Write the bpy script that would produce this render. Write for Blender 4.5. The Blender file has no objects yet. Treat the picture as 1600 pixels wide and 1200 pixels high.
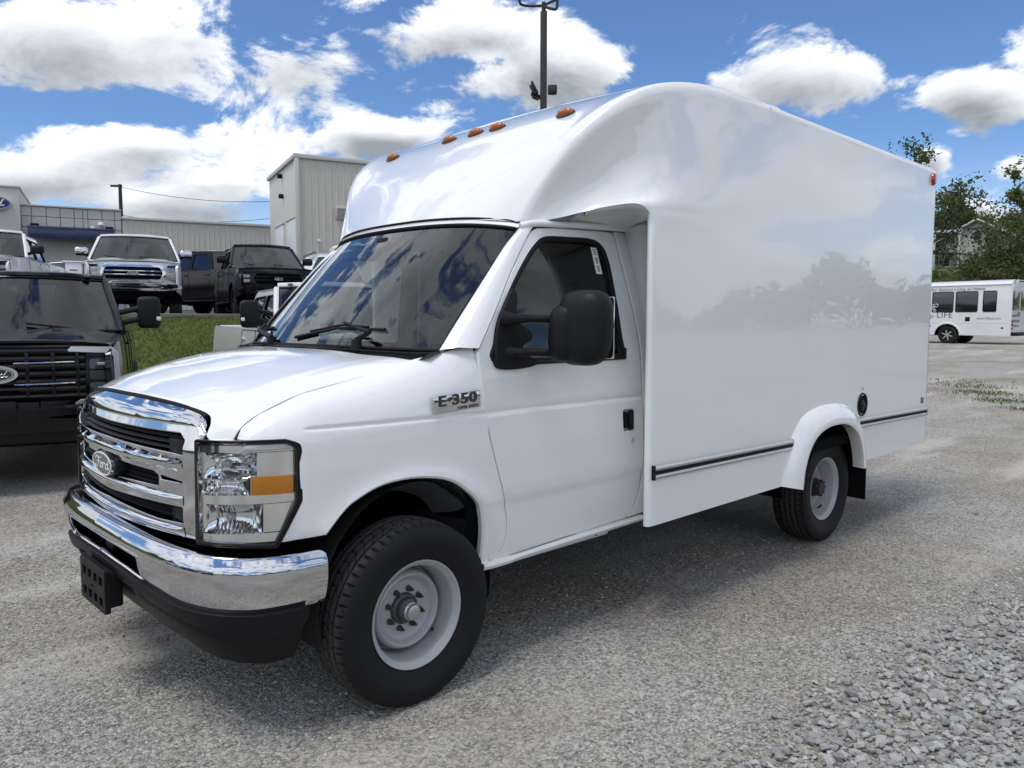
import bpy, bmesh, math, random
import numpy as np
from math import radians, sin, cos, pi, sqrt
from mathutils import Vector, Matrix
from mathutils.geometry import delaunay_2d_cdt

random.seed(7)
rng = np.random.default_rng(7)
S = bpy.context.scene
C = S.collection

# ------------------------------------------------------------------ camera
CAM = np.array([1.8497, 3.468, 1.5624])
YAW, PITCH, FPX = radians(226.09), radians(-4.687), 1210.25
cd = bpy.data.cameras.new('camera')
cd.sensor_width = 36.0
cd.lens = FPX / 1600 * 36
cd.clip_start = 0.05
cd.clip_end = 5000
cam = bpy.data.objects.new('camera', cd)
C.objects.link(cam)
cam.location = CAM
cam.rotation_euler = (pi / 2 + PITCH, 0, YAW - pi / 2)
S.camera = cam
S.render.resolution_x, S.render.resolution_y = 1024, 768

_f = np.array([cos(YAW) * cos(PITCH), sin(YAW) * cos(PITCH), sin(PITCH)])
_r = np.array([sin(YAW), -cos(YAW), 0.0])
_u = np.cross(_r, _f)


def at(px, py, depth):
    """a point of the place seen at a pixel of the 1600x1200 photograph, `depth` metres along the view axis"""
    return CAM + depth * (_f + _r * (px - 800) / FPX - _u * (py - 600) / FPX)


# ------------------------------------------------------------------ light
SUN_EL, SUN_BEAR = radians(67), radians(4)      # bearing: where the sun stands, from +x towards +y
SUN_DIR = np.array([cos(SUN_EL) * cos(SUN_BEAR), cos(SUN_EL) * sin(SUN_BEAR), sin(SUN_EL)])
sl = bpy.data.lights.new('sun', 'SUN')
sl.energy = 0.78
sl.angle = radians(20)
sl.color = (1.0, 0.965, 0.91)
sun = bpy.data.objects.new('sun', sl)
C.objects.link(sun)
sun.rotation_euler = Vector(-SUN_DIR).to_track_quat('-Z', 'Y').to_euler()

S.view_settings.view_transform = 'Standard'
S.view_settings.look = 'None'
S.view_settings.gamma = 1.0
S.view_settings.exposure = 1.26

W = bpy.data.worlds.new('World')
S.world = W
W.use_nodes = True
wt = W.node_tree
wt.nodes.clear()


class NT:
    """small helper to write node graphs as expressions"""

    def __init__(s, tree):
        s.t = tree

    def n(s, typ, _ins=None, **kw):
        nd = s.t.nodes.new(typ)
        for k, v in kw.items():
            setattr(nd, k, v)
        for k, v in (_ins or {}).items():
            s.set(nd.inputs[k], v)
        return nd

    def set(s, sock, v):
        if isinstance(v, bpy.types.NodeSocket):
            s.t.links.new(v, sock)
        elif isinstance(v, (tuple, list)) and len(v) == 3 and sock.type == 'RGBA':
            sock.default_value = (*v, 1)
        else:
            sock.default_value = v

    def m(s, op, a, b=0.0, c=0.0, clamp=False):
        nd = s.n('ShaderNodeMath', {0: a, 1: b, 2: c}, operation=op, use_clamp=clamp)
        return nd.outputs[0]

    def v(s, op, a, b=None, scale=None):
        nd = s.n('ShaderNodeVectorMath', operation=op)
        s.set(nd.inputs[0], a)
        if b is not None:
            s.set(nd.inputs[1], b)
        if scale is not None:
            s.set(nd.inputs['Scale'], scale)
        return nd.outputs['Value'] if op in ('LENGTH', 'DOT_PRODUCT', 'DISTANCE') else nd.outputs[0]

    def mix(s, f, a, b, blend='MIX'):
        nd = s.n('ShaderNodeMix', data_type='RGBA', blend_type=blend)
        s.set(nd.inputs[0], f)
        s.set(nd.inputs[6], a)
        s.set(nd.inputs[7], b)
        return nd.outputs[2]

    def noise(s, vec, scale, detail=4, rough=0.5, lac=2.0, dist=0.0):
        nd = s.n('ShaderNodeTexNoise', {'Vector': vec, 'Scale': scale, 'Detail': detail, 'Roughness': rough,
                                        'Lacunarity': lac, 'Distortion': dist})
        return nd.outputs[0]

    def ramp(s, f, stops, interp='LINEAR'):
        nd = s.n('ShaderNodeValToRGB', {0: f})
        cr_ = nd.color_ramp
        cr_.interpolation = interp
        while len(cr_.elements) < len(stops):
            cr_.elements.new(0.5)
        for e, (p, c) in zip(cr_.elements, stops):
            e.position = p
            e.color = (c, c, c, 1) if isinstance(c, (int, float)) else (*c, 1)
        return nd.outputs[0]

    def smooth(s, x, lo, hi):
        nd = s.n('ShaderNodeMapRange', {0: x, 1: lo, 2: hi, 3: 0.0, 4: 1.0}, interpolation_type='SMOOTHSTEP')
        return nd.outputs[0]


w = NT(wt)
SKY_STRENGTH = 0.14
sky = w.n('ShaderNodeTexSky', sky_type='NISHITA', sun_disc=False, sun_elevation=SUN_EL,
          sun_rotation=pi / 2 - SUN_BEAR, air_density=1.0, dust_density=0.6, ozone_density=2.0, altitude=300)
tc = w.n('ShaderNodeTexCoord').outputs['Generated']
dirn = w.v('NORMALIZE', tc)
sep = w.n('ShaderNodeSeparateXYZ', {0: dirn})
dz = sep.outputs[2]
# fair-weather cumulus: heaps that stand at fixed bearings where the photograph looks, broken up by noise;
# everywhere else the same kind of cloud by noise alone
zc = w.m('MAXIMUM', w.m('ADD', dz, 0.20), 0.05)
cp = w.n('ShaderNodeCombineXYZ', {0: w.m('DIVIDE', sep.outputs[0], zc), 1: w.m('DIVIDE', sep.outputs[1], zc), 2: 0.0}).outputs[0]
look = w.v('DOT_PRODUCT', dirn, tuple(_f))
lk = w.m('MAXIMUM', look, 0.2)
T2 = w.n('ShaderNodeCombineXYZ', {0: w.m('DIVIDE', w.v('DOT_PRODUCT', dirn, tuple(_r)), lk), 1: w.m('DIVIDE', w.v('DOT_PRODUCT', dirn, tuple(_u)), lk), 2: 0.0}).outputs[0]
heaps = [  # bearing of each heap as a pixel of the photograph, half width, half height, weight
    (110, 60, 240, 100, 1.0), (290, 70, 90, 38, .7), (20, 120, 90, 45, .6), (200, 232, 220, 42, .95), (60, 275, 200, 55, 1.0), (330, 292, 150, 42, .9), (250, 330, 300, 30, .7),
    (500, 80, 120, 60, .85), (690, 55, 190, 60, 1.0), (740, 125, 100, 45, .8), (890, 105, 130, 60, 1.0), (610, 215, 95, 24, .85), (640, 0, 260, 30, .5),
    (1280, 120, 150, 60, 1.0), (1130, 125, 60, 40, .7), (1390, 120, 60, 40, .7), (1540, 140, 100, 60, 1.0), (1595, 85, 60, 60, .8),
    (1462, 248, 30, 22, .9), (1590, 262, 40, 26, .8), (1545, 325, 80, 35, .7), (1330, 182, 70, 12, .5), (1040, 20, 130, 14, .35)]


def heap_field(sx, sy):
    fld = None
    for (hx, hy, hw, hh, wgt) in heaps:
        c_ = ((hx - sx - 800) / FPX, (600 - hy - sy) / FPX, 0)
        k_ = (FPX / hw, FPX / hh, 0)
        q_ = w.v('MULTIPLY', w.v('SUBTRACT', T2, c_), k_)
        g_ = w.m('MULTIPLY', w.m('EXPONENT', w.m('MULTIPLY', w.v('DOT_PRODUCT', q_, q_), -0.8)), wgt)
        fld = g_ if fld is None else w.m('MAXIMUM', fld, g_)
    return fld


inview = w.smooth(look, 0.66, 0.78)
gen = w.m('MULTIPLY', w.smooth(w.noise(cp, 0.8, 3, 0.5), 0.31, 0.56), 0.76)
outv = w.m('MULTIPLY', gen, w.m('SUBTRACT', 1.0, inview))
base = w.m('ADD', w.m('MULTIPLY', heap_field(0, 0), inview), outv)
lift = w.m('MULTIPLY', w.m('SUBTRACT', heap_field(14, 28), heap_field(-12, -28)), inview)


def cloud_noise(shift, fine):
    dsh = w.v('MULTIPLY', w.v('ADD', dirn, tuple(shift)), (1.0, 1.0, 1.75))
    n1 = w.noise(dsh, 6.4, 9 if fine else 5, 0.60, 2.15, 0.3)
    return w.m('MULTIPLY', w.m('SUBTRACT', n1, 0.5), 2.9)


n_here = cloud_noise((0, 0, 0), True)
n_up = cloud_noise(tuple(-_r * .014 + _u * .030), False)
dens = w.m('SUBTRACT', w.m('ADD', base, n_here), w.m('ADD', 0.38, w.m('MULTIPLY', inview, 0.06)))
mask = w.smooth(dens, -0.04, 0.26)
# tops and rims towards the sun are white, undersides and thick bodies grey
thick = w.smooth(dens, 0.10, 0.95)
relief = w.m('MULTIPLY', w.m('SUBTRACT', n_here, n_up), 0.62)
shade = w.m('SUBTRACT', w.m('ADD', 0.84, relief), w.m('ADD', w.m('MULTIPLY', lift, 1.15), w.m('MULTIPLY', thick, 0.52)), clamp=True)
cl_lit, cl_dark = (3.12, 3.24, 3.42), (1.0, 1.11, 1.26)
# overhead one looks at the grey bases; around the veiled sun the cloud glows
shade = w.m('MULTIPLY', shade, w.m('SUBTRACT', 1.0, w.m('MULTIPLY', w.smooth(dz, 0.45, 0.98), 0.5)))
glow = w.m('ADD', 1.0, w.m('MULTIPLY', w.smooth(w.v('DOT_PRODUCT', dirn, tuple(SUN_DIR)), -0.15, 0.95), 0.42))
ccol = w.v('SCALE', w.mix(shade, cl_dark, cl_lit), scale=glow)
skyc = w.mix(1.0, sky.outputs[0], (0.255, 0.33, 0.425), "MULTIPLY")
hz = w.smooth(dz, 0.22, 0.0)
skyc = w.mix(w.m('MULTIPLY', hz, 0.45), skyc, (2.9, 3.25, 3.7))
col = w.mix(mask, skyc, ccol)
bg = w.n('ShaderNodeBackground', {0: col, 1: SKY_STRENGTH})
w.n('ShaderNodeOutputWorld', {0: bg.outputs[0]})
W.cycles.sampling_method = 'MANUAL'
W.cycles.sample_map_resolution = 256
S.cycles.max_bounces = 7
S.cycles.diffuse_bounces = 3
S.cycles.glossy_bounces = 4
S.cycles.transmission_bounces = 4
S.cycles.transparent_max_bounces = 10
S.cycles.caustics_reflective = False
S.cycles.caustics_refractive = False
S.cycles.use_denoising = True

# ------------------------------------------------------------------ materials
MATS = {}


def mat(name, color=(.5, .5, .5), rough=.5, metal=0., coat=0., coat_rough=.04, spec=.5, bump=None, vary=None, emit=None, dirt=None):
    if name in MATS:
        return MATS[name]
    m = bpy.data.materials.new(name)
    m.use_nodes = True
    t = NT(m.node_tree)
    b = m.node_tree.nodes['Principled BSDF']
    b.inputs['Base Color'].default_value = (*color, 1)
    b.inputs['Roughness'].default_value = rough
    b.inputs['Metallic'].default_value = metal
    b.inputs['Coat Weight'].default_value = coat
    b.inputs['Coat Roughness'].default_value = coat_rough
    b.inputs['Specular IOR Level'].default_value = spec
    co = t.n('ShaderNodeTexCoord').outputs['Object']
    if vary:                                    # (scale, amount) mottled value
        n = t.noise(co, vary[0], 5, .6)
        f = t.m('ADD', t.m('MULTIPLY', t.m('SUBTRACT', n, .5), vary[1] * 2), 1.0)
        hs = t.n('ShaderNodeHueSaturation', {'Color': (*color, 1), 'Value': f})
        t.set(b.inputs['Base Color'], hs.outputs[0])
        t.set(b.inputs['Roughness'], t.m('ADD', t.m('MULTIPLY', t.m('SUBTRACT', n, .5), .25), rough, clamp=True))
    if dirt:                                    # (colour, amount): dust film thrown up by the road, patchy
        n = t.noise(co, 3.0, 6, .65)
        src = b.inputs['Base Color'].links[0].from_socket if b.inputs['Base Color'].links else (*color, 1)
        t.set(b.inputs['Base Color'], t.mix(t.m('MULTIPLY', t.smooth(n, .45, .75), dirt[1]), src, (*dirt[0], 1)))
    if bump:                                    # (scale, strength, distance)
        n = t.noise(co, bump[0], 3, .5)
        bp = t.n('ShaderNodeBump', {'Strength': bump[1], 'Distance': bump[2], 'Height': n})
        t.set(b.inputs['Normal'], bp.outputs[0])
    if emit:
        b.inputs['Emission Color'].default_value = (*emit[0], 1)
        b.inputs['Emission Strength'].default_value = emit[1]
    MATS[name] = m
    return m


def glass(name, tint=(.5, .55, .53), refl=1.0, rough=.0, ior=1.5, gain=1.1):
    """tinted pane: part of the light goes straight through, the rest mirrors the surroundings by Fresnel"""
    if name in MATS:
        return MATS[name]
    m = bpy.data.materials.new(name)
    m.use_nodes = True
    t = NT(m.node_tree)
    m.node_tree.nodes.remove(m.node_tree.nodes['Principled BSDF'])
    out = m.node_tree.nodes['Material Output']
    tr = t.n('ShaderNodeBsdfTransparent', {0: (*tint, 1)})
    gl = t.n('ShaderNodeBsdfGlossy', {'Color': (refl, refl, refl, 1), 'Roughness': rough})
    fr = t.n('ShaderNodeFresnel', {'IOR': ior})
    f = t.m('MULTIPLY', fr.outputs[0], gain, clamp=True)
    mx = t.n('ShaderNodeMixShader', {0: f, 1: tr.outputs[0], 2: gl.outputs[0]})
    t.set(out.inputs[0], mx.outputs[0])
    MATS[name] = m
    return m


PAINT = mat('white_paint', (.84, .845, .845), .22, coat=1.0, coat_rough=.03, bump=(900, .02, .0005))
GEL = mat('white_gelcoat', (.84, .85, .845), .16, coat=1.0, coat_rough=.02, bump=(5.0, .035, .02))
CHROME = mat('chrome', (.62, .63, .66), .035, 1.0)
CHROME_D = mat('chrome_bumper', (.60, .61, .635), .07, 1.0, bump=(7, .05, .01))
BLACKP = mat('black_plastic', (.0085, .0085, .0095), .50, spec=.22, vary=(30, .12), bump=(700, .15, .001))
BLACKM = mat('black_matte', (.004, .004, .004), .9, spec=.08)
BLACKG = mat('black_gloss', (.005, .005, .006), .10, spec=.3)
RUBBER = mat('rubber_seal', (.008, .008, .008), .65, spec=.2)
TYRE = mat('tyre_rubber', (.0095, .0095, .010), .66, spec=.25, vary=(14, .35), bump=(220, .25, .002))


def dusty_tread(m):
    """road dust worn into the running surface, which is the outermost ring of the tyre"""
    t = NT(m.node_tree)
    b = m.node_tree.nodes['Principled BSDF']
    co = t.n('ShaderNodeTexCoord').outputs['Object']
    sp = t.n('ShaderNodeSeparateXYZ', {0: co})
    rad = t.m('SQRT', t.m('ADD', t.m('POWER', sp.outputs[0], 2.0), t.m('POWER', sp.outputs[2], 2.0)))
    n = t.noise(co, 40, 4, .7)
    f = t.m('MULTIPLY', t.smooth(rad, .366, .378), t.m('ADD', .25, t.m('MULTIPLY', n, .75)))
    src = b.inputs['Base Color'].links[0].from_socket
    t.set(b.inputs['Base Color'], t.mix(f, src, (.085, .082, .076, 1)))


dusty_tread(TYRE)
STEEL = mat('grey_steel_wheel', (.41, .425, .43), .42, .15, vary=(9, .06), dirt=((.30, .29, .27), .15))
DSTEEL = mat('dark_steel', (.045, .043, .042), .5, .6, vary=(25, .4))
RUST = mat('rusty_steel', (.09, .05, .03), .75, .3, vary=(30, .5))
ALU = mat('aluminium', (.58, .59, .60), .38, .9, vary=(20, .06))
AMBER = mat('amber_lens', (1.0, .36, .015), .40, .55)
AMBER_D = mat('amber_marker', (.42, .105, .018), .22, coat=.5)
REDL = mat('red_lens', (.30, .008, .010), .14, coat=1.0)
WS = glass('windshield_glass', (.62, .70, .67), gain=1.45)
SIDEG = glass('side_glass', (.42, .47, .46))
LENS = glass('clear_lens', (.95, .96, .96))
INT_D = mat('interior_dark', (.035, .036, .04), .7)
INT_G = mat('interior_grey', (.12, .125, .13), .8, vary=(12, .2))
PAPER = mat('paper', (.8, .8, .78), .6)
INK = mat('ink', (.03, .03, .035), .6)
NAVY = mat('emblem_black', (.006, .007, .010), .15, coat=1.0)
WHITEM = mat('white_enamel', (.82, .83, .84), .3)
LINER = mat('wheel_liner', (.014, .0145, .015), .75, spec=.2, vary=(10, .3))

# ------------------------------------------------------------------ geometry helpers


def cr(P, n):
    """Catmull-Rom through the points, n samples"""
    P = np.array(P, float)
    t = np.linspace(0, len(P) - 1, n)
    i = np.clip(t.astype(int), 0, len(P) - 2)
    u = (t - i)[:, None]
    Q = np.vstack([2 * P[0] - P[1], P, 2 * P[-1] - P[-2]])
    a, b, c, d = Q[i], Q[i + 1], Q[i + 2], Q[i + 3]
    return .5 * (2 * b + (c - a) * u + (2 * a - 5 * b + 4 * c - d) * u * u + (3 * b - a - 3 * c + d) * u ** 3)


def smooth_loop(P, per=6):
    """closed rounded loop through points"""
    P = np.array(P, float)
    k = len(P)
    out = []
    for i in range(k):
        a, b, c, d = P[i - 1], P[i], P[(i + 1) % k], P[(i + 2) % k]
        for j in range(per):
            u = j / per
            out.append(.5 * (2 * b + (c - a) * u + (2 * a - 5 * b + 4 * c - d) * u * u + (3 * b - a - 3 * c + d) * u ** 3))
    return np.array(out)


def round_poly(P, r, seg=4):
    """polygon with its corners rounded by radius r (number or list)"""
    P = [np.array(p, float) for p in P]
    out = []
    for i, b in enumerate(P):
        a, c = P[i - 1], P[(i + 1) % len(P)]
        ri = r[i] if isinstance(r, (list, tuple)) else r
        u, v = a - b, c - b
        lu, lv = np.linalg.norm(u), np.linalg.norm(v)
        u, v = u / lu, v / lv
        cosang = np.clip(u @ v, -1, 1)
        ang = math.acos(cosang)
        if ri <= 0 or ang > 3.05:
            out.append(b)
            continue
        d = min(ri / math.tan(ang / 2), lu * .48, lv * .48)
        p, q = b + u * d, b + v * d
        for j in range(seg + 1):
            t = j / seg
            out.append((1 - t) ** 2 * p + 2 * t * (1 - t) * b + t * t * q)
    return np.array(out)


def mesh(name, V, F, m, parent=None, smooth=True, normals=None, angle=40):
    me = bpy.data.meshes.new(name)
    me.from_pydata([tuple(map(float, v)) for v in V], [], [tuple(map(int, f)) for f in F])
    if m is not None:
        me.materials.append(m)
    if smooth:
        me.polygons.foreach_set('use_smooth', [True] * len(me.polygons))
        if normals is not None:
            me.normals_split_custom_set_from_vertices([tuple(map(float, n)) for n in normals])
        elif angle:
            me.set_sharp_from_angle(angle=radians(angle))
    me.update()
    o = bpy.data.objects.new(name, me)
    C.objects.link(o)
    o.parent = parent
    return o


def flipy(V):
    V = np.array(V, float)
    V[:, 1] *= -1
    return V


class MB:
    """collects shapes, then builds ONE mesh"""

    def __init__(s):
        s.V, s.F = [], []

    def add(s, VF, M=None):
        V, F = VF
        o = len(s.V)
        for v in V:
            s.V.append(tuple(M @ Vector(v)) if M is not None else tuple(v))
        s.F += [tuple(i + o for i in f) for f in F]
        return s

    def build(s, name, m, parent=None, smooth=True, mirror=False, angle=40):
        if mirror:
            return mesh(name, flipy(s.V), [f[::-1] for f in s.F], m, parent, smooth, angle=angle)
        return mesh(name, s.V, s.F, m, parent, smooth, angle=angle)


def boxg(c, size, bev=0.0, seg=2):
    bm = bmesh.new()
    bmesh.ops.create_cube(bm, size=1)
    bmesh.ops.scale(bm, vec=size, verts=bm.verts)
    if bev > 0:
        bmesh.ops.bevel(bm, geom=bm.edges[:], offset=min(bev, .49 * min(size)), segments=seg, affect='EDGES', profile=.5)
    bmesh.ops.translate(bm, vec=c, verts=bm.verts)
    V = [tuple(v.co) for v in bm.verts]
    bm.verts.index_update()
    F = [tuple(v.index for v in f.verts) for f in bm.faces]
    bm.free()
    return V, F


def tubeg(P, r, n=8, caps=True, flat=None):
    """tube along points; r number or list; flat=(a,b) squashes the section"""
    P = [Vector(p) for p in P]
    rs = [float(q) for q in r] if isinstance(r, (list, tuple, np.ndarray)) else [float(r)] * len(P)
    V, F = [], []
    ref = None
    for i, p in enumerate(P):
        t = (P[min(i + 1, len(P) - 1)] - P[max(i - 1, 0)]).normalized()
        if ref is None:
            ref = Vector((0, 0, 1)) if abs(t.z) < .9 else Vector((1, 0, 0))
        x = t.cross(ref).normalized()
        y = x.cross(t).normalized()
        ref = y
        for k in range(n):
            a = 2 * pi * k / n
            fa, fb = flat or (1, 1)
            V.append(tuple(p + rs[i] * (x * cos(a) * fa + y * sin(a) * fb)))
    for i in range(len(P) - 1):
        for k in range(n):
            F.append((i * n + k, i * n + (k + 1) % n, (i + 1) * n + (k + 1) % n, (i + 1) * n + k))
    if caps:
        F.append(tuple(range(n))[::-1])
        F.append(tuple((len(P) - 1) * n + k for k in range(n)))
    return V, F


def latheg(prof, n=48, axis='y', close=False):
    """prof: list of (radius, along)"""
    V, F = [], []
    k = len(prof)
    for j in range(n):
        a = 2 * pi * j / n
        for (r, t) in prof:
            if axis == 'y':
                V.append((r * cos(a), t, r * sin(a)))
            elif axis == 'x':
                V.append((t, r * cos(a), r * sin(a)))
            else:
                V.append((r * cos(a), r * sin(a), t))
    for j in range(n):
        for i in range(k - 1):
            q = (j * k + i, j * k + i + 1, ((j + 1) % n) * k + i + 1, ((j + 1) % n) * k + i)
            F.append(q if axis == 'y' else q[::-1])
    return V, F


def gridg(ctrl, nu, nv, closed_v=False):
    """smooth surface through a grid of control points ctrl[row][col]"""
    A = np.array(ctrl, float)
    R1 = np.array([cr(A[i], nv) for i in range(A.shape[0])])
    G = np.array([cr(R1[:, j], nu) for j in range(nv)]).transpose(1, 0, 2)
    V = G.reshape(-1, 3)
    F = [(i * nv + j, i * nv + j + 1, (i + 1) * nv + j + 1, (i + 1) * nv + j) for i in range(nu - 1) for j in range(nv - 1)]
    return V, F


def rawgrid(G):
    G = np.array(G, float)
    nu, nv = G.shape[:2]
    F = [(i * nv + j, i * nv + j + 1, (i + 1) * nv + j + 1, (i + 1) * nv + j) for i in range(nu - 1) for j in range(nv - 1)]
    return G.reshape(-1, 3), F


def orient(V, F, out):
    """flip faces so that they look along `out` (vector) on average"""
    V = np.array(V, float)
    s = 0
    for f in F[::max(1, len(F) // 50)]:
        n = np.cross(V[f[1]] - V[f[0]], V[f[2]] - V[f[0]])
        s += n @ np.array(out)
    return V, (F if s > 0 else [f[::-1] for f in F])


def solid(VF, t):
    """give a sheet thickness t against its normals, closing the rim"""
    V, F = VF
    V = np.array(V, float)
    N = np.zeros_like(V)
    for f in F:
        n = np.cross(V[f[1]] - V[f[0]], V[f[-1]] - V[f[0]])
        for i in f:
            N[i] += n
    N /= np.maximum(np.linalg.norm(N, axis=1, keepdims=True), 1e-12)
    k = len(V)
    V2 = np.vstack([V, V - N * t])
    F2 = list(F) + [tuple(i + k for i in f[::-1]) for f in F]
    cnt = {}
    for f in F:
        for a, b in zip(f, f[1:] + f[:1]):
            cnt[(a, b)] = cnt.get((a, b), 0) + 1
    for (a, b) in cnt:
        if (b, a) not in cnt:
            F2.append((b, a, a + k, b + k))
    return V2, F2


def resample(loop, step):
    loop = np.array(loop, float)
    out = []
    for i in range(len(loop)):
        a, b = loop[i], loop[(i + 1) % len(loop)]
        L = np.linalg.norm(b - a)
        n = max(1, int(math.ceil(L / step)))
        for k in range(n):
            out.append(a + (b - a) * k / n)
    return np.array(out)


def inside(P, loop):
    """even-odd test for an array of points"""
    P = np.atleast_2d(P)
    x, y = P[:, 0], P[:, 1]
    r = np.zeros(len(P), bool)
    L = np.array(loop)
    for i in range(len(L)):
        x0, y0 = L[i]
        x1, y1 = L[(i + 1) % len(L)]
        if y0 == y1:
            continue
        c = (y0 > y) != (y1 > y)
        r ^= c & (x < (x1 - x0) * (y - y0) / (y1 - y0) + x0)
    return r


def segdist(P, loop):
    P = np.atleast_2d(P)
    d = np.full(len(P), 1e9)
    L = np.array(loop)
    for i in range(len(L)):
        a, b = L[i], L[(i + 1) % len(L)]
        ab = b - a
        t = np.clip(((P - a) @ ab) / max(ab @ ab, 1e-12), 0, 1)
        d = np.minimum(d, np.linalg.norm(P - (a + t[:, None] * ab), axis=1))
    return d


def panelg(fn, outline, holes=(), step=.03, out=(0, 1, 0), thick=.012, lines=()):
    """trimmed curved panel: fn maps (u, v) to a 3-D point; returns V, F, N with a folded rim of depth `thick`"""
    loops = [resample(outline, step)] + [resample(h, step) for h in holes]
    O = loops[0]
    lo, hi = O.min(0), O.max(0)
    gu = np.arange(lo[0] + step * .5, hi[0], step)
    gv = np.arange(lo[1] + step * .5, hi[1], step)
    G = np.array([(a, b) for a in gu for b in gv]) if len(gu) and len(gv) else np.zeros((0, 2))
    if len(G):
        ok = inside(G, O)
        for h in loops[1:]:
            ok &= ~inside(G, h)
        G = G[ok]
    for l in loops:
        if len(G):
            G = G[segdist(G, l) > step * .45]
    LN = []
    for l in lines:
        l = np.array(l, float)
        l = l[inside(l, O)]
        for h in loops[1:]:
            l = l[~inside(l, h)]
        for lp_ in loops:
            l = l[segdist(l, lp_) > step * .12]
        LN.append(l)
        if len(G):
            G = G[np.abs(G[:, None, :] - l[None]).max(2).min(1) > step * .35]
    pts = [Vector(p) for l in loops for p in l] + [Vector(p) for l in LN for p in l] + [Vector(p) for p in G]
    edges = []
    o = 0
    for l in loops:
        n = len(l)
        edges += [(o + i, o + (i + 1) % n) for i in range(n)]
        o += n
    for l in LN:
        edges += [(o + i, o + i + 1) for i in range(len(l) - 1) if np.linalg.norm(l[i + 1] - l[i]) < step * 1.5]
        o += len(l)
    vs, es, fs, ov, oe, of = delaunay_2d_cdt(pts, edges, [], 0, 1e-7)
    P2 = np.array([(v.x, v.y) for v in vs])
    cen = np.array([P2[list(f)].mean(0) for f in fs])
    ok = inside(cen, O)
    for h in loops[1:]:
        ok &= ~inside(cen, h)
    F = [tuple(f) for f, k in zip(fs, ok) if k]
    V = np.array([fn(p[0], p[1]) for p in P2], float)
    e = 1e-3
    Du = np.array([fn(p[0] + e, p[1]) for p in P2]) - np.array([fn(p[0] - e, p[1]) for p in P2])
    Dv = np.array([fn(p[0], p[1] + e) for p in P2]) - np.array([fn(p[0], p[1] - e) for p in P2])
    N = np.cross(Du, Dv)
    N /= np.maximum(np.linalg.norm(N, axis=1, keepdims=True), 1e-12)
    if (N @ np.array(out)).mean() < 0:
        N = -N
    f0 = []
    for f in F:
        n = np.cross(V[f[1]] - V[f[0]], V[f[2]] - V[f[0]])
        f0.append(f if n @ N[f[0]] > 0 else f[::-1])
    F = f0
    V, N = list(V), list(N)
    if thick:
        he = {(a, b) for f in F for a, b in zip(f, f[1:] + f[:1])}
        rim = [(a, b) for (a, b) in he if (b, a) not in he]
        idx = {}
        side = {}
        for a, b in rim:
            s_ = np.cross(np.array(V[b]) - np.array(V[a]), N[a])
            s_ = s_ / max(np.linalg.norm(s_), 1e-9)
            for q in (a, b):
                side[q] = side.get(q, 0) + s_
        for q in list(side):
            s_ = side[q] / max(np.linalg.norm(side[q]), 1e-9)
            nn = np.array(N[q])
            i0 = len(V)
            r_ = min(.004, thick * .4)
            V.append(np.array(V[q]) + s_ * r_ * .7 - nn * r_ * .35)
            N.append((nn + s_) / np.linalg.norm(nn + s_))
            V.append(np.array(V[q]) + s_ * r_ - nn * r_ * 1.2)
            N.append(s_)
            V.append(np.array(V[q]) + s_ * r_ - nn * thick)
            N.append(s_)
            idx[q] = i0
        for a, b in rim:
            ia, ib = idx[a], idx[b]
            F += [(b, a, ia, ib), (ib, ia, ia + 1, ib + 1), (ib + 1, ia + 1, ia + 2, ib + 2)]
    return np.array(V), F, np.array(N)


def panel(name, fn, outline, holes, m, parent, step=.03, out=(0, 1, 0), thick=.012, mirror=False, lines=()):
    V, F, N = panelg(fn, outline, holes, step, out, thick, lines)
    objs = [mesh(name, V, F, m, parent, True, N)]
    if mirror:
        objs.append(mesh(name, flipy(V), [f[::-1] for f in F], m, parent, True, flipy(N)))
    return objs


def both(mb, name, m, parent, **k):
    return mb.build(name, m, parent, **k), mb.build(name, m, parent, mirror=True, **k)


def empty(name, loc=(0, 0, 0), rz=0.0, label=None, cat=None, group=None):
    o = bpy.data.objects.new(name, None)
    C.objects.link(o)
    o.location = loc
    o.rotation_euler = (0, 0, rz)
    o.empty_display_size = .2
    tag(o, label, cat, group)
    return o


def tag(o, label=None, cat=None, group=None, kind=None):
    if label:
        o['label'] = label
    if cat:
        o['category'] = cat
    if group:
        o['group'] = group
    if kind:
        o['kind'] = kind
    return o


def copy_tree(o, parent=None):
    c = o.copy()
    C.objects.link(c)
    c.parent = parent
    for ch in o.children:
        copy_tree(ch, c)
    return c


def textg(s, size, depth=.004, spacing=1.0, shear=0.0, bold=0.0):
    """lettering as raised mesh in the xy plane, centred"""
    cu = bpy.data.curves.new('t', 'FONT')
    cu.body = s
    cu.size = size
    cu.extrude = depth / 2
    cu.space_character = spacing
    cu.shear = shear
    cu.offset = bold
    cu.align_x = 'CENTER'
    cu.align_y = 'CENTER'
    cu.resolution_u = 3
    o = bpy.data.objects.new('t', cu)
    C.objects.link(o)
    bpy.context.view_layer.update()
    me = bpy.data.meshes.new_from_object(o)
    V = [tuple(v.co) for v in me.vertices]
    F = [tuple(p.vertices) for p in me.polygons]
    bpy.data.objects.remove(o)
    bpy.data.curves.remove(cu)
    bpy.data.meshes.remove(me)
    return V, F


def frame(o, xdir, ydir):
    """matrix that lays the xy plane on the given axes at o"""
    x = Vector(xdir).normalized()
    z = x.cross(Vector(ydir)).normalized()
    y = z.cross(x)
    M = Matrix((x, y, z)).transposed().to_4x4()
    M.translation = Vector(o)
    return M


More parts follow.
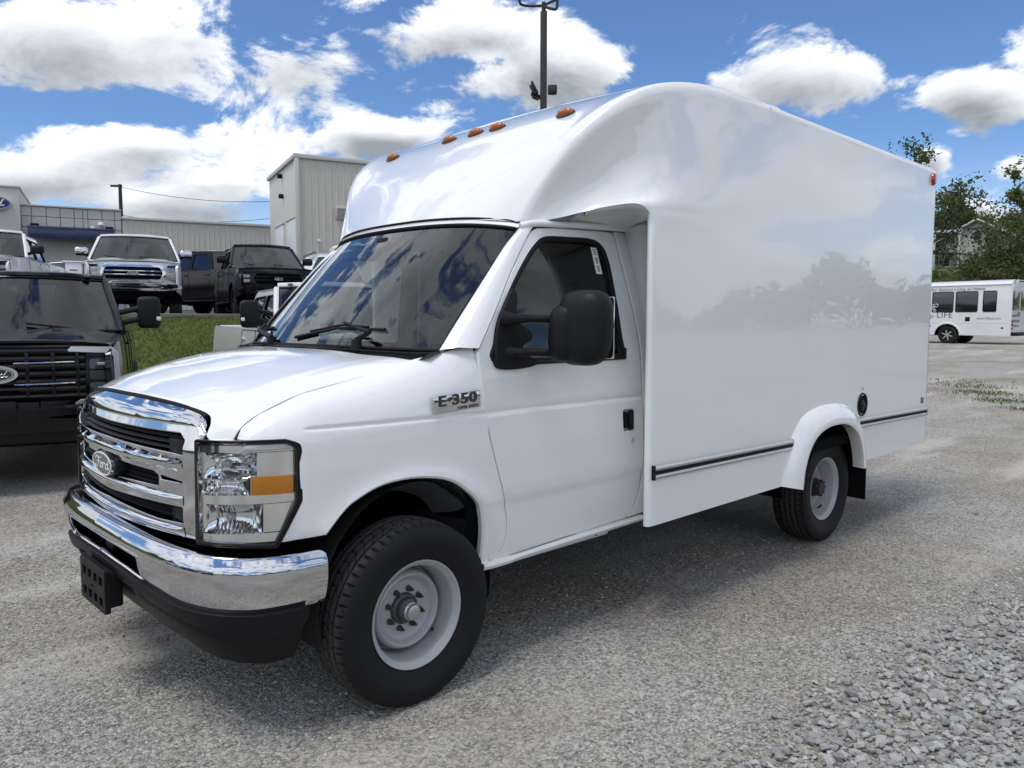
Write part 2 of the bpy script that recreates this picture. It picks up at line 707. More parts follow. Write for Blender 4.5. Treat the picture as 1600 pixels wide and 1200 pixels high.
def script_word(r=.035):
    """the flowing oval-badge word, drawn with pen strokes in a 2 x 1 field"""
    mb = MB()
    st = [[(-.86, .22), (-.80, .36), (-.66, .40), (-.45, .33), (-.25, .36), (-.12, .46)],
          [(-.42, .34), (-.46, .1), (-.54, -.18), (-.68, -.34), (-.84, -.28), (-.82, -.14)],
          [(-.66, .04), (-.50, .07), (-.30, .08)],
          [(.08, .08), (.10, -.10), (.07, -.30)], [(.09, -.04), (.20, .09), (.31, .08), (.34, .0)],
          [(.86, .46), (.76, .20), (.68, -.12), (.70, -.28), (.80, -.28), (.90, -.16)]]
    for cx in (-.13, .53):
        a = np.linspace(0, 2 * pi, 13)
        st.append([(cx + .135 * cos(q) + .03 * sin(q), -.12 + .19 * sin(q)) for q in a])
    for p in st:
        q = cr([(x, y, 0) for x, y in p], max(8, 4 * len(p)))
        mb.add(tubeg(q, r, 6, flat=(1, .35)))
    return mb.V, mb.F


def ovalg(a, b, z0, z1, n=40):
    V = [(a * cos(2 * pi * k / n), b * sin(2 * pi * k / n), z0) for k in range(n)] + \
        [(a * .97 * cos(2 * pi * k / n), b * .97 * sin(2 * pi * k / n), z1) for k in range(n)]
    F = [(k, (k + 1) % n, n + (k + 1) % n, n + k) for k in range(n)] + [tuple(range(n, 2 * n)), tuple(range(n))[::-1]]
    return V, F


def ringg(a, b, w_, z0, z1, n=40):
    V = []
    for (s, z) in ((0, z0), (0, z1), (w_, z1), (w_, z0)):
        V += [((a - s) * cos(2 * pi * k / n), (b - s) * sin(2 * pi * k / n), z) for k in range(n)]
    F = [(i * n + k, i * n + (k + 1) % n, (i + 1) * n + (k + 1) % n, (i + 1) * n + k) for i in range(3) for k in range(n)]
    return V, F


def oval_badge(parent, M, a, b, ground_mat, trim_mat, name='emblem', thick=.012):
    e = MB().add(ovalg(a, b, 0, thick), M).build(name, ground_mat, parent)
    mb = MB().add(ringg(a * .955, b * .93, a * .045, thick, thick + .003), M)
    Sm = Matrix.Diagonal((a * .80, b * 1.15, a * .8, 1))
    Sm.translation = (0, 0, thick)
    sv, sf = script_word()
    mb.add(([tuple(Sm @ Vector(v)) for v in sv], sf), M)
    mb.build('emblem_lettering', trim_mat, e)
    return e

# ------------------------------------------------------------------ the white box truck (x forward, y to its left, origin under the front axle)
truck = empty('box_truck', (0, 0, 0), 0, 'large white cutaway box truck with chrome grille parked on gravel', 'truck')
T = truck


def part(mb, name, m, parent=None, **k):
    return mb.build(name, m, parent or T, **k)


_px = np.array([(-6, 1.0), (-1.5, 1.0), (-.35, .995), (0, .985), (.2, .972), (.38, .952), (.46, .94), (.54, .918), (.64, .87), (.72, .80), (.767, .72)])
_pz = np.array([(.40, -.055), (.50, -.040), (.62, -.026), (.735, -.016), (.775, -.003), (.82, .001), (1.0, .004), (1.14, .001), (1.156, -.004),
                (1.166, -.012), (1.176, -.006), (1.19, -.004), (1.3, -.008), (1.4, -.016), (1.5, -.030), (1.6, -.048), (1.8, -.090), (2.0, -.138), (2.1, -.166)])


def side_y(x, z):
    b = np.interp(x, _px[:, 0], _px[:, 1])
    d = np.interp(z, _pz[:, 0], _pz[:, 1])
    if x > .40:                                   # the belt groove dies out before the headlight
        d = d if z < 1.14 or z > 1.19 else np.interp(z, [1.14, 1.19], [.001, -.004])
    # the wheel-arch lip swells a little
    r = sqrt((x / 1.02) ** 2 + (z - .42) ** 2)
    if z > .42 or abs(x) > .3:
        d += .016 * math.exp(-((r - .50) / .055) ** 2) * (1 if x < .45 else max(0, 1 - (x - .45) / .08))
    return b + d


def side_fn(x, z):
    return (x, side_y(x, z), z)


# --- fender: the side below, rolled over the shoulder to the hood seam above (v 1.10 -> 2.10 is the roll)
_seam = np.array([(-.42, .945, 1.470), (-.33, .925, 1.450), (-.22, .885, 1.425), (-.10, .845, 1.400), (.15, .822, 1.336), (.40, .81, 1.285), (.575, .803, 1.217),
                  (.635, .80, 1.176), (.655, .802, 1.131)])


def seam(x):
    return np.interp(x, _seam[:, 0], _seam[:, 1]), np.interp(x, _seam[:, 0], _seam[:, 2])


def fender_fn(x, v):
    if v <= 1.10:
        return (x, side_y(x, v), v)
    ys, zs = seam(x)
    w_ = min(v - 1.10, 1.3)
    y0 = side_y(x, 1.10)
    h = max(zs - 1.10, .02)
    z1 = 1.10 + .50 * h
    p0, p1 = np.array([y0, 1.10]), np.array([side_y(x, z1), z1])
    z2 = zs - .03 - .04 * h
    p2 = np.array([ys + .80 * (side_y(x, z2) - ys), zs - .10 * h])
    p3 = np.array([ys, zs])
    q = (1 - w_) ** 3 * p0 + 3 * (1 - w_) ** 2 * w_ * p1 + 3 * (1 - w_) * w_ ** 2 * p2 + w_ ** 3 * p3
    # carry the belt groove on
    if x < .46:
        q[0] -= .009 * math.exp(-((q[1] - 1.166) / .0065) ** 2) * min(1, (.46 - x) / .03)
    return (x, q[0], q[1])


_arch = cr([(.395, .772), (.372, .80), (.33, .845), (.276, .885), (.160, .932), (.006, .942), (-.158, .912), (-.262, .850), (-.342, .768), (-.381, .645), (-.381, .515), (-.376, .480)], 44)
door_front = [(-.445, .490), (-.500, .55), (-.524, .644), (-.505, .74), (-.477, .826), (-.419, 1.006), (-.385, 1.15), (-.353, 1.40), (-.362, 1.436)]
df_dense = cr(door_front, 40)
# the same edge in the fender's own (x, v) sheet: above 1.10 v runs on to 2.10
f_rear = [(p[0] + .014, p[1]) for p in df_dense if p[1] < 1.08] + [(-.386, 1.14), (-.368, 1.35), (-.353, 1.60), (-.342, 1.85), (-.350, 2.10)]
fo = [(.655, 2.10), (.655, 1.13), (.545, 1.128), (.500, 1.122), (.482, 1.10), (.478, .915), (.556, .762)] + [tuple(p) for p in _arch] + [(-.43, .486)] + f_rear


def v_of(x, z):
    lo, hi = 1.10, 2.10
    for _ in range(30):
        m_ = (lo + hi) / 2
        if fender_fn(x, m_)[2] < z:
            lo = m_
        else:
            hi = m_
    return (lo + hi) / 2


GZ = (1.149, 1.155, 1.1605, 1.166, 1.1715, 1.177, 1.183)
f_lines = [[(x, v_of(x, z)) for x in np.arange(.455, -.40, -.018)] for z in GZ]
panel('fender', fender_fn, fo, [], PAINT, T, .022, (0, 1, 0), .02, mirror=True, lines=f_lines)

# inner roll of the wheel arch
for sgn in (1, -1):
    G = []
    for p in _arch:
        y = side_y(p[0], p[1])
        c = np.array([0, .45])
        d = np.array(p) - c
        d = d / np.linalg.norm(d)
        G.append([(p[0], sgn * (y + .001), p[1]), (p[0] - d[0] * .010, sgn * (y - .008), p[1] - d[1] * .010), (p[0] - d[0] * .010, sgn * (y - .03), p[1] - d[1] * .010),
                  (p[0] + d[0] * .02, sgn * (y - .045), p[1] + d[1] * .02)])
    V, F = rawgrid(G)
    mesh('arch_lip', V, F if sgn > 0 else [f[::-1] for f in F], PAINT, T)
    # liner: a dark tub over the wheel
    G = []
    for k in range(25):
        a = radians(-14 + 208 * k / 24)
        G.append([(.43 * cos(a) * 1.0, sgn * yy, .44 + .47 * sin(a)) for yy in (.96, .80, .60, .50)])
    V, F = rawgrid(G)
    mesh('wheel_liner', V, F, LINER, T)
    mb = MB().add(boxg((0, sgn * .49, .62), (.95, .02, .75)))
    part(mb, 'inner_fender', BLACKM)
    # folded splash shield seen inside the arch
    mb = MB().add(gridg([[(.12, sgn * .93, .93), (-.05, sgn * .95, .945), (-.24, sgn * .945, .87), (-.33, sgn * .93, .76)],
                         [(.10, sgn * .86, .90), (-.06, sgn * .88, .90), (-.23, sgn * .87, .83), (-.31, sgn * .86, .72)],
                         [(.04, sgn * .74, .84), (-.08, sgn * .75, .83), (-.20, sgn * .75, .78), (-.27, sgn * .75, .70)]], 10, 14))
    part(mb, 'splash_shield', mat('shield_grey', (.085, .09, .096), .55))

# --- door with window opening
door_out = [tuple(p) for p in cr(door_front, 30)] + [(-.42, 1.515), (-.50, 1.625), (-.62, 1.785), (-.74, 1.935), (-.785, 1.978), (-.83, 1.998), (-.95, 2.010), (-1.30, 2.022), (-1.385, 2.022), (-1.405, 2.00),
            (-1.425, 1.85), (-1.452, 1.65), (-1.475, 1.45), (-1.483, 1.20), (-1.500, .90), (-1.499, .70), (-1.485, .615), (-1.45, .545), (-1.40, .515)]
win = smooth_loop([(-.452, 1.385), (-.452, 1.46), (-.505, 1.575), (-.60, 1.705), (-.70, 1.82), (-.80, 1.912), (-.88, 1.952), (-1.05, 1.962), (-1.20, 1.965),
                   (-1.275, 1.945), (-1.312, 1.88), (-1.325, 1.70), (-1.33, 1.50), (-1.328, 1.388), (-1.15, 1.378), (-.80, 1.378)], 5)
handle_hole = round_poly([(-1.315, 1.105), (-1.415, 1.105), (-1.425, .985), (-1.325, .985)], .018)


def door_fn(x, z):
    y = side_y(x, z) - .001
    # raised rib round the window frame
    return (x, y, z)


d_lines = [[(x, z) for x in np.arange(-.36, -1.50, -.018)] for z in GZ]
doors = panel('door', door_fn, door_out, [win, handle_hole], PAINT, T, .022, (0, 1, 0), .03, mirror=True, lines=d_lines)
for d_, sg in zip(doors, (1, -1)):
    yv = lambda p, o: (p[0], sg * (side_y(p[0], p[1]) + o), p[1])
    seal = MB().add(tubeg([yv(p, -.006) for p in list(win) + [win[0]]], .014, 8, False))
    seal.build('window_seal', RUBBER, d_)
    # glass, a little inside
    V, F, N = panelg(lambda x, z: (x, side_y(x, z) - .016, z), win, [], .06, (0, 1, 0), 0)
    if sg < 0:
        V, N, F = flipy(V), flipy(N), [f[::-1] for f in F]
    mesh('side_window', V, F, SIDEG, d_, True, N)
    # belt moulding
    MB().add(tubeg([yv((x, 1.372), .004) for x in np.linspace(-.60, -1.345, 14)], .011, 8)).add(boxg(yv((-1.338, 1.395), .004), (.03, .022, .055), .006)).build('belt_moulding', BLACKP, d_)
    # handle recess: a pocket pressed in, with a pull strap
    cx, cz = -1.370, 1.045
    pk = MB()
    ring = resample(handle_hole, .02)
    G = [[yv(p, 0) for p in ring] + [yv(ring[0], 0)], [yv(p, -.012) for p in ring] + [yv(ring[0], -.012)],
         [yv(((p[0] - cx) * .75 + cx, (p[1] - cz) * .8 + cz), -.026) for p in ring] + [yv(((ring[0][0] - cx) * .75 + cx, (ring[0][1] - cz) * .8 + cz), -.026)],
         [yv((cx, cz), -.027)] * (len(ring) + 1)]
    V, F = rawgrid(G)
    V, F = orient(V, F, (0, sg, 0))
    pk.add((V, F))
    pk.build('handle_recess', PAINT, d_)
    MB().add(boxg(yv((-1.386, 1.045), .0), (.030, .026, .105), .010)).add(boxg(yv((-1.360, 1.045), -.012), (.030, .018, .085), .006)).build('door_handle', BLACKP, d_)
    k = MB().add(latheg([(.0, .004), (.010, .004), (.013, .001), (.013, -.004)], 16), Matrix.Translation(Vector(yv((-1.405, .935), 0))))
    k.build('lock_cylinder', ALU, d_)
    # price label on the glass
    if sg > 0:
        lab = [(-1.215, 1.935), (-1.262, 1.935), (-1.272, 1.80), (-1.225, 1.80)]
        V, F, N = panelg(lambda x, z: (x, side_y(x, z) - .0135, z), lab, [], .03, (0, 1, 0), 0)
        pl = mesh('window_label', V, F, PAPER, d_, True, N)
        mb = MB()
        for i in range(14):
            z = 1.925 - i * .0085
            if i in (4, 9):
                continue
            wd = .012 if i < 4 else .018
            x0 = -1.238 - (1.935 - z) * .075
            for jx in range(3 if i < 4 else 1):
                mb.add(boxg((x0 + .010 - jx * .011 - (0 if i < 4 else .012), side_y(x0, z) - .0128, z), (wd * (.6 if i < 4 else 1), .0008, .0045)))
        mb.build('label_print', INK, pl)

# rocker under the doors with its pinch weld, black step gap
for sg in (1, -1):
    mb = MB()
    G = []
    for x in np.linspace(-.385, -1.545, 16):
        y = side_y(x, .5)
        zb = np.interp(x, [-1.5, -.38], [.500, .482])
        G.append([(x, sg * (y - .02), zb + .012), (x, sg * (y + .012), zb + .004), (x, sg * (y + .016), zb - .010), (x, sg * (y + .006), zb - .026), (x, sg * (y - .028), zb - .034)])
    V, F = rawgrid(G)
    V, F = orient(V, F, (0, sg, 0))
    mb.add((V, F))
    part(mb, 'rocker', PAINT)
    mb = MB().add(solid(orient(*rawgrid([[(x, sg * .925, .466), (x, sg * .925, .440)] for x in np.linspace(-.37, -1.30, 20)]), (0, sg, 0)), .006))
    pw = part(mb, 'pinch_weld', mat('dusty_white', (.55, .54, .52), .6, vary=(30, .15)))
    for x in (-.52, -.70, -1.20):
        MB().add(boxg((x, sg * .929, .453), (.014, .008, .010), .003)).build('weld_hole', BLACKM, pw)
    # B pillar strip behind the door
    G = []
    for z in np.linspace(.515, 2.03, 40):
        xr = np.interp(z, [.515, .545, .615, .70, .90, 1.20, 1.45, 1.65, 1.85, 2.02], [-1.417, -1.465, -1.500, -1.514, -1.515, -1.498, -1.490, -1.467, -1.440, -1.417])
        wd = .085
        G.append([(x_, sg * (side_y(x_, z) - o), z) for x_, o in ((xr - .0, .03), (xr - .001, .006), (xr - .006, .001), (xr - wd * .6, .001), (xr - wd, .004), (xr - wd - .10, .010))])
    V, F = rawgrid(G)
    V, F = orient(V, F, (0, sg, 0))
    part(MB().add((V, F)), 'rear_pillar', PAINT)
    # dark jamb behind the shut lines
    G = [[(x_, sg * (side_y(x_, z) - .035), z) for x_ in np.linspace(-.30, -.62, 6)] for z in np.linspace(.50, 1.36, 14)]
    part(MB().add(orient(*rawgrid(G), (0, sg, 0))), 'door_jamb', BLACKM)
    # front pillar
    we = [(-.215, .880, 1.432), (-.30, .872, 1.530), (-.40, .862, 1.640), (-.52, .848, 1.770), (-.65, .828, 1.905), (-.752, .812, 1.992)]
    de = [(-.352, .972, 1.444), (-.410, .958, 1.520), (-.492, .938, 1.630), (-.612, .902, 1.790), (-.735, .872, 1.942), (-.800, .857, 2.008)]
    G = []
    for a, b in zip(cr(we, 20), cr(de, 20)):
        mid = (a + b) / 2 + np.array([.016, .018, .010])
        q1 = a * .80 + b * .20 + np.array([.012, .010, .008])
        q3 = a * .22 + b * .78 + np.array([.010, .014, .004])
        G.append([tuple(p * np.array([1, sg, 1])) for p in (a + np.array([-.012, 0, -.012]), a + np.array([.004, .002, .004]), q1, mid, q3, b + np.array([.0, .004, .0]), b + np.array([-.004, -.028, .0]))])
    V, F = rawgrid(G)
    V, F = orient(V, F, (.5, sg, .3))
    part(MB().add((V, F)), 'front_pillar', PAINT)
    # drip rail over the door
    rail = cr([(-.735, .838, 2.004), (-.80, .862, 2.020), (-.95, .868, 2.030), (-1.25, .872, 2.041), (-1.50, .872, 2.050)], 20)
    mb = MB().add(tubeg([tuple(p * np.array([1, sg, 1])) for p in rail], .017, 10))
    part(mb, 'drip_rail', PAINT)

# --- hood
hoodc = [[(.06, 0, 1.424), (.05, .25, 1.423), (.0, .5, 1.417), (-.04, .65, 1.411), (-.058, .70, 1.408), (-.075, .75, 1.405), (-.098, .838, 1.396)],
         [(.26, 0, 1.404), (.25, .25, 1.401), (.23, .5, 1.392), (.21, .65, 1.379), (.195, .70, 1.372), (.18, .75, 1.362), (.15, .816, 1.336)],
         [(.45, 0, 1.366), (.44, .25, 1.363), (.43, .5, 1.352), (.42, .65, 1.336), (.415, .70, 1.326), (.41, .75, 1.313), (.40, .804, 1.285)],
         [(.62, 0, 1.319), (.615, .25, 1.316), (.60, .5, 1.303), (.590, .65, 1.283), (.586, .70, 1.270), (.58, .745, 1.252), (.575, .797, 1.217)],
         [(.735, 0, 1.276), (.728, .25, 1.274), (.702, .5, 1.260), (.672, .65, 1.240), (.667, .69, 1.226), (.662, .737, 1.206), (.635, .794, 1.176)],
         [(.757, 0, 1.262), (.750, .25, 1.260), (.723, .5, 1.246), (.694, .652, 1.222), (.700, .696, 1.192), (.728, .732, 1.143), (.668, .797, 1.132)]]
full = [[(x, -y, z) for (x, y, z) in r[:0:-1]] + r for r in hoodc]
V, F = gridg(full, 46, 66)
V, F = orient(V, F, (0, 0, 1))
# pressed power-bulge edges
V = np.array(V)
for i in range(len(V)):
    x, y, z = V[i]
    ed = .50 - .10 * max(0, x)
    V[i, 2] += .010 / (1 + math.exp((abs(y) - ed) / .035)) * min(1, max(0, (.72 - x) / .2))
mb = MB().add(solid((V, F), .012))
part(mb, 'hood', PAINT, angle=50)
# seal between hood and chrome
hp_ = cr([(.700, -.668, 1.214), (.718, -.52, 1.240), (.748, -.25, 1.256), (.755, 0, 1.258), (.748, .25, 1.256), (.718, .52, 1.240), (.700, .668, 1.214)], 40)
part(MB().add(tubeg([(p[0] + .004, p[1], p[2] - .004) for p in hp_], .010, 8)), 'hood_seal', RUBBER)

# --- cowl and windshield
cowl = [[(.06, 0, 1.412), (.05, .25, 1.411), (.0, .5, 1.405), (-.075, .75, 1.396), (-.11, .86, 1.396), (-.135, .905, 1.412)],
        [(.02, 0, 1.430), (.0, .25, 1.430), (-.05, .5, 1.427), (-.13, .75, 1.418), (-.16, .86, 1.416), (-.18, .900, 1.424)],
        [(-.045, 0, 1.450), (-.065, .25, 1.450), (-.12, .5, 1.445), (-.20, .75, 1.438), (-.225, .84, 1.436), (-.235, .888, 1.440)]]
full = [[(x, -y, z) for (x, y, z) in r[:0:-1]] + r for r in cowl]
V, F = gridg(full, 8, 60)
ck = part(MB().add(orient(V, F, (0, 0, 1))), 'cowl', BLACKP)
rib = MB()
for y in np.arange(-.80, .86, .017):
    p = [np.array(cr(r, 60)) for r in cowl]
    q = [np.array([np.interp(abs(y), pr[:, 1], pr[:, 0]), y, np.interp(abs(y), pr[:, 1], pr[:, 2]) + .004]) for pr in p]
    if abs(y) < .12 or abs(y) > .30:
        rib.add(boxg(tuple(q[1]), (.085, .006, .008), .001, 1), None)
rib.build('cowl_rib', BLACKP, ck)
nz = MB()
for y in (-.34, .16):
    nz.add(boxg((.045, y, 1.428), (.022, .035, .014), .005))
nz.build('washer_nozzle', BLACKP, ck)

wsc = [[(-.035, 0, 1.440), (-.05, .30, 1.440), (-.11, .58, 1.436), (-.185, .78, 1.432), (-.225, .872, 1.432)],
       [(-.20, 0, 1.640), (-.215, .30, 1.638), (-.275, .57, 1.632), (-.345, .76, 1.622), (-.395, .856, 1.628)],
       [(-.395, 0, 1.850), (-.41, .30, 1.848), (-.465, .56, 1.840), (-.535, .74, 1.825), (-.585, .836, 1.826)],
       [(-.585, 0, 2.036), (-.60, .30, 2.034), (-.65, .55, 2.025), (-.715, .72, 2.008), (-.758, .806, 1.992)]]
wfull = [[(x, -y, z) for (x, y, z) in r[:0:-1]] + r for r in wsc]
V, F = gridg(wfull, 24, 48)
V, F = orient(V, F, (1, 0, .5))
ws = part(MB().add((V, F)), 'windshield', WS)
# black frit border on the inside of the glass
G = np.array(V).reshape(24, 48, 3)
u_, v_ = np.linspace(0, 1, 24), np.linspace(0, 1, 48)


def ws_pt(a, b, off=-.004):
    i = min(a * 23, 22.999)
    j = min(b * 47, 46.999)
    i0, j0 = int(i), int(j)
    fi, fj = i - i0, j - j0
    p = G[i0, j0] * (1 - fi) * (1 - fj) + G[i0 + 1, j0] * fi * (1 - fj) + G[i0, j0 + 1] * (1 - fi) * fj + G[i0 + 1, j0 + 1] * fi * fj
    return p + np.array([.75, 0, .66]) * off


outer = [(0, b) for b in np.linspace(0, 1, 30)] + [(a, 1) for a in np.linspace(0, 1, 16)[1:]] + [(1, b) for b in np.linspace(1, 0, 30)[1:]] + [(a, 0) for a in np.linspace(1, 0, 16)[1:-1]]
Gf = []
for a, b in outer + [outer[0]]:
    a2 = .055 + a * (.94 - .055)
    b2 = .030 + b * (.970 - .030)
    Gf.append([ws_pt(a, b), ws_pt(a2, b2)])
MB().add(orient(*rawgrid(Gf), (1, 0, .5))).build('windshield_border', BLACKG, ws)
edge = [ws_pt(a, b, .004) for a, b in outer + [outer[0]]]
MB().add(tubeg(edge, .009, 6, False)).build('windshield_gasket', RUBBER, ws)
# roof header strip over the glass
G2 = []
top = [np.array(cr(wfull[-1], 40))[k] for k in range(40)]
for p in top:
    s_ = p[1] / .806
    G2.append([p + [.004, 0, .0], p + [.004, 0, .012], p + [-.012, 0, .030], p + [-.06, 0, .045]])
part(MB().add(orient(*rawgrid(G2), (1, 0, .3))), 'roof_header', PAINT)
part(MB().add(tubeg([p + np.array([-.012, 0, .036]) for p in top], .006, 6)), 'header_seam', RUBBER)

# wipers
for name_y, tip in ((.50, .02), (-.30, -.74)):
    piv = np.array([-.045, name_y, 1.448])
    a_, b_ = (.060, (.5 + name_y / 1.75) * 1.0), (.125, .5 + (tip + .16) / 1.75)
    p1, p2 = ws_pt(.07, .5 + (name_y - .10) / 1.75, .03), ws_pt(.16, .5 + (tip + .20) / 1.75, .028)
    mb = MB().add(latheg([(.0, .03), (.022, .03), (.026, .0), (.028, -.03)], 12, 'z'), Matrix.Translation(piv)).add(tubeg([piv + [0, 0, .025], p1 + [.02, 0, .012], p2], [.016, .012, .007], 6))
    wp = part(mb, 'wiper', BLACKP)
    bl = MB().add(tubeg([ws_pt(.055, .5 + (tip - .07) / 1.75, .010), ws_pt(.13, .5 + (tip + .16) / 1.75, .014), ws_pt(.135, .5 + (tip + .40) / 1.75, .010)], .008, 6)).add(
        tubeg([ws_pt(.10, .5 + (tip + .02) / 1.75, .016), ws_pt(.145, .5 + (tip + .19) / 1.75, .024), ws_pt(.145, .5 + (tip + .32) / 1.75, .016)], .006, 6))
    bl.build('wiper_blade', BLACKP, wp)

# --- grille
def gx(y, z):
    return .850 - .16 * y * y - max(0, z - 1.10) * .35 - max(0, .84 - z) * .05


def gfn(y, z):
    return (gx(y, z), y, z)


def mir(p):
    return [(-a, b) for a, b in p]


top_open = round_poly([(-.640, 1.070), (-.585, 1.074), (0, 1.082), (.585, 1.074), (.640, 1.070), (.642, 1.130), (.600, 1.155), (.240, 1.152), (0, 1.150), (-.240, 1.152), (-.600, 1.155), (-.642, 1.130)], .012, 3)
mid_open = round_poly([(-.478, .940), (0, .928), (.478, .940), (.478, .985), (.440, .999), (0, 1.004), (-.440, .999), (-.478, .985)], .015, 3)
low_open = round_poly([(-.630, .818), (-.45, .812), (0, .826), (.45, .812), (.630, .818), (.632, .885), (.40, .880), (0, .868), (-.40, .880), (-.632, .885)], .010, 3)
sl1 = [(.484, .967), (.632, .968), (.632, .980), (.484, .990)]
gout = round_poly([(-.715, .775), (-.40, .768), (0, .762), (.40, .768), (.715, .775), (.722, 1.00), (.716, 1.152), (.68, 1.178), (0, 1.176), (-.68, 1.178), (-.716, 1.152), (-.722, 1.00)], [.02, 0, 0, 0, .02, 0, .015, .01, 0, .01, .015, 0])
gr = panel('grille', gfn, gout, [top_open, mid_open, low_open, sl1, mir(sl1)[::-1]], CHROME, T, .022, (1, 0, 0), .05)[0]
# proud chrome bars between the openings
for (z0, z1, bul) in ((1.012, 1.066, .022), (.888, .924, .020), (.772, .806, .018)):
    Gb = []
    for y in np.linspace(-.636, .636, 50):
        zz = np.linspace(z0, z1, 6) + (.006 * (1 - (y / .64) ** 2))
        Gb.append([(gx(y, z) + bul * (1 - (abs(y) / .637) ** 10) * (1 - ((z - (zz[0] + zz[-1]) / 2) / ((zz[-1] - zz[0]) / 2)) ** 2) ** .7 + .002, y, z) for z in zz])
    MB().add(orient(*rawgrid(Gb), (1, 0, 0))).build('grille_bar', CHROME, gr)
# dark slats set back
for z in (1.092, 1.112, 1.132, .945, .962, .98, .836, .852, .868):
    hw = .63 if z > 1.05 or z < .9 else .47
    MB().add(rawgrid([[(gx(y, z) - .035, y, z + .006), (gx(y, z) - .020, y, z - .004), (gx(y, z) - .07, y, z - .006)] for y in np.linspace(-hw, hw, 30)])).build('grille_slat', BLACKP, gr)
MB().add(rawgrid([[(gx(y, .97) - .09, y, .775), (gx(y, .97) - .09, y, 1.165)] for y in np.linspace(-.70, .70, 20)])).build('grille_backing', BLACKM, gr)
for s_ in (-1, 1):
    for z in (1.10, .848):
        MB().add(boxg((gx(.56, z) - .034, s_ * .565, z), (.03, .13, .052), .006)).build('side_vent_block', BLACKP, gr)
# chrome header lip that rolls up to the hood
hc = [[(.822, 0, 1.170), (.812, .25, 1.170), (.781, .50, 1.170), (.757, .62, 1.168), (.742, .69, 1.158), (.748, .722, 1.125)],
      [(.822, 0, 1.192), (.812, .25, 1.192), (.782, .50, 1.190), (.757, .62, 1.188), (.738, .688, 1.178), (.736, .722, 1.150)],
      [(.806, 0, 1.225), (.797, .25, 1.224), (.768, .50, 1.220), (.746, .62, 1.211), (.732, .684, 1.196), (.732, .718, 1.166)],
      [(.760, 0, 1.256), (.752, .25, 1.254), (.726, .50, 1.240), (.712, .62, 1.225), (.710, .664, 1.210), (.716, .698, 1.184)]]
full = [[(x, -y, z) for (x, y, z) in r[:0:-1]] + r for r in hc]
V, F = gridg(full, 14, 60)
MB().add(solid(orient(V, F, (1, 0, .3)), .01)).build('grille_header', CHROME, gr, angle=60)
# emblem
MB().add(ovalg(.146, .062, -.03, .010), frame((.850, 0, .972), (0, 1, 0), (0, 0, 1))).build('emblem_base', BLACKP, gr)
oval_badge(gr, frame((.860, 0, .972), (0, 1, 0), (0, 0, 1)), .128, .052, NAVY, WHITEM)

# --- headlights
_hl = cr([(.716, .772), (.75, .755), (.80, .722), (.87, .64), (.92, .54), (.938, .47)], 60)     # (y, x)
_s = np.concatenate([[0], np.cumsum(np.linalg.norm(np.diff(_hl, axis=0), axis=1))])
HLL = _s[-1]
_hlt = np.gradient(_hl, axis=0)


def hl_fn(s, z, off=0.0):
    i = np.interp(s, _s, np.arange(60))
    y, x = np.interp(i, np.arange(60), _hl[:, 0]), np.interp(i, np.arange(60), _hl[:, 1])
    t = np.array([np.interp(i, np.arange(60), _hlt[:, 0]), np.interp(i, np.arange(60), _hlt[:, 1])])
    n = np.array([abs(t[0]), abs(t[1])]) / np.linalg.norm(t)          # (x, y) outward
    x2, y2 = x + n[0] * off, y + n[1] * off
    return (x2 - (z - .95) * .02, y2, z)


def s_at(x):
    return float(np.interp(-x, -_hl[:, 1], _s))


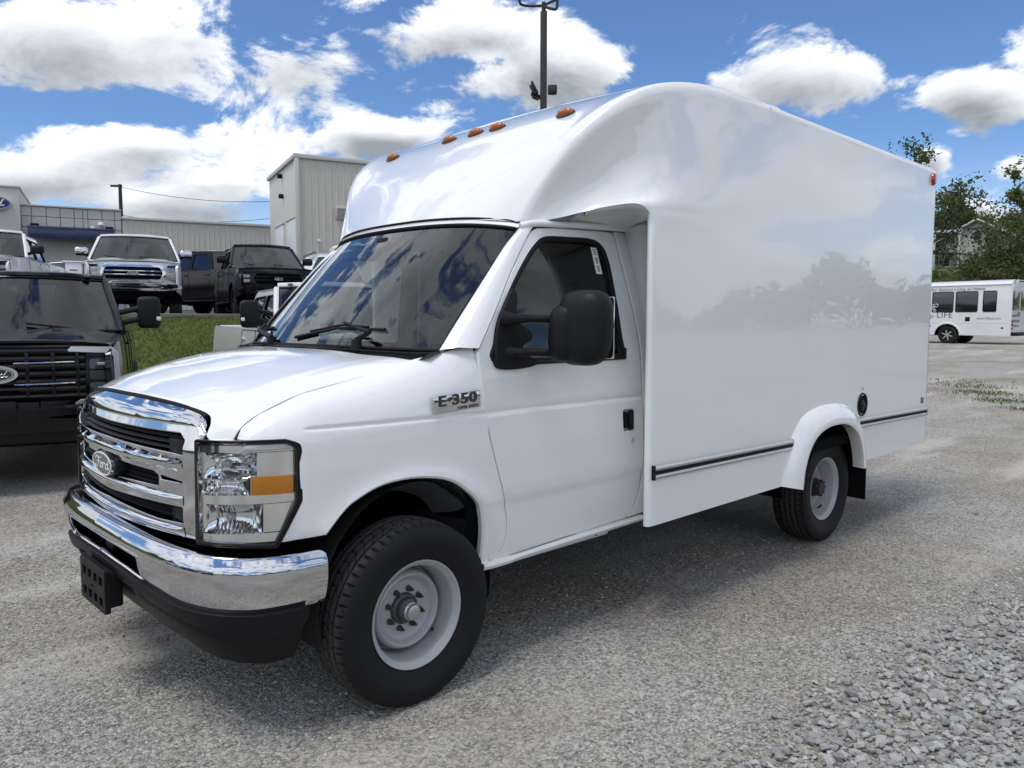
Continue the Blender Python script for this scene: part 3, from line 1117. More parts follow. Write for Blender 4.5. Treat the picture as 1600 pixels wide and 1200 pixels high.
sR, sB = s_at(.492), s_at(.566)
hl_out = round_poly([(.004, .772), (s_at(.68), .765), (sB, .758), (sR, .912), (sR - .004, 1.108), (s_at(.53), 1.124), (.004, 1.128)], [.006, 0, .012, .02, .03, .01, .006], 3)
frame_out = round_poly([(.0, .764), (s_at(.68), .757), (sB + .008, .746), (sR + .020, .91), (sR + .018, 1.115), (s_at(.53), 1.135), (.0, 1.137)], [.006, 0, .012, .02, .03, .01, .006], 3)
for sg in (1, -1):
    k = lambda VFN: (VFN if sg > 0 else (flipy(VFN[0]), [f[::-1] for f in VFN[1]], flipy(VFN[2])))
    mk = lambda n, VFN, m, par, ang=40: (lambda q: mesh(n, q[0], q[1], m, par, True, q[2]))(k(VFN))
    hl = mk('headlight', panelg(lambda s, z: hl_fn(s, z, .002), frame_out, [hl_out], .03, (.7, .7, 0), .05), BLACKG, T)
    mk('headlight_lens', panelg(lambda s, z: hl_fn(s, z, .004 + .006 * math.sin(pi * min(1, max(0, s / sR)))), hl_out, [], .025, (.7, .7, 0), .01), LENS, hl)
    # reflector: stepped bowls with vertical flutes, shelves between
    Gr = []
    zs_ = np.concatenate([np.linspace(.768, .800, 4), np.linspace(.803, .905, 14), np.linspace(.908, .940, 6), np.linspace(.943, .998, 10), np.linspace(1.001, 1.092, 14), np.linspace(1.095, 1.120, 4)])
    for s in np.linspace(.006, sR - .004, 70):
        row = []
        for z in zs_:
            smax = np.interp(z, [.76, .912, 1.12], [sB, sR, sR]) - .004
            ss = min(s, smax)
            t = ss / sR
            if z < .801:
                d = .014
            elif z < .906:
                q = (z - .803) / .105
                d = .020 + .055 * math.sin(pi * min(1, max(0, (t - .05) / .62))) * math.sin(pi * q) ** .6 if t < .67 else .016
                d += .004 * math.sin(t * 150) if .12 < t < .62 else 0
            elif z < .941:
                d = .012
            elif z < .999:
                q = (z - .943) / .055
                d = .018 + .040 * math.sin(pi * min(1, max(0, (t - .02) / .52))) * math.sin(pi * q) ** .5 if t < .54 else .030
                d += .004 * math.sin(t * 190) if .05 < t < .5 else 0
            elif z < 1.093:
                q = (z - 1.001) / .091
                d = .018 + .050 * math.sin(pi * min(1, max(0, (t - .06) / .56))) * math.sin(pi * q) ** .6 if t < .62 else .014
                d += .005 * math.sin(q * 26 + t * 6) if .15 < t < .6 else 0
            else:
                d = .010
            row.append(np.array(hl_fn(ss, z, -d)) * np.array([1, sg, 1]))
        Gr.append(row)
    MB().add(orient(*rawgrid(Gr), (.7, .7 * sg, 0))).build('reflector', mat('reflector', (.86, .87, .88), .12, 1.0), hl, angle=25)
    # bulbs
    bb = MB()
    for (s, z) in ((sR * .33, .855), (sR * .30, 1.05)):
        p = np.array(hl_fn(s, z, -.05)) * np.array([1, sg, 1])
        bb.add(boxg(tuple(p), (.035, .035, .030), .014))
    bb.build('bulb', mat('bulb_glass', (.75, .78, .8), .05, coat=1), hl)
    # amber turn block
    a0, a1 = s_at(.638), sR - .012
    Ga = [[np.array(hl_fn(s, z, o)) * np.array([1, sg, 1]) for z, o in ((.940, -.022), (.940, -.006), (.957, -.004), (.974, -.004), (.991, -.004), (1.006, -.006), (1.006, -.022))] for s in np.linspace(a0, a1, 16)]
    MB().add(solid(orient(*rawgrid(Ga), (.7, .7 * sg, 0)), .002)).build('turn_signal', AMBER, hl)

# radiator support behind everything (dark)
part(MB().add(boxg((.56, 0, .85), (.16, 1.50, .52), .02)), 'front_structure', BLACKM)
part(MB().add(boxg((.15, 0, 1.08), (.75, 1.1, .42), .05)), 'engine_block', BLACKM)

# --- bumper
_bp = cr([(0, .912), (.3, .904), (.55, .880), (.72, .842), (.84, .776), (.92, .68), (.965, .56), (.985, .405)], 70)     # (y, x)
_bpt = np.gradient(_bp, axis=0)
_bs = np.concatenate([[0], np.cumsum(np.linalg.norm(np.diff(_bp, axis=0), axis=1))])


def bp_at(s, off=0.0):
    a = abs(s)
    i = np.interp(a, _bs, np.arange(70))
    y, x = np.interp(i, np.arange(70), _bp[:, 0]), np.interp(i, np.arange(70), _bp[:, 1])
    t = np.array([np.interp(i, np.arange(70), _bpt[:, 0]), np.interp(i, np.arange(70), _bpt[:, 1])])
    n = np.array([t[0], -t[1]]) / np.linalg.norm(t)
    sg = 1 if s >= 0 else -1
    return np.array([x + n[0] * off, sg * (y + n[1] * off)])


BL = _bs[-1]
b_top = lambda s: np.interp(abs(s), [0, .3, .7, 1.0, BL], [.750, .746, .735, .712, .706])
b_bot = lambda s: np.interp(abs(s), [0, .3, .7, 1.0, BL], [.590, .580, .535, .518, .520])


def bump_fn(s, w_):
    """w 0..1 is the face from bottom to top, 1..1.6 rolls over into the shelf"""
    zb, zt = b_bot(s), b_top(s)
    if w_ <= 1:
        z = zb + (zt - zb) * w_
        off = -.030 * (1 - w_) ** 2 + .010 * math.sin(pi * w_) - (.012 * max(0, w_ - .85) / .15) ** 1
    else:
        t = (w_ - 1) / .6
        a = min(t, 1) * pi / 2
        z = zt + .014 * math.sin(min(1, t * 2.2) * pi / 2) - .020 * max(0, t - .45)
        off = -.012 - .012 * t * 2.2 if t < .45 else -.024 - .11 * (t - .45) / .55
    p = bp_at(s, off)
    return (p[0], p[1], z)


slot = round_poly([(-.46, .13), (.46, .13), (.46, .68), (-.46, .68)], .05, 3)
slot = [(p[0], p[1]) for p in slot]
# scale v so that the sheet has even steps: face height ~0.2
bf = lambda s, v: bump_fn(s, v / .2)
sl_ = [(p[0], p[1] * .2) for p in slot]
bo = [(-BL, 0), (BL, 0), (BL, .2), (BL - .02, .24), (.85, .32), (-.85, .32), (-BL + .02, .24), (-BL, .2)]
bmp = panel('bumper', bf, bo, [sl_], CHROME_D, T, .020, (1, 0, 0), .016)[0]
# slot lip and the dark behind
lp = resample(sl_, .03)
MB().add(tubeg([np.array(bf(p[0], p[1])) - [.002, 0, 0] for p in list(lp) + [lp[0]]], .006, 6, False)).build('slot_lip', CHROME, bmp)
MB().add(rawgrid([[(.80, y, .56), (.80, y, .74)] for y in (-.6, 0, .6)])).build('slot_backing', BLACKM, bmp)
MB().add(boxg((.85, .02, .635), (.03, .10, .085), .008)).build('slot_bracket', BLACKP, bmp)
MB().add(boxg((.83, -.14, .63), (.04, .02, .11), .004)).build('slot_bracket', BLACKP, bmp)
# black top pad between bumper and grille
Gp = []
for s in np.linspace(-1.02, 1.02, 60):
    q0, q1, q2 = bp_at(s, -.05), bp_at(s, -.09), bp_at(s, -.17)
    zt = b_top(s)
    Gp.append([(q0[0], q0[1], zt - .004), (q1[0], q1[1], zt + .012), (q2[0], q2[1], zt + .020), (q2[0] - .08, q2[1] * .93, zt + .012)])
MB().add(orient(*rawgrid(Gp), (0, 0, 1))).build('bumper_pad', BLACKG, bmp)

# --- valance and plate bracket
v_bot = lambda s: np.interp(abs(s), [0, .30, .62, .85, 1.05, BL], [.405, .400, .372, .330, .305, .315])


def val_fn(s, w_):
    zt, zb = b_bot(s) + .022, v_bot(s)
    z = zb + (zt - zb) * w_
    off = -.020 - .075 * (1 - w_) ** 1.6 + (.012 if w_ > .55 else .0) * (1 if abs(s) < 2 else 0)
    off -= .010 * math.exp(-((w_ - .56) / .05) ** 2)
    p = bp_at(s, off)
    return (p[0], p[1], z)


vent = lambda a, b: [(a, .50 * .2), (b, .42 * .2), (b + .02, .60 * .2), (a + .015, .68 * .2)]
vf = lambda s, v: val_fn(s, v / .2)
vo = [(-BL + .10, 0), (BL - .10, 0), (BL - .06, .2), (-BL + .06, .2)]
v1 = [(.40, .108), (.52, .096), (.54, .122), (.42, .136)]
v2 = [(.22, .124), (.35, .116), (.36, .142), (.22, .150)]
val = panel('valance', vf, vo, [v1, v2, mir(v1)[::-1], mir(v2)[::-1]], BLACKP, T, .024, (1, 0, 0), .03)[0]
MB().add(rawgrid([[(bp_at(s, -.13)[0], bp_at(s, -.13)[1], v_bot(s) + .02), (bp_at(s, -.11)[0], bp_at(s, -.11)[1], b_bot(s))] for s in np.linspace(-1.0, 1.0, 40)])).build('valance_backing', BLACKM, val)
pbo = round_poly([(-.16, .385), (.16, .385), (.16, .560), (-.16, .560)], .012, 3)
hs = [round_poly([(x, z), (x + .05, z), (x + .05, z + .045), (x, z + .045)], .006, 2) for x in (-.13, -.06, .015, .085) for z in (.40, .485)] + [round_poly([(-.02, .455), (.02, .455), (.02, .472), (-.02, .472)], .005, 2)]
panel('plate_bracket', lambda y, z: (.930 + .0 * y, y, z), pbo, hs, BLACKP, T, .02, (1, 0, 0), .022)
part(MB().add(boxg((.885, 0, .475), (.06, .30, .15), .01)), 'plate_bracket_back', BLACKP)

# --- badge on the fender
bc = np.array([-.218, side_y(-.218, 1.23) + .004, 1.224])
M = frame(bc, (-1, -.01, .045), (0, 0, 1))
bdg = MB().add(boxg((0, 0, 0), (.256, .072, .010), .004), M).build('model_badge', CHROME, T)
MB().add(textg('E·350', .066, .004, 1.08, bold=.0022), M @ Matrix.Translation((0, .010, .006)) @ Matrix.Diagonal((1.34, .92, 1, 1))).build('badge_lettering', NAVY, bdg)
MB().add(textg('SUPER DUTY', .0155, .003, 1.15), M @ Matrix.Translation((.055, -.0265, .0055)) @ Matrix.Diagonal((1.15, 1, 1, 1))).build('badge_lettering', INK, bdg)

# --- mirrors
for sg in (1, -1):
    q = lambda x, y, z: (x, sg * y, z)
    # sail in the window corner
    so = smooth_loop([(-.448, 1.360), (-.440, 1.44), (-.470, 1.545), (-.545, 1.655), (-.590, 1.70), (-.600, 1.66), (-.585, 1.60), (-.600, 1.545), (-.66, 1.51), (-.655, 1.475), (-.600, 1.45), (-.62, 1.405), (-.70, 1.375), (-.60, 1.352)], 5)
    V, F, N = panelg(lambda x, z: (x, side_y(x, z) + .022 - .018 * min(1, max(0, (-x - .46) * 6)) * 0 , z), so, [], .03, (0, 1, 0), .035)
    if sg < 0:
        V, N, F = flipy(V), flipy(N), [f[::-1] for f in F]
    mr = mesh('mirror', V, F, BLACKP, T, True, N)
    arm = MB()
    for z, x0 in ((1.570, -.56), (1.420, -.565)):
        arm.add(tubeg(cr([q(x0 + .06, .965, z), q(x0 + .02, 1.01, z), q(x0 - .03, 1.05, z + .002), q(x0 - .09, 1.10, z), q(x0 - .15, 1.14, z)], 14), [.040, .036, .030, .026, .023, .021, .019, .018, .018, .018, .018, .018, .018, .018], 10))
    arm.build('mirror_arm', BLACKP, mr)
    # head
    def head(c, sx, sy, sz, p=3.2, n=20, mm=28):
        V_, F_ = [], []
        for i in range(n + 1):
            ph = -pi / 2 + pi * i / n
            for j in range(mm):
                th = 2 * pi * j / mm
                f = lambda a: math.copysign(abs(a) ** (2 / p), a)
                x, y, z = sx * f(cos(ph)) * f(cos(th)), sy * f(cos(ph)) * f(sin(th)), sz * f(sin(ph))
                y += .012 * (z / sz)
                if x > 0:                       # the front bulges, the glass side is flat
                    x *= 1.0 - .35 * (y / sy) ** 2
                else:
                    x *= .55
                V_.append((c[0] + x, sg * (c[1] + y), c[2] + z))
        F_ = [(i * mm + j, i * mm + (j + 1) % mm, (i + 1) * mm + (j + 1) % mm, (i + 1) * mm + j) for i in range(n) for j in range(mm)]
        if sg < 0:
            F_ = [f[::-1] for f in F_]
        return V_, F_
    MB().add(head((-.735, 1.245, 1.530), .105, .135, .165)).build('mirror_head', BLACKP, mr, angle=0)
    MB().add(head((-.700, 1.178, 1.505), .095, .078, .125, 3.6)).build('mirror_cover', BLACKP, mr, angle=0)
    MB().add(boxg(q(-.798, 1.245, 1.53), (.008, .22, .27), .003)).build('mirror_glass', CHROME, mr)

# --- cab interior
part(MB().add(boxg((-.45, 0, 1.20), (.55, 1.66, .34), .10, 3)), 'dashboard', INT_D)
part(MB().add(boxg((-.95, 0, .62), (1.2, 1.75, .10), .02)), 'cab_floor', INT_D)
part(MB().add(boxg((-1.66, 0, 1.30), (.03, 1.80, 1.45), .01)), 'cab_bulkhead', mat('bulkhead_grey', (.16, .17, .17), .7))
part(MB().add(gridg([[(-.84, -.80, 2.0), (-.68, 0, 2.03), (-.84, .80, 2.0)], [(-1.1, -.84, 2.02), (-1.1, 0, 2.05), (-1.1, .84, 2.02)], [(-1.62, -.84, 2.03), (-1.62, 0, 2.06), (-1.62, .84, 2.03)]], 6, 8)), 'headliner', mat('headliner', (.30, .30, .29), .9))
for sy in (.45, -.45):
    st = MB().add(boxg((-1.10, sy, .92), (.52, .54, .18), .07, 3)).add(boxg((-1.08, sy, .74), (.4, .42, .2), .02)).build('seat', INT_G, T)
    M = Matrix.Translation((-1.38, sy, 1.28)) @ Matrix.Rotation(radians(-12), 4, 'Y')
    MB().add(boxg((0, 0, 0), (.16, .52, .62), .07, 3), M).build('seat_back', INT_G, st)
    MB().add(boxg((-1.45, sy, 1.68), (.11, .28, .19), .05, 3)).build('headrest', INT_G, st)
M = Matrix.Translation((-.80, .45, 1.33)) @ Matrix.Rotation(radians(62), 4, 'Y')
sw = MB()
rt = [(.19 * cos(a), .19 * sin(a), 0) for a in np.linspace(0, 2 * pi, 29)]
sw.add(tubeg(rt, .016, 8, False), M).add(boxg((0, 0, -.02), (.14, .16, .05), .03), M).add(boxg((0, 0, 0), (.03, .36, .02), .005), M).add(boxg((.09, 0, 0), (.18, .03, .02), .005), M)
part(sw, 'steering_wheel', INT_D)
part(MB().add(tubeg([(-.80, .45, 1.33), (-.45, .45, 1.16)], .05, 10)), 'steering_column', INT_D)
part(MB().add(boxg((-.60, 0, 1.885), (.03, .24, .075), .02)).add(boxg((-.545, 0, 1.95), (.05, .10, .10), .02)), 'rear_view_mirror', BLACKP)
part(MB().add(boxg((-.36, -.40, 1.378), (.24, .36, .004))), 'paper_on_dash', PAPER)
for sg in (1, -1):
    part(MB().add(rawgrid([[(x, sg * (side_y(x, z) - .07), z) for x in (-.45, -1.0, -1.5)] for z in (.55, .9, 1.2, 1.36)])), 'door_trim', INT_D)

# --- wheels
TR, TW = .379, .245


def tyre_geo(n=288):
    prof = []
    hw = TW / 2
    # tread across
    tw_ = np.linspace(-.098, .098, 57)
    sec = []
    for y in tw_:
        sec.append(('t', TR - .010 * (abs(y) / .098) ** 2.4, y))
    right = [('s', .3635, .1105), ('s', .352, .1165), ('s', .335, .1210), ('s', .312, .1230), ('s', .296, .1230), ('s', .293, .1215), ('s', .280, .1190), ('s', .262, .1125), ('s', .246, .1035), ('s', .236, .098), ('s', .226, .094), ('s', .216, .085)]
    left = [(k_, r_, -y_) for k_, r_, y_ in right[::-1]]
    sec = left + sec + right
    V, F = [], []
    k = len(sec)
    grooves = (-.058, -.0195, .0195, .058)
    for j in range(n):
        th = 2 * pi * j / n
        for (kd, r, y) in sec:
            d = 0
            if kd == 't':
                for g in grooves:
                    if abs(y - g) < .0056:
                        d = .012
                if abs(y) > .067:                       # shoulder blocks
                    if (j % 5) == 0:
                        d = max(d, .008)
                elif (j + int(abs(y) * 160)) % 6 == 0 and abs(abs(y) - .039) < .013:
                    d = max(d, .008)
                elif (j + 3) % 6 == 0 and abs(y) < .012:
                    d = max(d, .007)
            elif r > .355 and (j % 5) == 0:
                d = .004
            V.append(((r - d) * cos(th), y, (r - d) * sin(th)))
    for j in range(n):
        for i in range(k - 1):
            F.append((j * k + i, j * k + i + 1, ((j + 1) % n) * k + i + 1, ((j + 1) % n) * k + i))
    return V, F


tv, tf = tyre_geo()
tyre_me = mesh('tyre', tv, tf, TYRE, None, angle=30)
rim_f = [(.2205, .088), (.2235, .094), (.2225, .0985), (.219, .0985), (.214, .094), (.208, .084), (.2005, .080), (.196, .072), (.193, .045), (.186, .018), (.183, -.02), (.181, -.05), (.170, -.052),
         (.168, -.02), (.163, .012), (.155, .030), (.147, .034), (.140, .028), (.132, .010), (.122, -.002), (.110, -.006), (.062, -.006), (.060, -.009), (.0, -.009)]
rim_r = [(.2205, .088), (.2235, .094), (.2225, .0985), (.219, .0985), (.214, .094), (.208, .082), (.2005, .078), (.197, .066), (.192, .040), (.184, .020), (.181, -.01), (.177, -.030), (.170, -.036),
         (.163, -.020), (.155, -.006), (.147, -.004), (.140, -.012), (.132, -.034), (.124, -.046), (.112, -.050), (.062, -.050), (.060, -.053), (.0, -.053)]
rims = {}
for kd, prof in (('f', rim_f), ('r', rim_r)):
    v, f = latheg(prof, 72)
    V, F = orient(v, f, (0, 1, 0))
    rims[kd] = mesh('rim', V, [g[::-1] for g in f] if False else F, STEEL, None, angle=50)
    y0 = -.006 if kd == 'f' else -.050
    lug = MB()
    lug.add(latheg([(.0135, .0), (.0125, .006), (.0105, .008), (.0105, .022), (.009, .024), (.0060, .024), (.0060, .036), (.0, .036)], 6))
    rims[kd + 'lug'] = mesh('lug_nut', *orient(lug.V, lug.F, (0, 1, 0)), mat('lug_steel', (.10, .095, .08), .45, .8), None)
hubf = MB().add(latheg([(.066, -.008), (.064, .004), (.058, .010), (.052, .012), (.046, .030), (.038, .034)], 32))
hub_f = mesh('hub', *orient(hubf.V, hubf.F, (0, 1, 0)), mat('hub_grey', (.085, .09, .095), .5, .6), None)
cap = MB().add(latheg([(.038, .030), (.0375, .052), (.033, .056), (.031, .060), (.030, .070), (.026, .073), (.0, .073)], 32))
cap_me = mesh('hub_cap', *orient(cap.V, cap.F, (0, 1, 0)), mat('hub_cap_steel', (.50, .50, .50), .35, .9), None)
hubr = MB().add(latheg([(.066, -.066), (.066, .030), (.060, .034), (.058, .060), (.048, .066), (.046, .078), (.0, .080)], 24))
for k in range(8):
    a = 2 * pi * k / 8
    hubr.add(boxg((.052 * cos(a), .070, .052 * sin(a)), (.014, .02, .014), .003))
hub_r = mesh('hub', *orient(hubr.V, hubr.F, (0, 1, 0)), DSTEEL, None)
collar = MB().add(latheg([(.068, -.064), (.069, .0), (.067, .012)], 24))
collar_me = mesh('hub_collar', *orient(collar.V, collar.F, (0, 1, 0)), RUST, None)
valve_me = mesh('valve_stem', *tubeg([(0, 0, 0), (.0, .012, .008), (0, .030, .030)], .006, 6), BLACKP, None)


def take(o, par, M=None):
    c = o.copy()
    C.objects.link(c)
    c.parent = par
    if M is not None:
        c.matrix_local = M
    return c


def wheel(kd, loc, flip, spin=0.0, steer=0.0):
    e = empty('wheel', (0, 0, 0))
    e.parent = T
    e.location = loc
    e.rotation_euler = (0, 0, (pi if flip else 0) + steer)
    take(tyre_me, e, Matrix.Rotation(spin, 4, 'Y'))
    rm = take(rims[kd], e)
    y0 = -.006 if kd == 'f' else -.050
    for i in range(8):
        a = 2 * pi * i / 8 + spin + .2
        take(rims[kd + 'lug'], e, Matrix.Translation((.0826 * cos(a), y0, .0826 * sin(a))))
    if kd == 'f':
        take(hub_f, e)
        take(cap_me, e)
    else:
        take(hub_r, e)
        take(collar_me, e)
    a = spin + 3.8
    take(valve_me, e, Matrix.Translation((.178 * cos(a), .02, .178 * sin(a))) @ Matrix.Rotation(-a - pi / 2, 4, 'Y'))
    return e


for sg in (1, -1):
    wheel('f', (0, sg * (1.0 - .0985), .371), sg < 0, .1)
    wheel('r', (-3.505, sg * (1.106 - .0985), .374), sg < 0, .5)
for o in (tyre_me, rims['f'], rims['r'], rims['flug'], rims['rlug'], hub_f, hub_r, cap_me, collar_me, valve_me):
    bpy.data.objects.remove(o)

# --- chassis
ch = MB()
for sg in (1, -1):
    ch.add(boxg((-2.2, sg * .42, .56), (5.6, .08, .18), .01))
part(ch, 'frame_rail', BLACKM)
part(MB().add(tubeg([(-3.505, -.95, .374), (-3.505, -.2, .374), (-3.505, .2, .374), (-3.505, .95, .374)], [.05, .06, .06, .05], 10)).add(boxg((-3.505, 0, .374), (.28, .30, .28), .10, 3)), 'rear_axle', DSTEEL)
part(MB().add(boxg((0, 0, .36), (.12, 1.6, .10), .02)), 'front_axle', BLACKM)
part(MB().add(boxg((-1.9, -.70, .56), (1.1, .40, .30), .05)), 'fuel_tank', BLACKM)
part(MB().add(tubeg([(-.6, .30, .48), (-2.5, .35, .46), (-3.2, .5, .52)], .04, 8)), 'exhaust', DSTEEL)

# --- the box
BY, BX0, BX1, BZ0, BZT = 1.21, -1.265, -5.165, .535, 2.80
fair_rows = 9
rows = []
# columns run centre -> ridge -> side -> arch edge; rows run from the windshield header back to the square body
cols = {
    'c0': [(-.595, 0, 2.060), (-.755, 0, 2.245), (-.945, 0, 2.445), (-1.18, 0, 2.640), (-1.50, 0, 2.795), (-1.85, 0, 2.845), (-2.4, 0, 2.860)],
    'c1': [(-.615, .34, 2.058), (-.77, .37, 2.243), (-.955, .42, 2.443), (-1.185, .45, 2.638), (-1.50, .48, 2.788), (-1.86, .49, 2.838), (-2.4, .5, 2.852)],
    'c2': [(-.68, .62, 2.048), (-.805, .70, 2.232), (-.97, .79, 2.440), (-1.18, .88, 2.628), (-1.48, .93, 2.764), (-1.86, .955, 2.818), (-2.4, .97, 2.832)],
    'c3': [(-.745, .770, 2.034), (-.835, .835, 2.220), (-.972, .955, 2.452), (-1.16, 1.055, 2.622), (-1.42, 1.125, 2.740), (-1.83, 1.155, 2.800), (-2.4, 1.165, 2.814)],
    'c4': [(-.775, .812, 2.028), (-.862, .880, 2.204), (-1.00, 1.010, 2.428), (-1.175, 1.110, 2.592), (-1.42, 1.176, 2.708), (-1.82, 1.199, 2.770), (-2.4, 1.203, 2.788)],
    'c5': [(-.845, .850, 2.034), (-.960, .922, 2.190), (-1.10, 1.032, 2.375), (-1.265, 1.125, 2.515), (-1.49, 1.186, 2.620), (-1.86, 1.207, 2.690), (-2.4, 1.21, 2.72)],
    'c6': [(-.955, .925, 2.062), (-1.065, .988, 2.172), (-1.20, 1.072, 2.305), (-1.36, 1.148, 2.408), (-1.58, 1.196, 2.490), (-1.91, 1.209, 2.54), (-2.4, 1.21, 2.56)],
    'c7': [(-1.085, 1.055, 2.105), (-1.185, 1.105, 2.165), (-1.30, 1.150, 2.230), (-1.46, 1.186, 2.290), (-1.68, 1.204, 2.33), (-1.97, 1.21, 2.355), (-2.4, 1.21, 2.36)],
    'c8': [(-1.195, 1.165, 2.122), (-1.265, 1.190, 2.140), (-1.38, 1.203, 2.160), (-1.55, 1.209, 2.18), (-1.77, 1.2103, 2.20), (-2.01, 1.2103, 2.21), (-2.4, 1.2103, 2.22)],
    'c9': [(-1.255, 1.196, 2.085), (-1.29, 1.208, 2.09), (-1.42, 1.2103, 2.095), (-1.60, 1.2103, 2.10), (-1.81, 1.2103, 2.10), (-2.03, 1.2103, 2.10), (-2.4, 1.2103, 2.10)],
    'c10': [(-1.263, 1.196, 2.03), (-1.295, 1.2095, 2.03), (-1.42, 1.2103, 2.03), (-1.60, 1.2103, 2.03), (-1.81, 1.2103, 2.03), (-2.03, 1.2103, 2.03), (-2.4, 1.2103, 2.03)]}
for k_ in cols:
    q_ = cols[k_][-1]
    cols[k_].append((-2.52, q_[1] + (.0002 if q_[1] > 0 else 0), q_[2] + .0004))
cc = [cols['c%d' % i] for i in range(11)]
ctrl = [[cc[j][i] for j in range(11)] for i in range(8)]
full = [[(x, -y, z) for (x, y, z) in r[:0:-1]] + r for r in ctrl]
V, F = gridg(full, 60, 150)
V, F = orient(V, F, (.3, 0, 1))
nose_grid = np.array(V).reshape(60, 150, 3)
box = part(MB().add((V, F)), 'box_nose', GEL, angle=0)
# underside of the nose over the doors, down to the cab, and the front return wall
for sg in (1, -1):
    edge = nose_grid[0, 75:] if sg > 0 else nose_grid[0, 74::-1]
    G = []
    for p in edge:
        y = abs(p[1])
        if p[0] > -.86 or y < .80 or p[2] < 2.08:
            continue
        xi = p[0] - .03
        inner = np.array([xi, sg * .845, 2.048])
        mid1 = p + np.array([-.030, -sg * .010, -.006 + .010 * 0])
        mid = p * .5 + inner * .5 + np.array([-.05, 0, .035])
        G.append([p, p + np.array([-.012, -sg * .008, -.008]), mid1 + np.array([0, -sg * .012, -.012]), mid, inner * .8 + mid * .2, inner])
    G.append([(-1.30, sg * 1.19, 2.06), (-1.31, sg * 1.18, 2.06), (-1.33, sg * 1.16, 2.06), (-1.40, sg * 1.02, 2.06), (-1.48, sg * .90, 2.05), (-1.52, sg * .84, 2.048)])
    V, F = rawgrid(G)
    V, F = orient(V, F, (.6, 0, -1))
    part(MB().add((V, F)), 'nose_underside', GEL, angle=0)
    # return wall between cab and box corner, a soft outer corner
    G = []
    for z in list(np.linspace(BZ0, 2.0, 16)) + [2.045, 2.08]:
        y0 = side_y(-1.5, z) - .012
        x0 = np.interp(z, [.5, 1.45, 2.05], [-1.572, -1.565, -1.515])
        prof = [(x0, y0), (x0 + .012, y0 + .015), (x0 + (-1.37 - x0) * .5, y0 + (1.118 - y0) * .52), (-1.37, 1.118), (-1.325, 1.146), (-1.297, 1.160), (-1.280, 1.168), (-1.270, 1.177), (-1.265, 1.187), (-1.266, 1.197), (-1.273, 1.2045), (-1.285, 1.2085), (-1.30, 1.2099), (-1.33, 1.2099), (-1.37, 1.2098)]
        G.append([(x, sg * y, z) for x, y in prof])
    V, F = rawgrid(G)
    V, F = orient(V, F, (1, .2 * sg, 0))
    part(MB().add((V, F)), 'box_return', GEL, angle=0)

# side walls with the wheel opening
hwx, ax = .60, -3.30
arch_base = [(ax + .655, BZ0), (ax + .625, .66), (ax + .545, .82), (ax + .40, .945), (ax + .20, .992), (ax, 1.0), (ax - .20, .985), (ax - .37, .93), (ax - .49, .82), (ax - .545, .68), (ax - .56, BZ0)]
ab = cr(arch_base, 50)
side_out = [(-1.30, BZ0), (-1.30, 2.095), (-2.40, 2.10), (-2.40, 2.762), (-5.14, 2.762), (BX1, 2.74), (BX1, BZ0)] + [tuple(p) for p in ab[::-1]]
ripple = lambda x, z: .0012 * math.sin(x * 2.3 + .6) * math.sin(z * 3.1) + .0006 * math.sin(x * 7.1 + z * 2)
for ws_ in panel('box_side', lambda x, z: (x, BY + (ripple(x, z) if x < -2.45 else 0), z), side_out, [], GEL, T, .11, (0, 1, 0), 0, mirror=True):
    pass
# roof with its rolled edge, rear wall
Gx = []
for x in np.linspace(-2.40, BX1 + .0, 30):
    Gx.append([(x, y, z) for y, z in ((1.2102, 2.760), (1.2095, 2.778), (1.203, 2.792), (1.185, 2.808), (1.165, 2.814), (.97, 2.832), (.5, 2.852), (0, 2.860), (-.5, 2.852), (-.97, 2.832), (-1.165, 2.814), (-1.185, 2.808), (-1.203, 2.792), (-1.2095, 2.778), (-1.2102, 2.760))])
part(MB().add(orient(*rawgrid(Gx), (0, 0, 1))), 'box_roof', GEL, angle=60)
part(MB().add(boxg((BX1 - .012, 0, (BZ0 + 2.77) / 2), (.03, 2.40, 2.77 - BZ0 - .02), .01)), 'rear_wall', GEL)
part(MB().add(boxg((BX1 - .002, 1.205, 1.66), (.012, .014, 2.2), .004)).add(boxg((BX1 - .002, -1.205, 1.66), (.012, .014, 2.2), .004)), 'rear_corner_trim', ALU)
part(MB().add(boxg((-3.43, 0, .72), (3.40, 2.36, .08), .01)), 'box_floor', BLACKM)
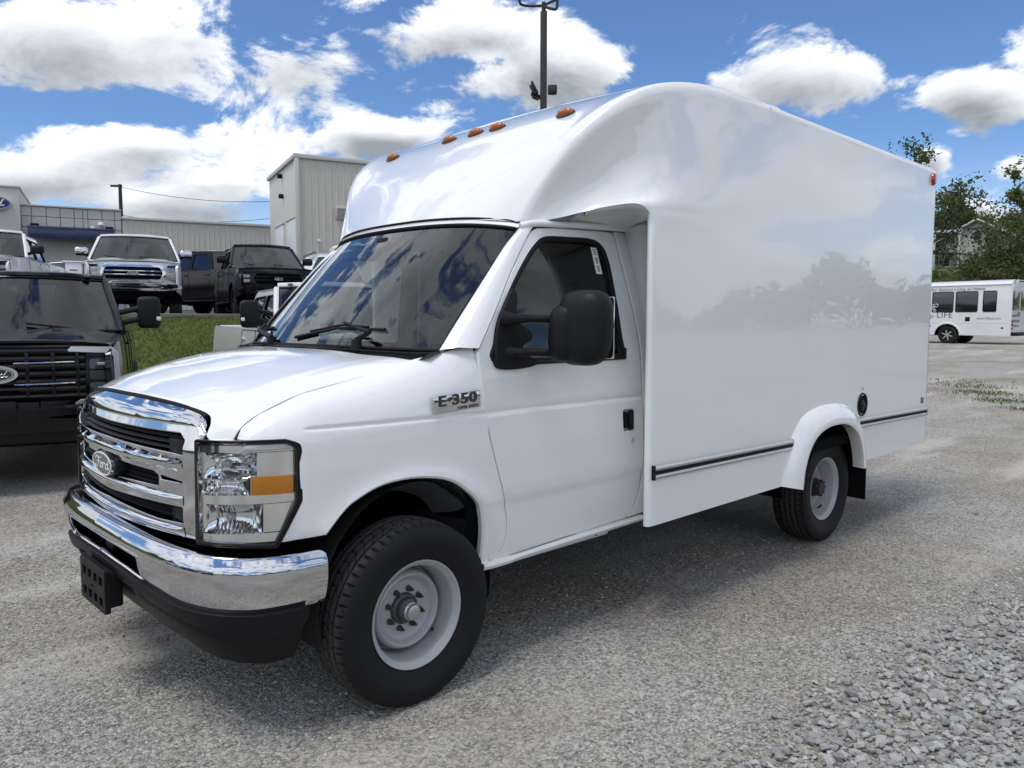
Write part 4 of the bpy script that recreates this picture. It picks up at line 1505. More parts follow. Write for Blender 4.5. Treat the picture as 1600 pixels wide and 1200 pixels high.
# wheel tub
for sg in (1, -1):
    G = [[(ax + .62 * cos(a) * 1.0, sg * yy, .50 + .50 * sin(a)) for yy in (1.20, .95, .62)] for a in np.linspace(-.1, pi + .1, 20)]
    part(MB().add(rawgrid(G)), 'wheel_tub', BLACKM)
    part(MB().add(boxg((-3.5, sg * .64, .66), (1.1, .02, .5))), 'tub_wall', BLACKM)
    # flare: starts flush on the wall, swells out to the lip, turns under
    lip = cr([(ax + .500, .500), (ax + .478, .62), (ax + .410, .745), (ax + .30, .830), (ax + .15, .872), (ax, .880), (ax - .14, .868), (ax - .27, .825), (ax - .375, .745), (ax - .440, .62), (ax - .468, .510)], 50)
    G = []
    for b, l in zip(ab, lip):
        row = []
        for t, yo in ((-.02, -.003), (0, .001), (.10, .018), (.30, .042), (.60, .062), (.88, .070), (1.0, .071)):
            p = b + (l - b) * t
            row.append((p[0], sg * (BY + yo), p[1]))
        d = (np.array(l) - np.array([ax, .45])); d /= np.linalg.norm(d)
        row.append((l[0] - d[0] * .012, sg * (BY + .066), l[1] - d[1] * .012))
        row.append((l[0] - d[0] * .014, sg * (BY + .045), l[1] - d[1] * .014))
        row.append((l[0] - d[0] * .0, sg * (BY - .02), l[1] - d[1] * .0))
        G.append(row)
    V, F = rawgrid(G)
    V, F = orient(V, F, (0, sg, .2))
    part(MB().add((V, F)), 'wheel_flare', GEL, angle=60)
    # closed foot of the flare at both ends
    for row in (G[0], G[-1]):
        Vv = [row[i] for i in range(1, 10)]
        part(MB().add((Vv, [tuple(range(len(Vv)))])), 'flare_end', GEL, smooth=False)
    # rub rails
    for (xa, xb, za, zb) in ((-1.292, -2.750, .807, .785), (-3.712, -5.150, .828, .804)):
        pr = []
        for x, zc_ in ((xa, za), (xb, zb)):
            pr.append([(x, sg * (BY + o), zc_ + dz_) for o, dz_ in ((.001, .036), (.016, .033), (.022, .022), (.019, .012), (.016, .011), (.016, -.011), (.019, -.012), (.022, -.022), (.016, -.033), (.001, -.036))])
        V, F = rawgrid(pr)
        V, F = orient(V, F, (0, sg, 0))
        rr = part(MB().add((V, F)), 'rub_rail', ALU, angle=20)
        zm = (za + zb) / 2
        ang = math.atan2(zb - za, xb - xa)
        Vi = [[(x, sg * (BY + .0185), z_ + d) for d in (.0095, -.0095)] for x, z_ in ((xa, za), (xb, zb))]
        MB().add(orient(*rawgrid(Vi), (0, sg, 0))).build('rub_strip', RUBBER, rr)
        for x, z_ in ((xa + .002, za), (xb - .002, zb)):
            MB().add(boxg((x, sg * (BY + .011), z_), (.008, .023, .074), .003)).build('rail_end_cap', BLACKP if x == xa + .002 else ALU, rr)
    # clearance lights at the rear, reflector
    lm = MB().add(latheg([(.034, .0), (.034, .014), (.026, .026), (.0, .030)], 20), Matrix.Translation((-5.09, BY, 2.71)) @ Matrix.Diagonal((1, 1, 1.45, 1)))
    lm.build('rear_marker_light', REDL, T, mirror=sg < 0)
    MB().add(boxg((-5.07, sg * (BY + .003), .900), (.062, .006, .052), .003)).build('reflector_red', REDL, T)
    # mud flap
    part(MB().add(solid(orient(*rawgrid([[(-4.03 + .02 * sin(y * 6), sg * y, z) for y in np.linspace(.80, 1.185, 6)] for z in np.linspace(.62, .225, 6)]), (1, 0, 0)), .008)), 'mud_flap', RUBBER)
# fuel filler on the left wall
fl = MB().add(latheg([(.060, -.035), (.066, -.034), (.070, .0), (.076, .007), (.083, .007), (.086, .001)], 32), Matrix.Translation((-3.84, BY, .957)))
fl = mesh('fuel_filler', *orient(fl.V, fl.F, (0, 1, 0)), BLACKP, T)
MB().add(latheg([(.066, -.030), (.0, -.032)], 24), Matrix.Translation((-3.84, BY + .034, .957))).build('filler_dish', BLACKM, fl)
MB().add(latheg([(.042, -.02), (.042, .016), (.036, .020), (.0, .020)], 20), Matrix.Translation((-3.84, BY - .012, .950))).add(boxg((-3.84, BY + .010, .950), (.070, .016, .016), .005), None).build('filler_cap', BLACKP, fl)
MB().add(boxg((-3.84, BY + .001, 1.068), (.034, .001, .005))).add(boxg((-3.84, BY + .001, 1.079), (.026, .001, .004))).build('filler_label', INK, fl)

# amber clearance lights on the nose: dropped on the surface
gn = nose_grid.reshape(-1, 3)


def nose_at(y, zt, t_row=None):
    """surface point and normal of the nose for a given y near height zt"""
    best = None
    for i in range(1, 59):
        for j in range(1, 149):
            p = nose_grid[i, j]
            d = (p[1] - y) ** 2 + (p[2] - zt) ** 2
            if best is None or d < best[0]:
                best = (d, i, j)
    _, i, j = best
    p = nose_grid[i, j]
    n = np.cross(nose_grid[i + 1, j] - nose_grid[i - 1, j], nose_grid[i, j + 1] - nose_grid[i, j - 1])
    n /= np.linalg.norm(n)
    if n[2] < 0:
        n = -n
    t = nose_grid[i, j + 1] - nose_grid[i, j - 1]
    return p, n, t


for y, z in ((-.755, 2.612), (-.235, 2.635), (0, 2.637), (.235, 2.635), (.755, 2.606)):
    p, n, t = nose_at(y, z)
    M = frame(p + n * .0, t, np.cross(n, t))
    ml = MB().add(ovalg(.062, .036, -.004, .010), M).build('marker_light', mat('marker_base', (.07, .05, .045), .5), T)
    bm_ = MB().add(latheg([(.052, .008), (.050, .018), (.040, .028), (.020, .032), (.0, .033)], 28, 'z'), M @ Matrix.Diagonal((1, .52, 1, 1)))
    bm_.build('marker_lens', AMBER_D, ml)

# ------------------------------------------------------------------ ground
def S01(t):
    t = np.clip(t, 0, 1)
    return t * t * (3 - 2 * t)


def gz(x, y):
    """height of the land: flat gravel yard, bank up to the paved lot, slow rise to the far yard, hillside beyond"""
    x, y = np.asarray(x, float), np.asarray(y, float)
    up = S01((x + 44) / 18)
    bank = (1.56 * S01((-y - 10.2) / 2.9) + .016 * np.clip(-y - 13, 0, 60)) * up
    rise = .50 * S01((-x - 9) / 28)
    hill = S01((30 - y) / 35) * (5.2 * S01((-x - 47) / 22) + .05 * np.clip(-x - 69, 0, 200))
    und = .006 * np.sin(x * 1.9 + .4 * y) * np.sin(y * 2.3 - .7 * x) + .012 * np.sin(x * .55 + 1) * np.sin(y * .63)
    und = und * S01((np.hypot(x - 0, y - 0) - 0) / 6)
    return bank + rise + hill + und


def nonuni(c, lo, hi, n, k):
    t = np.linspace(-1, 1, n)
    s_ = np.sinh(k * t) / np.sinh(k)
    return np.where(s_ < 0, c + s_ * (c - lo), c + s_ * (hi - c))


def gravel_mat():
    m = bpy.data.materials.new('gravel')
    m.use_nodes = True
    t = NT(m.node_tree)
    b = m.node_tree.nodes['Principled BSDF']
    co = t.n('ShaderNodeTexCoord').outputs['Object']
    vo = t.n('ShaderNodeTexVoronoi', {'Vector': co, 'Scale': 95.0, 'Randomness': 1.0})
    vo2 = t.n('ShaderNodeTexVoronoi', {'Vector': co, 'Scale': 42.0, 'Randomness': 1.0})
    cellv = t.n('ShaderNodeSeparateColor', {0: vo.outputs['Color']}).outputs[0]
    cellv2 = t.n('ShaderNodeSeparateColor', {0: vo2.outputs['Color']}).outputs[1]
    fine = t.noise(co, 260, 3, .7)
    patch = t.noise(co, .55, 5, .62, dist=.4)
    patch2 = t.noise(co, 2.6, 5, .65)
    streak = t.noise(t.v('MULTIPLY', co, (.35, 1.5, 1)), .8, 4, .6)
    grey, brown, pale = (.350, .335, .302, 1), (.280, .243, .192, 1), (.46, .43, .38, 1)
    basec = t.mix(t.smooth(patch, .42, .66), grey, brown)
    basec = t.mix(t.m('MULTIPLY', t.smooth(streak, .53, .68), .75), basec, pale)
    basec = t.mix(t.m('MULTIPLY', t.smooth(patch2, .5, .8), .35), basec, (.20, .19, .175, 1))
    val = t.m('ADD', t.m('ADD', t.m('MULTIPLY', t.m('SUBTRACT', cellv, .5), 1.05), t.m('MULTIPLY', t.m('SUBTRACT', cellv2, .5), .38)), t.m('MULTIPLY', t.m('SUBTRACT', fine, .5), 1.1))
    calm = t.m('SUBTRACT', 1.0, t.m('MULTIPLY', t.smooth(streak, .48, .66), .65))
    val = t.m('ADD', t.m('MULTIPLY', val, calm), 1.0)
    hs = t.n('ShaderNodeHueSaturation', {'Color': basec, 'Value': val, 'Saturation': t.m('ADD', .72, t.m('MULTIPLY', cellv2, .5))})
    t.set(b.inputs['Base Color'], hs.outputs[0])
    b.inputs['Roughness'].default_value = .88
    b.inputs['Specular IOR Level'].default_value = .25
    h = t.m('ADD', t.m('MULTIPLY', t.m('SUBTRACT', .6, vo.outputs['Distance']), .5), t.m('ADD', t.m('MULTIPLY', t.m('SUBTRACT', .6, vo2.outputs['Distance']), .6), t.m('MULTIPLY', fine, .25)))
    bp = t.n('ShaderNodeBump', {'Strength': t.m('MULTIPLY', calm, 1.0), 'Distance': .013, 'Height': h})
    t.set(b.inputs['Normal'], bp.outputs[0])
    return m


GRAVEL = gravel_mat()


def noisy_mat(name, c1, c2, scale, rough=.9, c3=None, bump=(60, .4, .01)):
    m = bpy.data.materials.new(name)
    m.use_nodes = True
    t = NT(m.node_tree)
    b = m.node_tree.nodes['Principled BSDF']
    co = t.n('ShaderNodeTexCoord').outputs['Object']
    col_ = t.mix(t.smooth(t.noise(co, scale, 6, .65), .35, .68), (*c1, 1), (*c2, 1))
    if c3:
        col_ = t.mix(t.m('MULTIPLY', t.smooth(t.noise(co, scale * 6, 4, .7), .5, .75), .6), col_, (*c3, 1))
    t.set(b.inputs['Base Color'], col_)
    b.inputs['Roughness'].default_value = rough
    b.inputs['Specular IOR Level'].default_value = .25
    t.set(b.inputs['Normal'], t.n('ShaderNodeBump', {'Strength': bump[1], 'Distance': bump[2], 'Height': t.noise(co, bump[0], 4, .7)}).outputs[0])
    return m


ASPHALT = noisy_mat('asphalt', (.050, .051, .053), (.075, .075, .075), .5, .85, (.10, .10, .098), (180, .4, .006))
SOILG = noisy_mat('grass_soil', (.080, .110, .026), (.105, .120, .036), .9, .95, (.14, .135, .06), (40, .5, .03))

gxs, gys = nonuni(-1.0, -900, 700, 250, 6.2), nonuni(-2.0, -800, 800, 250, 6.2)
XX, YY = np.meshgrid(gxs, gys, indexing='ij')
ZZ = gz(XX, YY)
V, F = rawgrid(np.stack([XX, YY, ZZ], -1))
V, F = orient(V, F, (0, 0, 1))
ground = tag(mesh('ground', V, F, GRAVEL, None, angle=0), kind='structure')


def sheet(name, xs, ys, m, off, clip=None):
    A, B_ = np.meshgrid(xs, ys, indexing='ij')
    V, F = rawgrid(np.stack([A, B_, gz(A, B_) + off], -1))
    V, F = orient(V, F, (0, 0, 1))
    if clip is not None:
        F = [f for f in F if clip(*np.mean([V[i][:2] for i in f], axis=0))]
    return tag(mesh(name, V, F, m, None, angle=0), kind='structure')


paved_lot = sheet('paved_lot', np.arange(-42, 60, 1.0), np.concatenate([np.arange(-13.15, -30, -.5), np.arange(-30, -90, -3.)]), ASPHALT, .05)
grass_bank = sheet('grass_bank', np.arange(-30, 40, .3), np.arange(-13.15, -9.6, .10), SOILG, .045, lambda x, y: y < -9.95 + .12 * sin(x * 2.1) + .1 * sin(x * 5.3 + 1))
hill_grass = sheet('grass_hillside', np.arange(-300, -50.5, 2.5), np.arange(-160, 14, 4.), SOILG, .10)
# kerb of the paved lot
kb = MB()
for i, x in enumerate(np.arange(-30, 40, 3.0)):
    z = float(gz(x + 1.5, -13.2))
    o = MB().add(boxg((x + 1.5, -13.22, z + .05), (2.985, .16, .16), .02)).build('kerb_stone', noisy_mat('kerb', (.16, .16, .155), (.22, .22, .21), 3) if i == 0 else bpy.data.materials['kerb'], paved_lot)


def blades(name, pts, hmin, hmax, wd, m, label, cat):
    """short upright blades, three corners each, in ONE mesh"""
    n = len(pts)
    a = rng.uniform(0, 2 * pi, n)
    h = rng.uniform(hmin, hmax, n)
    lean = rng.normal(0, .35, (n, 2)) * h[:, None]
    z = gz(pts[:, 0], pts[:, 1]) + .04
    base_ = np.c_[pts, z]
    dx = np.c_[np.cos(a), np.sin(a), np.zeros(n)] * wd * rng.uniform(.6, 1.4, n)[:, None]
    tip = base_ + np.c_[lean, h]
    V = np.empty((n * 3, 3))
    V[0::3], V[1::3], V[2::3] = base_ - dx, base_ + dx, tip
    me = bpy.data.meshes.new(name)
    me.from_pydata(V, [], np.arange(n * 3).reshape(-1, 3))
    me.materials.append(m)
    o = bpy.data.objects.new(name, me)
    C.objects.link(o)
    return tag(o, label, cat, kind='stuff')


def leaf_mat(name, c1, c2, c3=None, trans=.3):
    m = bpy.data.materials.new(name)
    m.use_nodes = True
    t = NT(m.node_tree)
    b = m.node_tree.nodes['Principled BSDF']
    ri = t.n('ShaderNodeNewGeometry').outputs['Random Per Island']
    co = t.n('ShaderNodeTexCoord').outputs['Object']
    col_ = t.mix(ri, (*c1, 1), (*c2, 1))
    if c3:
        col_ = t.mix(t.smooth(t.noise(co, .8, 4, .6), .5, .7), col_, (*c3, 1))
    t.set(b.inputs['Base Color'], col_)
    b.inputs['Roughness'].default_value = .6
    b.inputs['Specular IOR Level'].default_value = .25
    tr = t.n('ShaderNodeBsdfTranslucent', {0: col_})
    mx = t.n('ShaderNodeMixShader', {0: trans, 1: b.outputs[0], 2: tr.outputs[0]})
    t.set(m.node_tree.nodes['Material Output'].inputs[0], mx.outputs[0])
    return m


GRASS = leaf_mat('grass_blades', (.075, .115, .020), (.150, .165, .040), (.19, .18, .06))
gp_ = np.c_[rng.uniform(-10, 8, 90000), rng.uniform(-13.1, -9.7, 90000)]
blades('mown_grass', gp_, .03, .085, .007, GRASS, 'short mown grass on the bank below the paved lot', 'grass')
# weeds in the far gravel, beyond the box
wc = at(1548, 622, 15.2)
wp = np.concatenate([np.c_[rng.normal(at(px, py, d)[0], sp, n), rng.normal(at(px, py, d)[1], sp * 1.3, n)] for px, py, d, sp, n in
                     ((1545, 618, 15.4, .22, 420), (1528, 606, 16.6, .25, 260), (1572, 634, 14.2, .22, 380), (1592, 652, 13.1, .15, 140), (1515, 600, 17.6, .35, 160), (1470, 604, 17, .4, 110), (1556, 626, 14.9, .5, 200))])
blades('low_weeds', wp, .012, .055, .010, leaf_mat('weed_leaf', (.09, .12, .03), (.17, .19, .06)), 'scattered low weeds growing in the gravel beyond the box', 'weeds')

# ------------------------------------------------------------------ stones
def stone_mat(name, c1, c2, c3):
    m = bpy.data.materials.new(name)
    m.use_nodes = True
    t = NT(m.node_tree)
    b = m.node_tree.nodes['Principled BSDF']
    ri = t.n('ShaderNodeNewGeometry').outputs['Random Per Island']
    oi = t.n('ShaderNodeObjectInfo').outputs['Random']
    r_ = t.m('FRACT', t.m('ADD', ri, oi))
    co = t.n('ShaderNodeTexCoord').outputs['Object']
    n = t.noise(co, 55, 5, .65)
    c = t.ramp(r_, [(0, c1), (.55, c2), (.965, c3), (1.0, (.34, .30, .23))])
    hs = t.n('ShaderNodeHueSaturation', {'Color': c, 'Value': t.m('ADD', .72, t.m('MULTIPLY', n, .56))})
    t.set(b.inputs['Base Color'], hs.outputs[0])
    b.inputs['Roughness'].default_value = .82
    b.inputs['Specular IOR Level'].default_value = .3
    t.set(b.inputs['Normal'], t.n('ShaderNodeBump', {'Strength': .35, 'Distance': .003, 'Height': n}).outputs[0])
    return m


STONE = stone_mat('crushed_stone', (.24, .238, .23), (.34, .335, .32), (.46, .45, .43))
PEBBLE = stone_mat('fine_gravel', (.20, .192, .175), (.34, .328, .30), (.50, .485, .45))


def stone_shape(k):
    r2 = np.random.default_rng(100 + k)
    bm = bmesh.new()
    bmesh.ops.create_icosphere(bm, subdivisions=1, radius=1)
    V = np.array([v.co for v in bm.verts])
    bm.verts.index_update()
    F = [tuple(v.index for v in f.verts) for f in bm.faces]
    bm.free()
    # chop with planes: broken faces
    for _ in range(7):
        n = r2.normal(size=3); n /= np.linalg.norm(n)
        d = r2.uniform(.45, .8)
        e = V @ n - d
        V = V - np.outer(np.maximum(e, 0), n)
    V *= np.array([1, r2.uniform(.6, .95), r2.uniform(.40, .65)])
    return V, F


SH = [stone_shape(k) for k in range(10)]
oct_V = np.array([(1, 0, 0), (-1, 0, 0), (0, 1, 0), (0, -1, 0), (0, 0, 1), (0, 0, -1)], float)
oct_F = np.array([(0, 2, 4), (2, 1, 4), (1, 3, 4), (3, 0, 4), (2, 0, 5), (1, 2, 5), (3, 1, 5), (0, 3, 5)])


def rotz(a):
    return np.array([[cos(a), -sin(a), 0], [sin(a), cos(a), 0], [0, 0, 1]])


def px_ground(P):
    """photograph pixels to points on the flat yard"""
    out = []
    for px, py in P:
        d = at(px, py, 1.0) - CAM
        out.append((CAM - d * CAM[2] / d[2])[:2])
    return np.array(out)


def poly_sample(poly, n):
    lo, hi = poly.min(0), poly.max(0)
    P = np.zeros((0, 2))
    while len(P) < n:
        q = rng.uniform(lo, hi, (n, 2))
        P = np.vstack([P, q[inside(q, poly)]])
    return P[:n]


# fine gravel lying loose on the near yard
near = px_ground([(-60, 1260), (1660, 1260), (1660, 800), (900, 800), (420, 900), (-60, 860)])
Pn = poly_sample(near, 52000)
tyre_clear = ~((np.abs(Pn[:, 0]) < .20) & (np.abs(Pn[:, 1] - .9) < .14))
Pn = Pn[tyre_clear]
n = len(Pn)
dist = np.hypot(*(Pn - CAM[:2]).T)
sz = rng.gamma(3.0, .0014, n).clip(.0020, .011)
a = rng.uniform(0, 2 * pi, n)
J = oct_V[None] * rng.uniform(.55, 1.25, (n, 6, 1)) + rng.normal(0, .12, (n, 6, 3))
J[:, :, 2] *= .62
J *= sz[:, None, None]
ca, sa = np.cos(a), np.sin(a)
X = J[:, :, 0] * ca[:, None] - J[:, :, 1] * sa[:, None] + Pn[:, :1]
Y_ = J[:, :, 0] * sa[:, None] + J[:, :, 1] * ca[:, None] + Pn[:, 1:]
Z_ = J[:, :, 2] + gz(Pn[:, 0], Pn[:, 1])[:, None] + sz[:, None] * .22
V = np.stack([X, Y_, Z_], -1).reshape(-1, 3)
F = (oct_F[None] + 6 * np.arange(n)[:, None, None]).reshape(-1, 3)
me = bpy.data.meshes.new('fine_gravel')
me.from_pydata(V, [], F)
me.materials.append(PEBBLE)
o = bpy.data.objects.new('fine_gravel', me)
C.objects.link(o)
tag(o, 'fine loose gravel scattered over the compacted yard', 'gravel', kind='stuff')

# crushed stone heap spilling in at the lower right
heap = px_ground([(1020, 1300), (1090, 1190), (1190, 1120), (1290, 1060), (1330, 1020), (1430, 985), (1530, 940), (1760, 870), (1800, 1300)])
stones = []


def drop(P, smin, smax, layers, fade=None):
    if fade is not None:                      # thin out towards the rim of the spread
        d_ = segdist(P, heap)
        P = P[rng.random(len(P)) < np.clip(d_ / fade, .06, 1)]
    for (x, y) in P:
        s_ = rng.uniform(smin, smax) * (1 if rng.random() > .12 else 1.35)
        stones.append((x, y, float(gz(x, y)) + s_ * .12 + rng.uniform(0, layers), s_, rng.uniform(0, 2 * pi), rng.normal(0, .25), rng.normal(0, .25), int(rng.integers(0, 10))))


drop(poly_sample(heap, 3400), .011, .034, .014, .42)
drop(poly_sample(heap, 2600), .005, .015, .008, .22)
fringe = px_ground([(1040, 1230), (1180, 1130), (1270, 1085), (1330, 1040), (1310, 1000), (1420, 960), (1600, 880), (1680, 860), (1680, 960), (1440, 1022), (1340, 1078), (1195, 1160), (1130, 1260)])
drop(poly_sample(fringe, 900), .005, .018, .004)
drop(poly_sample(px_ground([(1000, 1060), (1300, 940), (1660, 800), (1660, 900), (1330, 1060), (1100, 1180)]), 700), .004, .012, .002)
drop(poly_sample(near, 130), .006, .015, .002)
for px, py, s_ in ((651, 1098, .026), (1093, 1066, .022), (1292, 1086, .017), (1314, 1088, .016), (1247, 1086, .011), (985, 1114, .026), (975, 1118, .018), (1084, 1105, .018), (1146, 1047, .011), (1526, 802, .03), (480, 1150, .014), (1300, 1032, .014)):
    g_ = px_ground([(px, py)])[0]
    stones.append((g_[0], g_[1], s_ * .25, s_, rng.uniform(0, 6), 0.1, .05, int(rng.integers(0, 10))))


def stone_xf(s_):
    return Matrix.Translation(s_[:3]) @ Matrix.Rotation(s_[4], 4, 'Z') @ Matrix.Rotation(s_[5], 4, 'X') @ Matrix.Rotation(s_[6], 4, 'Y') @ Matrix.Scale(s_[3], 4)


def seen(s_):
    d = np.array(s_[:3]) - CAM
    z = d @ _f
    px, py = 800 + FPX * (d @ _r) / z, 600 - FPX * (d @ _u) / z
    return s_[3] / z if (-5 < px < 1605 and py < 1205) else 0


stones.sort(key=seen, reverse=True)
shm = []
for k, (v, f) in enumerate(SH):
    me = bpy.data.meshes.new('stone')
    me.from_pydata([tuple(p) for p in v], [], f)
    me.materials.append(STONE)
    shm.append(me)
for s_ in stones[:300]:
    o = bpy.data.objects.new('stone', shm[s_[7]])
    C.objects.link(o)
    o.parent = ground
    o.matrix_local = stone_xf(s_)
rest = MB()
for s_ in stones[300:]:
    if seen(s_) == 0 and rng.random() < .5:
        continue
    M = np.array(stone_xf(s_))
    v = SH[s_[7]][0] @ M[:3, :3].T + M[:3, 3]
    rest.add((v, SH[s_[7]][1]))
o = mesh('crushed_stone', rest.V, rest.F, STONE, None, smooth=False)
tag(o, 'angular grey crushed stone spread thickly over the yard', 'stone', kind='stuff')

# ------------------------------------------------------------------ buildings on the paved lot
_fh = np.array([cos(YAW), sin(YAW), 0.])
E1 = (_r + .52 * _fh) / np.linalg.norm(_r + .52 * _fh)          # along the fronts, away to the right
E2 = np.array([-E1[1], E1[0], 0.])
if E2 @ _fh > 0:
    E2 = -E2                                                      # out of the fronts, towards the camera
BRZ = math.atan2(E1[1], E1[0])


def flatpt(px, d):
    p = at(px, 500, d)
    return np.array([p[0], p[1], 0.])


CREAM = mat('cream_siding', (.60, .56, .485), .5, vary=(1.3, .06), dirt=((.33, .30, .25), .18))
GREYP = mat('grey_cladding', (.53, .51, .47), .55, vary=(2.0, .05), dirt=((.28, .26, .23), .15))
TRIMW = mat('pale_trim', (.55, .535, .50), .5)
DOORW = mat('white_shutter', (.62, .63, .63), .5, vary=(4, .04))
NAVYP = mat('navy_paint', (.012, .028, .085), .35, coat=.3, vary=(3, .2))
JOINT = mat('joint_grey', (.30, .29, .27), .8)  # one even grey-beige colour for panel joints and building cores
SIGNB = mat('sign_blue', (.010, .030, .16), .25, coat=.8)
SIGNW = mat('sign_white', (.78, .79, .80), .35)
DARKG = mat('dark_window', (.012, .014, .016), .06, coat=1.0)
LOTZ = 2.0


def siding(parent, x0, x1, z0, z1, y, m, pw=.9, name='siding_panel'):
    """ribbed metal sheets side by side on the local xz plane, facing -y"""
    n = max(1, int(round((x1 - x0) / pw)))
    pw = (x1 - x0) / n
    prof = []
    k = 3
    for i in range(k):
        a = pw / k * i
        prof += [(a + .02, 0), (a + pw / k - .10, 0), (a + pw / k - .075, -.035), (a + pw / k - .035, -.035), (a + pw / k - .010, 0)]
    prof = [(0, 0)] + prof + [(pw, 0)]
    G = [[(a, d, z) for a, d in prof] for z in (z0, z1)]
    V, F = rawgrid(G)
    V, F = orient(V, F, (0, -1, 0))
    base_ = mesh(name, V, F, m, parent, angle=20)
    base_.location = (x0, y, 0)
    for i in range(1, n):
        c = base_.copy()
        C.objects.link(c)
        c.location = (x0 + i * pw, y - (.002 if i % 2 else 0), 0)
    return base_


# local frame of a building: x along E1, y into the building (-E2), z up
def bframe(o, origin):
    o.location = (origin[0], origin[1], LOTZ - .25)
    o.rotation_euler = (0, 0, BRZ)


def lx(pt, origin):
    d = np.array(pt)[:2] - np.array(origin)[:2]
    return float(d @ E1[:2]), float(-(d @ E2[:2]))


ysgn = 1.0 if np.cross(E1, -E2)[2] > 0 else -1.0      # +1: local y really is -E2
O1 = flatpt(41, 44.0)
Z0 = LOTZ - .25
dl = empty('dealership', O1, BRZ, 'long pale dealership building with panelled facade, navy canopy and ribbed metal wing', 'building')
dl.location.z = Z0
xA, _ = lx(flatpt(196, 46.3), O1)
xB, _ = lx(flatpt(440, 50.5), O1)
xT, _ = lx(flatpt(-200, 40.8), O1)
hF, hW, hT = 8.0 - Z0, 7.55 - Z0, 8.88 - Z0
# showroom tower with the sign
MB().add(boxg(((xT) / 2, 5.5, hT / 2), (-xT, 12, hT), .03)).build('tower_wall', GREYP, dl)
MB().add(boxg(((xT) / 2, 5.5, hT + .06), (-xT + .12, 12.12, .12), .02)).build('tower_coping', TRIMW, dl)
# panelled facade: core, then each panel with its joint
MB().add(boxg((xA / 2, 5.06, hF / 2), (xA - .02, 10, hF - .02))).build('facade_core', JOINT, dl)
cols_ = [0, .10, .243, .38, .517, .605, .655, .80, .93, 1.0]
can_x0, can_x1 = .075, .925
for i in range(9):
    for (za, zb) in ((hF - .56, hF), (hF - 1.16, hF - .56)):
        a0, a1 = cols_[i] * xA, cols_[i + 1] * xA
        MB().add(boxg(((a0 + a1) / 2, .03, (za + zb) / 2), (a1 - a0 - .035, .06, zb - za - .035), .008, 1)).build('cladding_panel', GREYP, dl)
MB().add(boxg((xA / 2, .1, hF + .05), (xA, .4, .10), .02)).build('facade_coping', TRIMW, dl)
for (a0, a1) in ((0, can_x0), (can_x1, 1.0)):
    MB().add(boxg(((a0 + a1) / 2 * xA, .03, (hF - 1.18) / 2), ((a1 - a0) * xA - .03, .06, hF - 1.19), .008, 1)).build('cladding_panel', GREYP, dl)
MB().add(boxg(((can_x0 + can_x1) / 2 * xA, .05, (hF - 1.18) / 2), ((can_x1 - can_x0) * xA - .03, .03, hF - 1.19))).build('service_wall', GREYP, dl)
for k in range(3):
    MB().add(boxg((xA * (.45 + .12 * k), .02, 1.75), (xA * .105, .05, 1.3), .01)).build('service_window', DARKG, dl)
# canopy
zc_ = hF - 1.22
cn = MB().add(boxg(((can_x0 + can_x1) / 2 * xA, -1.30, zc_ - .32), ((can_x1 - can_x0) * xA, .12, .66), .01)).add(
    boxg(((can_x0 + can_x1) / 2 * xA, -.68, zc_ - .10), ((can_x1 - can_x0) * xA - .05, 1.36, .10), .01)).build('canopy', NAVYP, dl)
for k in range(6):
    MB().add(boxg((xA * (can_x0 + .03 + .158 * k), -.65, zc_ - .33), (.10, 1.2, .30), .01)).build('canopy_beam', NAVYP, cn)
for a in (can_x0 + .012, can_x1 - .012):
    MB().add(boxg((xA * a, -1.1, (zc_ - .6) / 2), (.18, .18, zc_ - .6), .01)).build('canopy_post', NAVYP, cn)
for a in (can_x0 + .055, can_x1 - .055):
    MB().add(boxg((xA * a, -.25, zc_ + .16), (.42, .3, .16), .02)).build('canopy_lamp', BLACKP, cn)
MB().add(boxg((xA * .70, -.2, zc_ + .12), (.22, .2, .22), .05)).build('alarm_box', SIGNW, dl)
MB().add(latheg([(.0, .22), (.12, .18), (.17, .06), (.17, 0)], 16, 'z'), Matrix.Translation((xA * .785, -.25, zc_ + .30))).build('camera_dome', SIGNW, dl)
# ribbed wing
siding(dl, xA + .05, xB, 0, hW, .02, CREAM, .92)
MB().add(boxg(((xA + xB) / 2, .04, hW + .06), (xB - xA, .30, .16), .02)).build('eaves_trim', TRIMW, dl)
MB().add(boxg(((xA + xB) / 2, 6, hW * .5), (xB - xA, 11.8, hW - .1))).build('wing_core', JOINT, dl)
for a in (.21, .27):
    MB().add(boxg((xA + (xB - xA) * a, -.12, hW - 1.15 - (.10 if a > .25 else 0)), (.40 if a > .25 else .2, .22, .20 if a > .25 else .25), .03)).build('wall_lamp', BLACKP, dl)
# the oval sign
sgn_c = at(-14, 320.5, 43.25)
sx, sy = lx(sgn_c, O1)
Ms = Matrix.Translation((sx, -.60, sgn_c[2] - Z0)) @ Matrix.Rotation(pi / 2, 4, 'X')
sgn = empty('oval_sign', (0, 0, 0), 0, 'blue oval sign with white script on the dealership tower', 'sign')
sgn.matrix_world = Matrix.Translation((O1[0], O1[1], Z0)) @ Matrix.Rotation(BRZ, 4, 'Z') @ Ms
a_s, b_s = 1.33, .45
MB().add(ovalg(a_s * .83, b_s, -.15, .10)).build('sign_rim', SIGNW, sgn)
MB().add(ovalg(a_s * .80, b_s * .94, .10, .125)).build('sign_face', SIGNB, sgn)
wv, wf = script_word(.05)
MB().add(ringg(a_s * .77, b_s * .88, .02, .12, .14)).add(([(x * a_s * .62, y * b_s * 1.05, z * .3 + .13) for x, y, z in wv], wf)).build('sign_lettering', SIGNW, sgn)

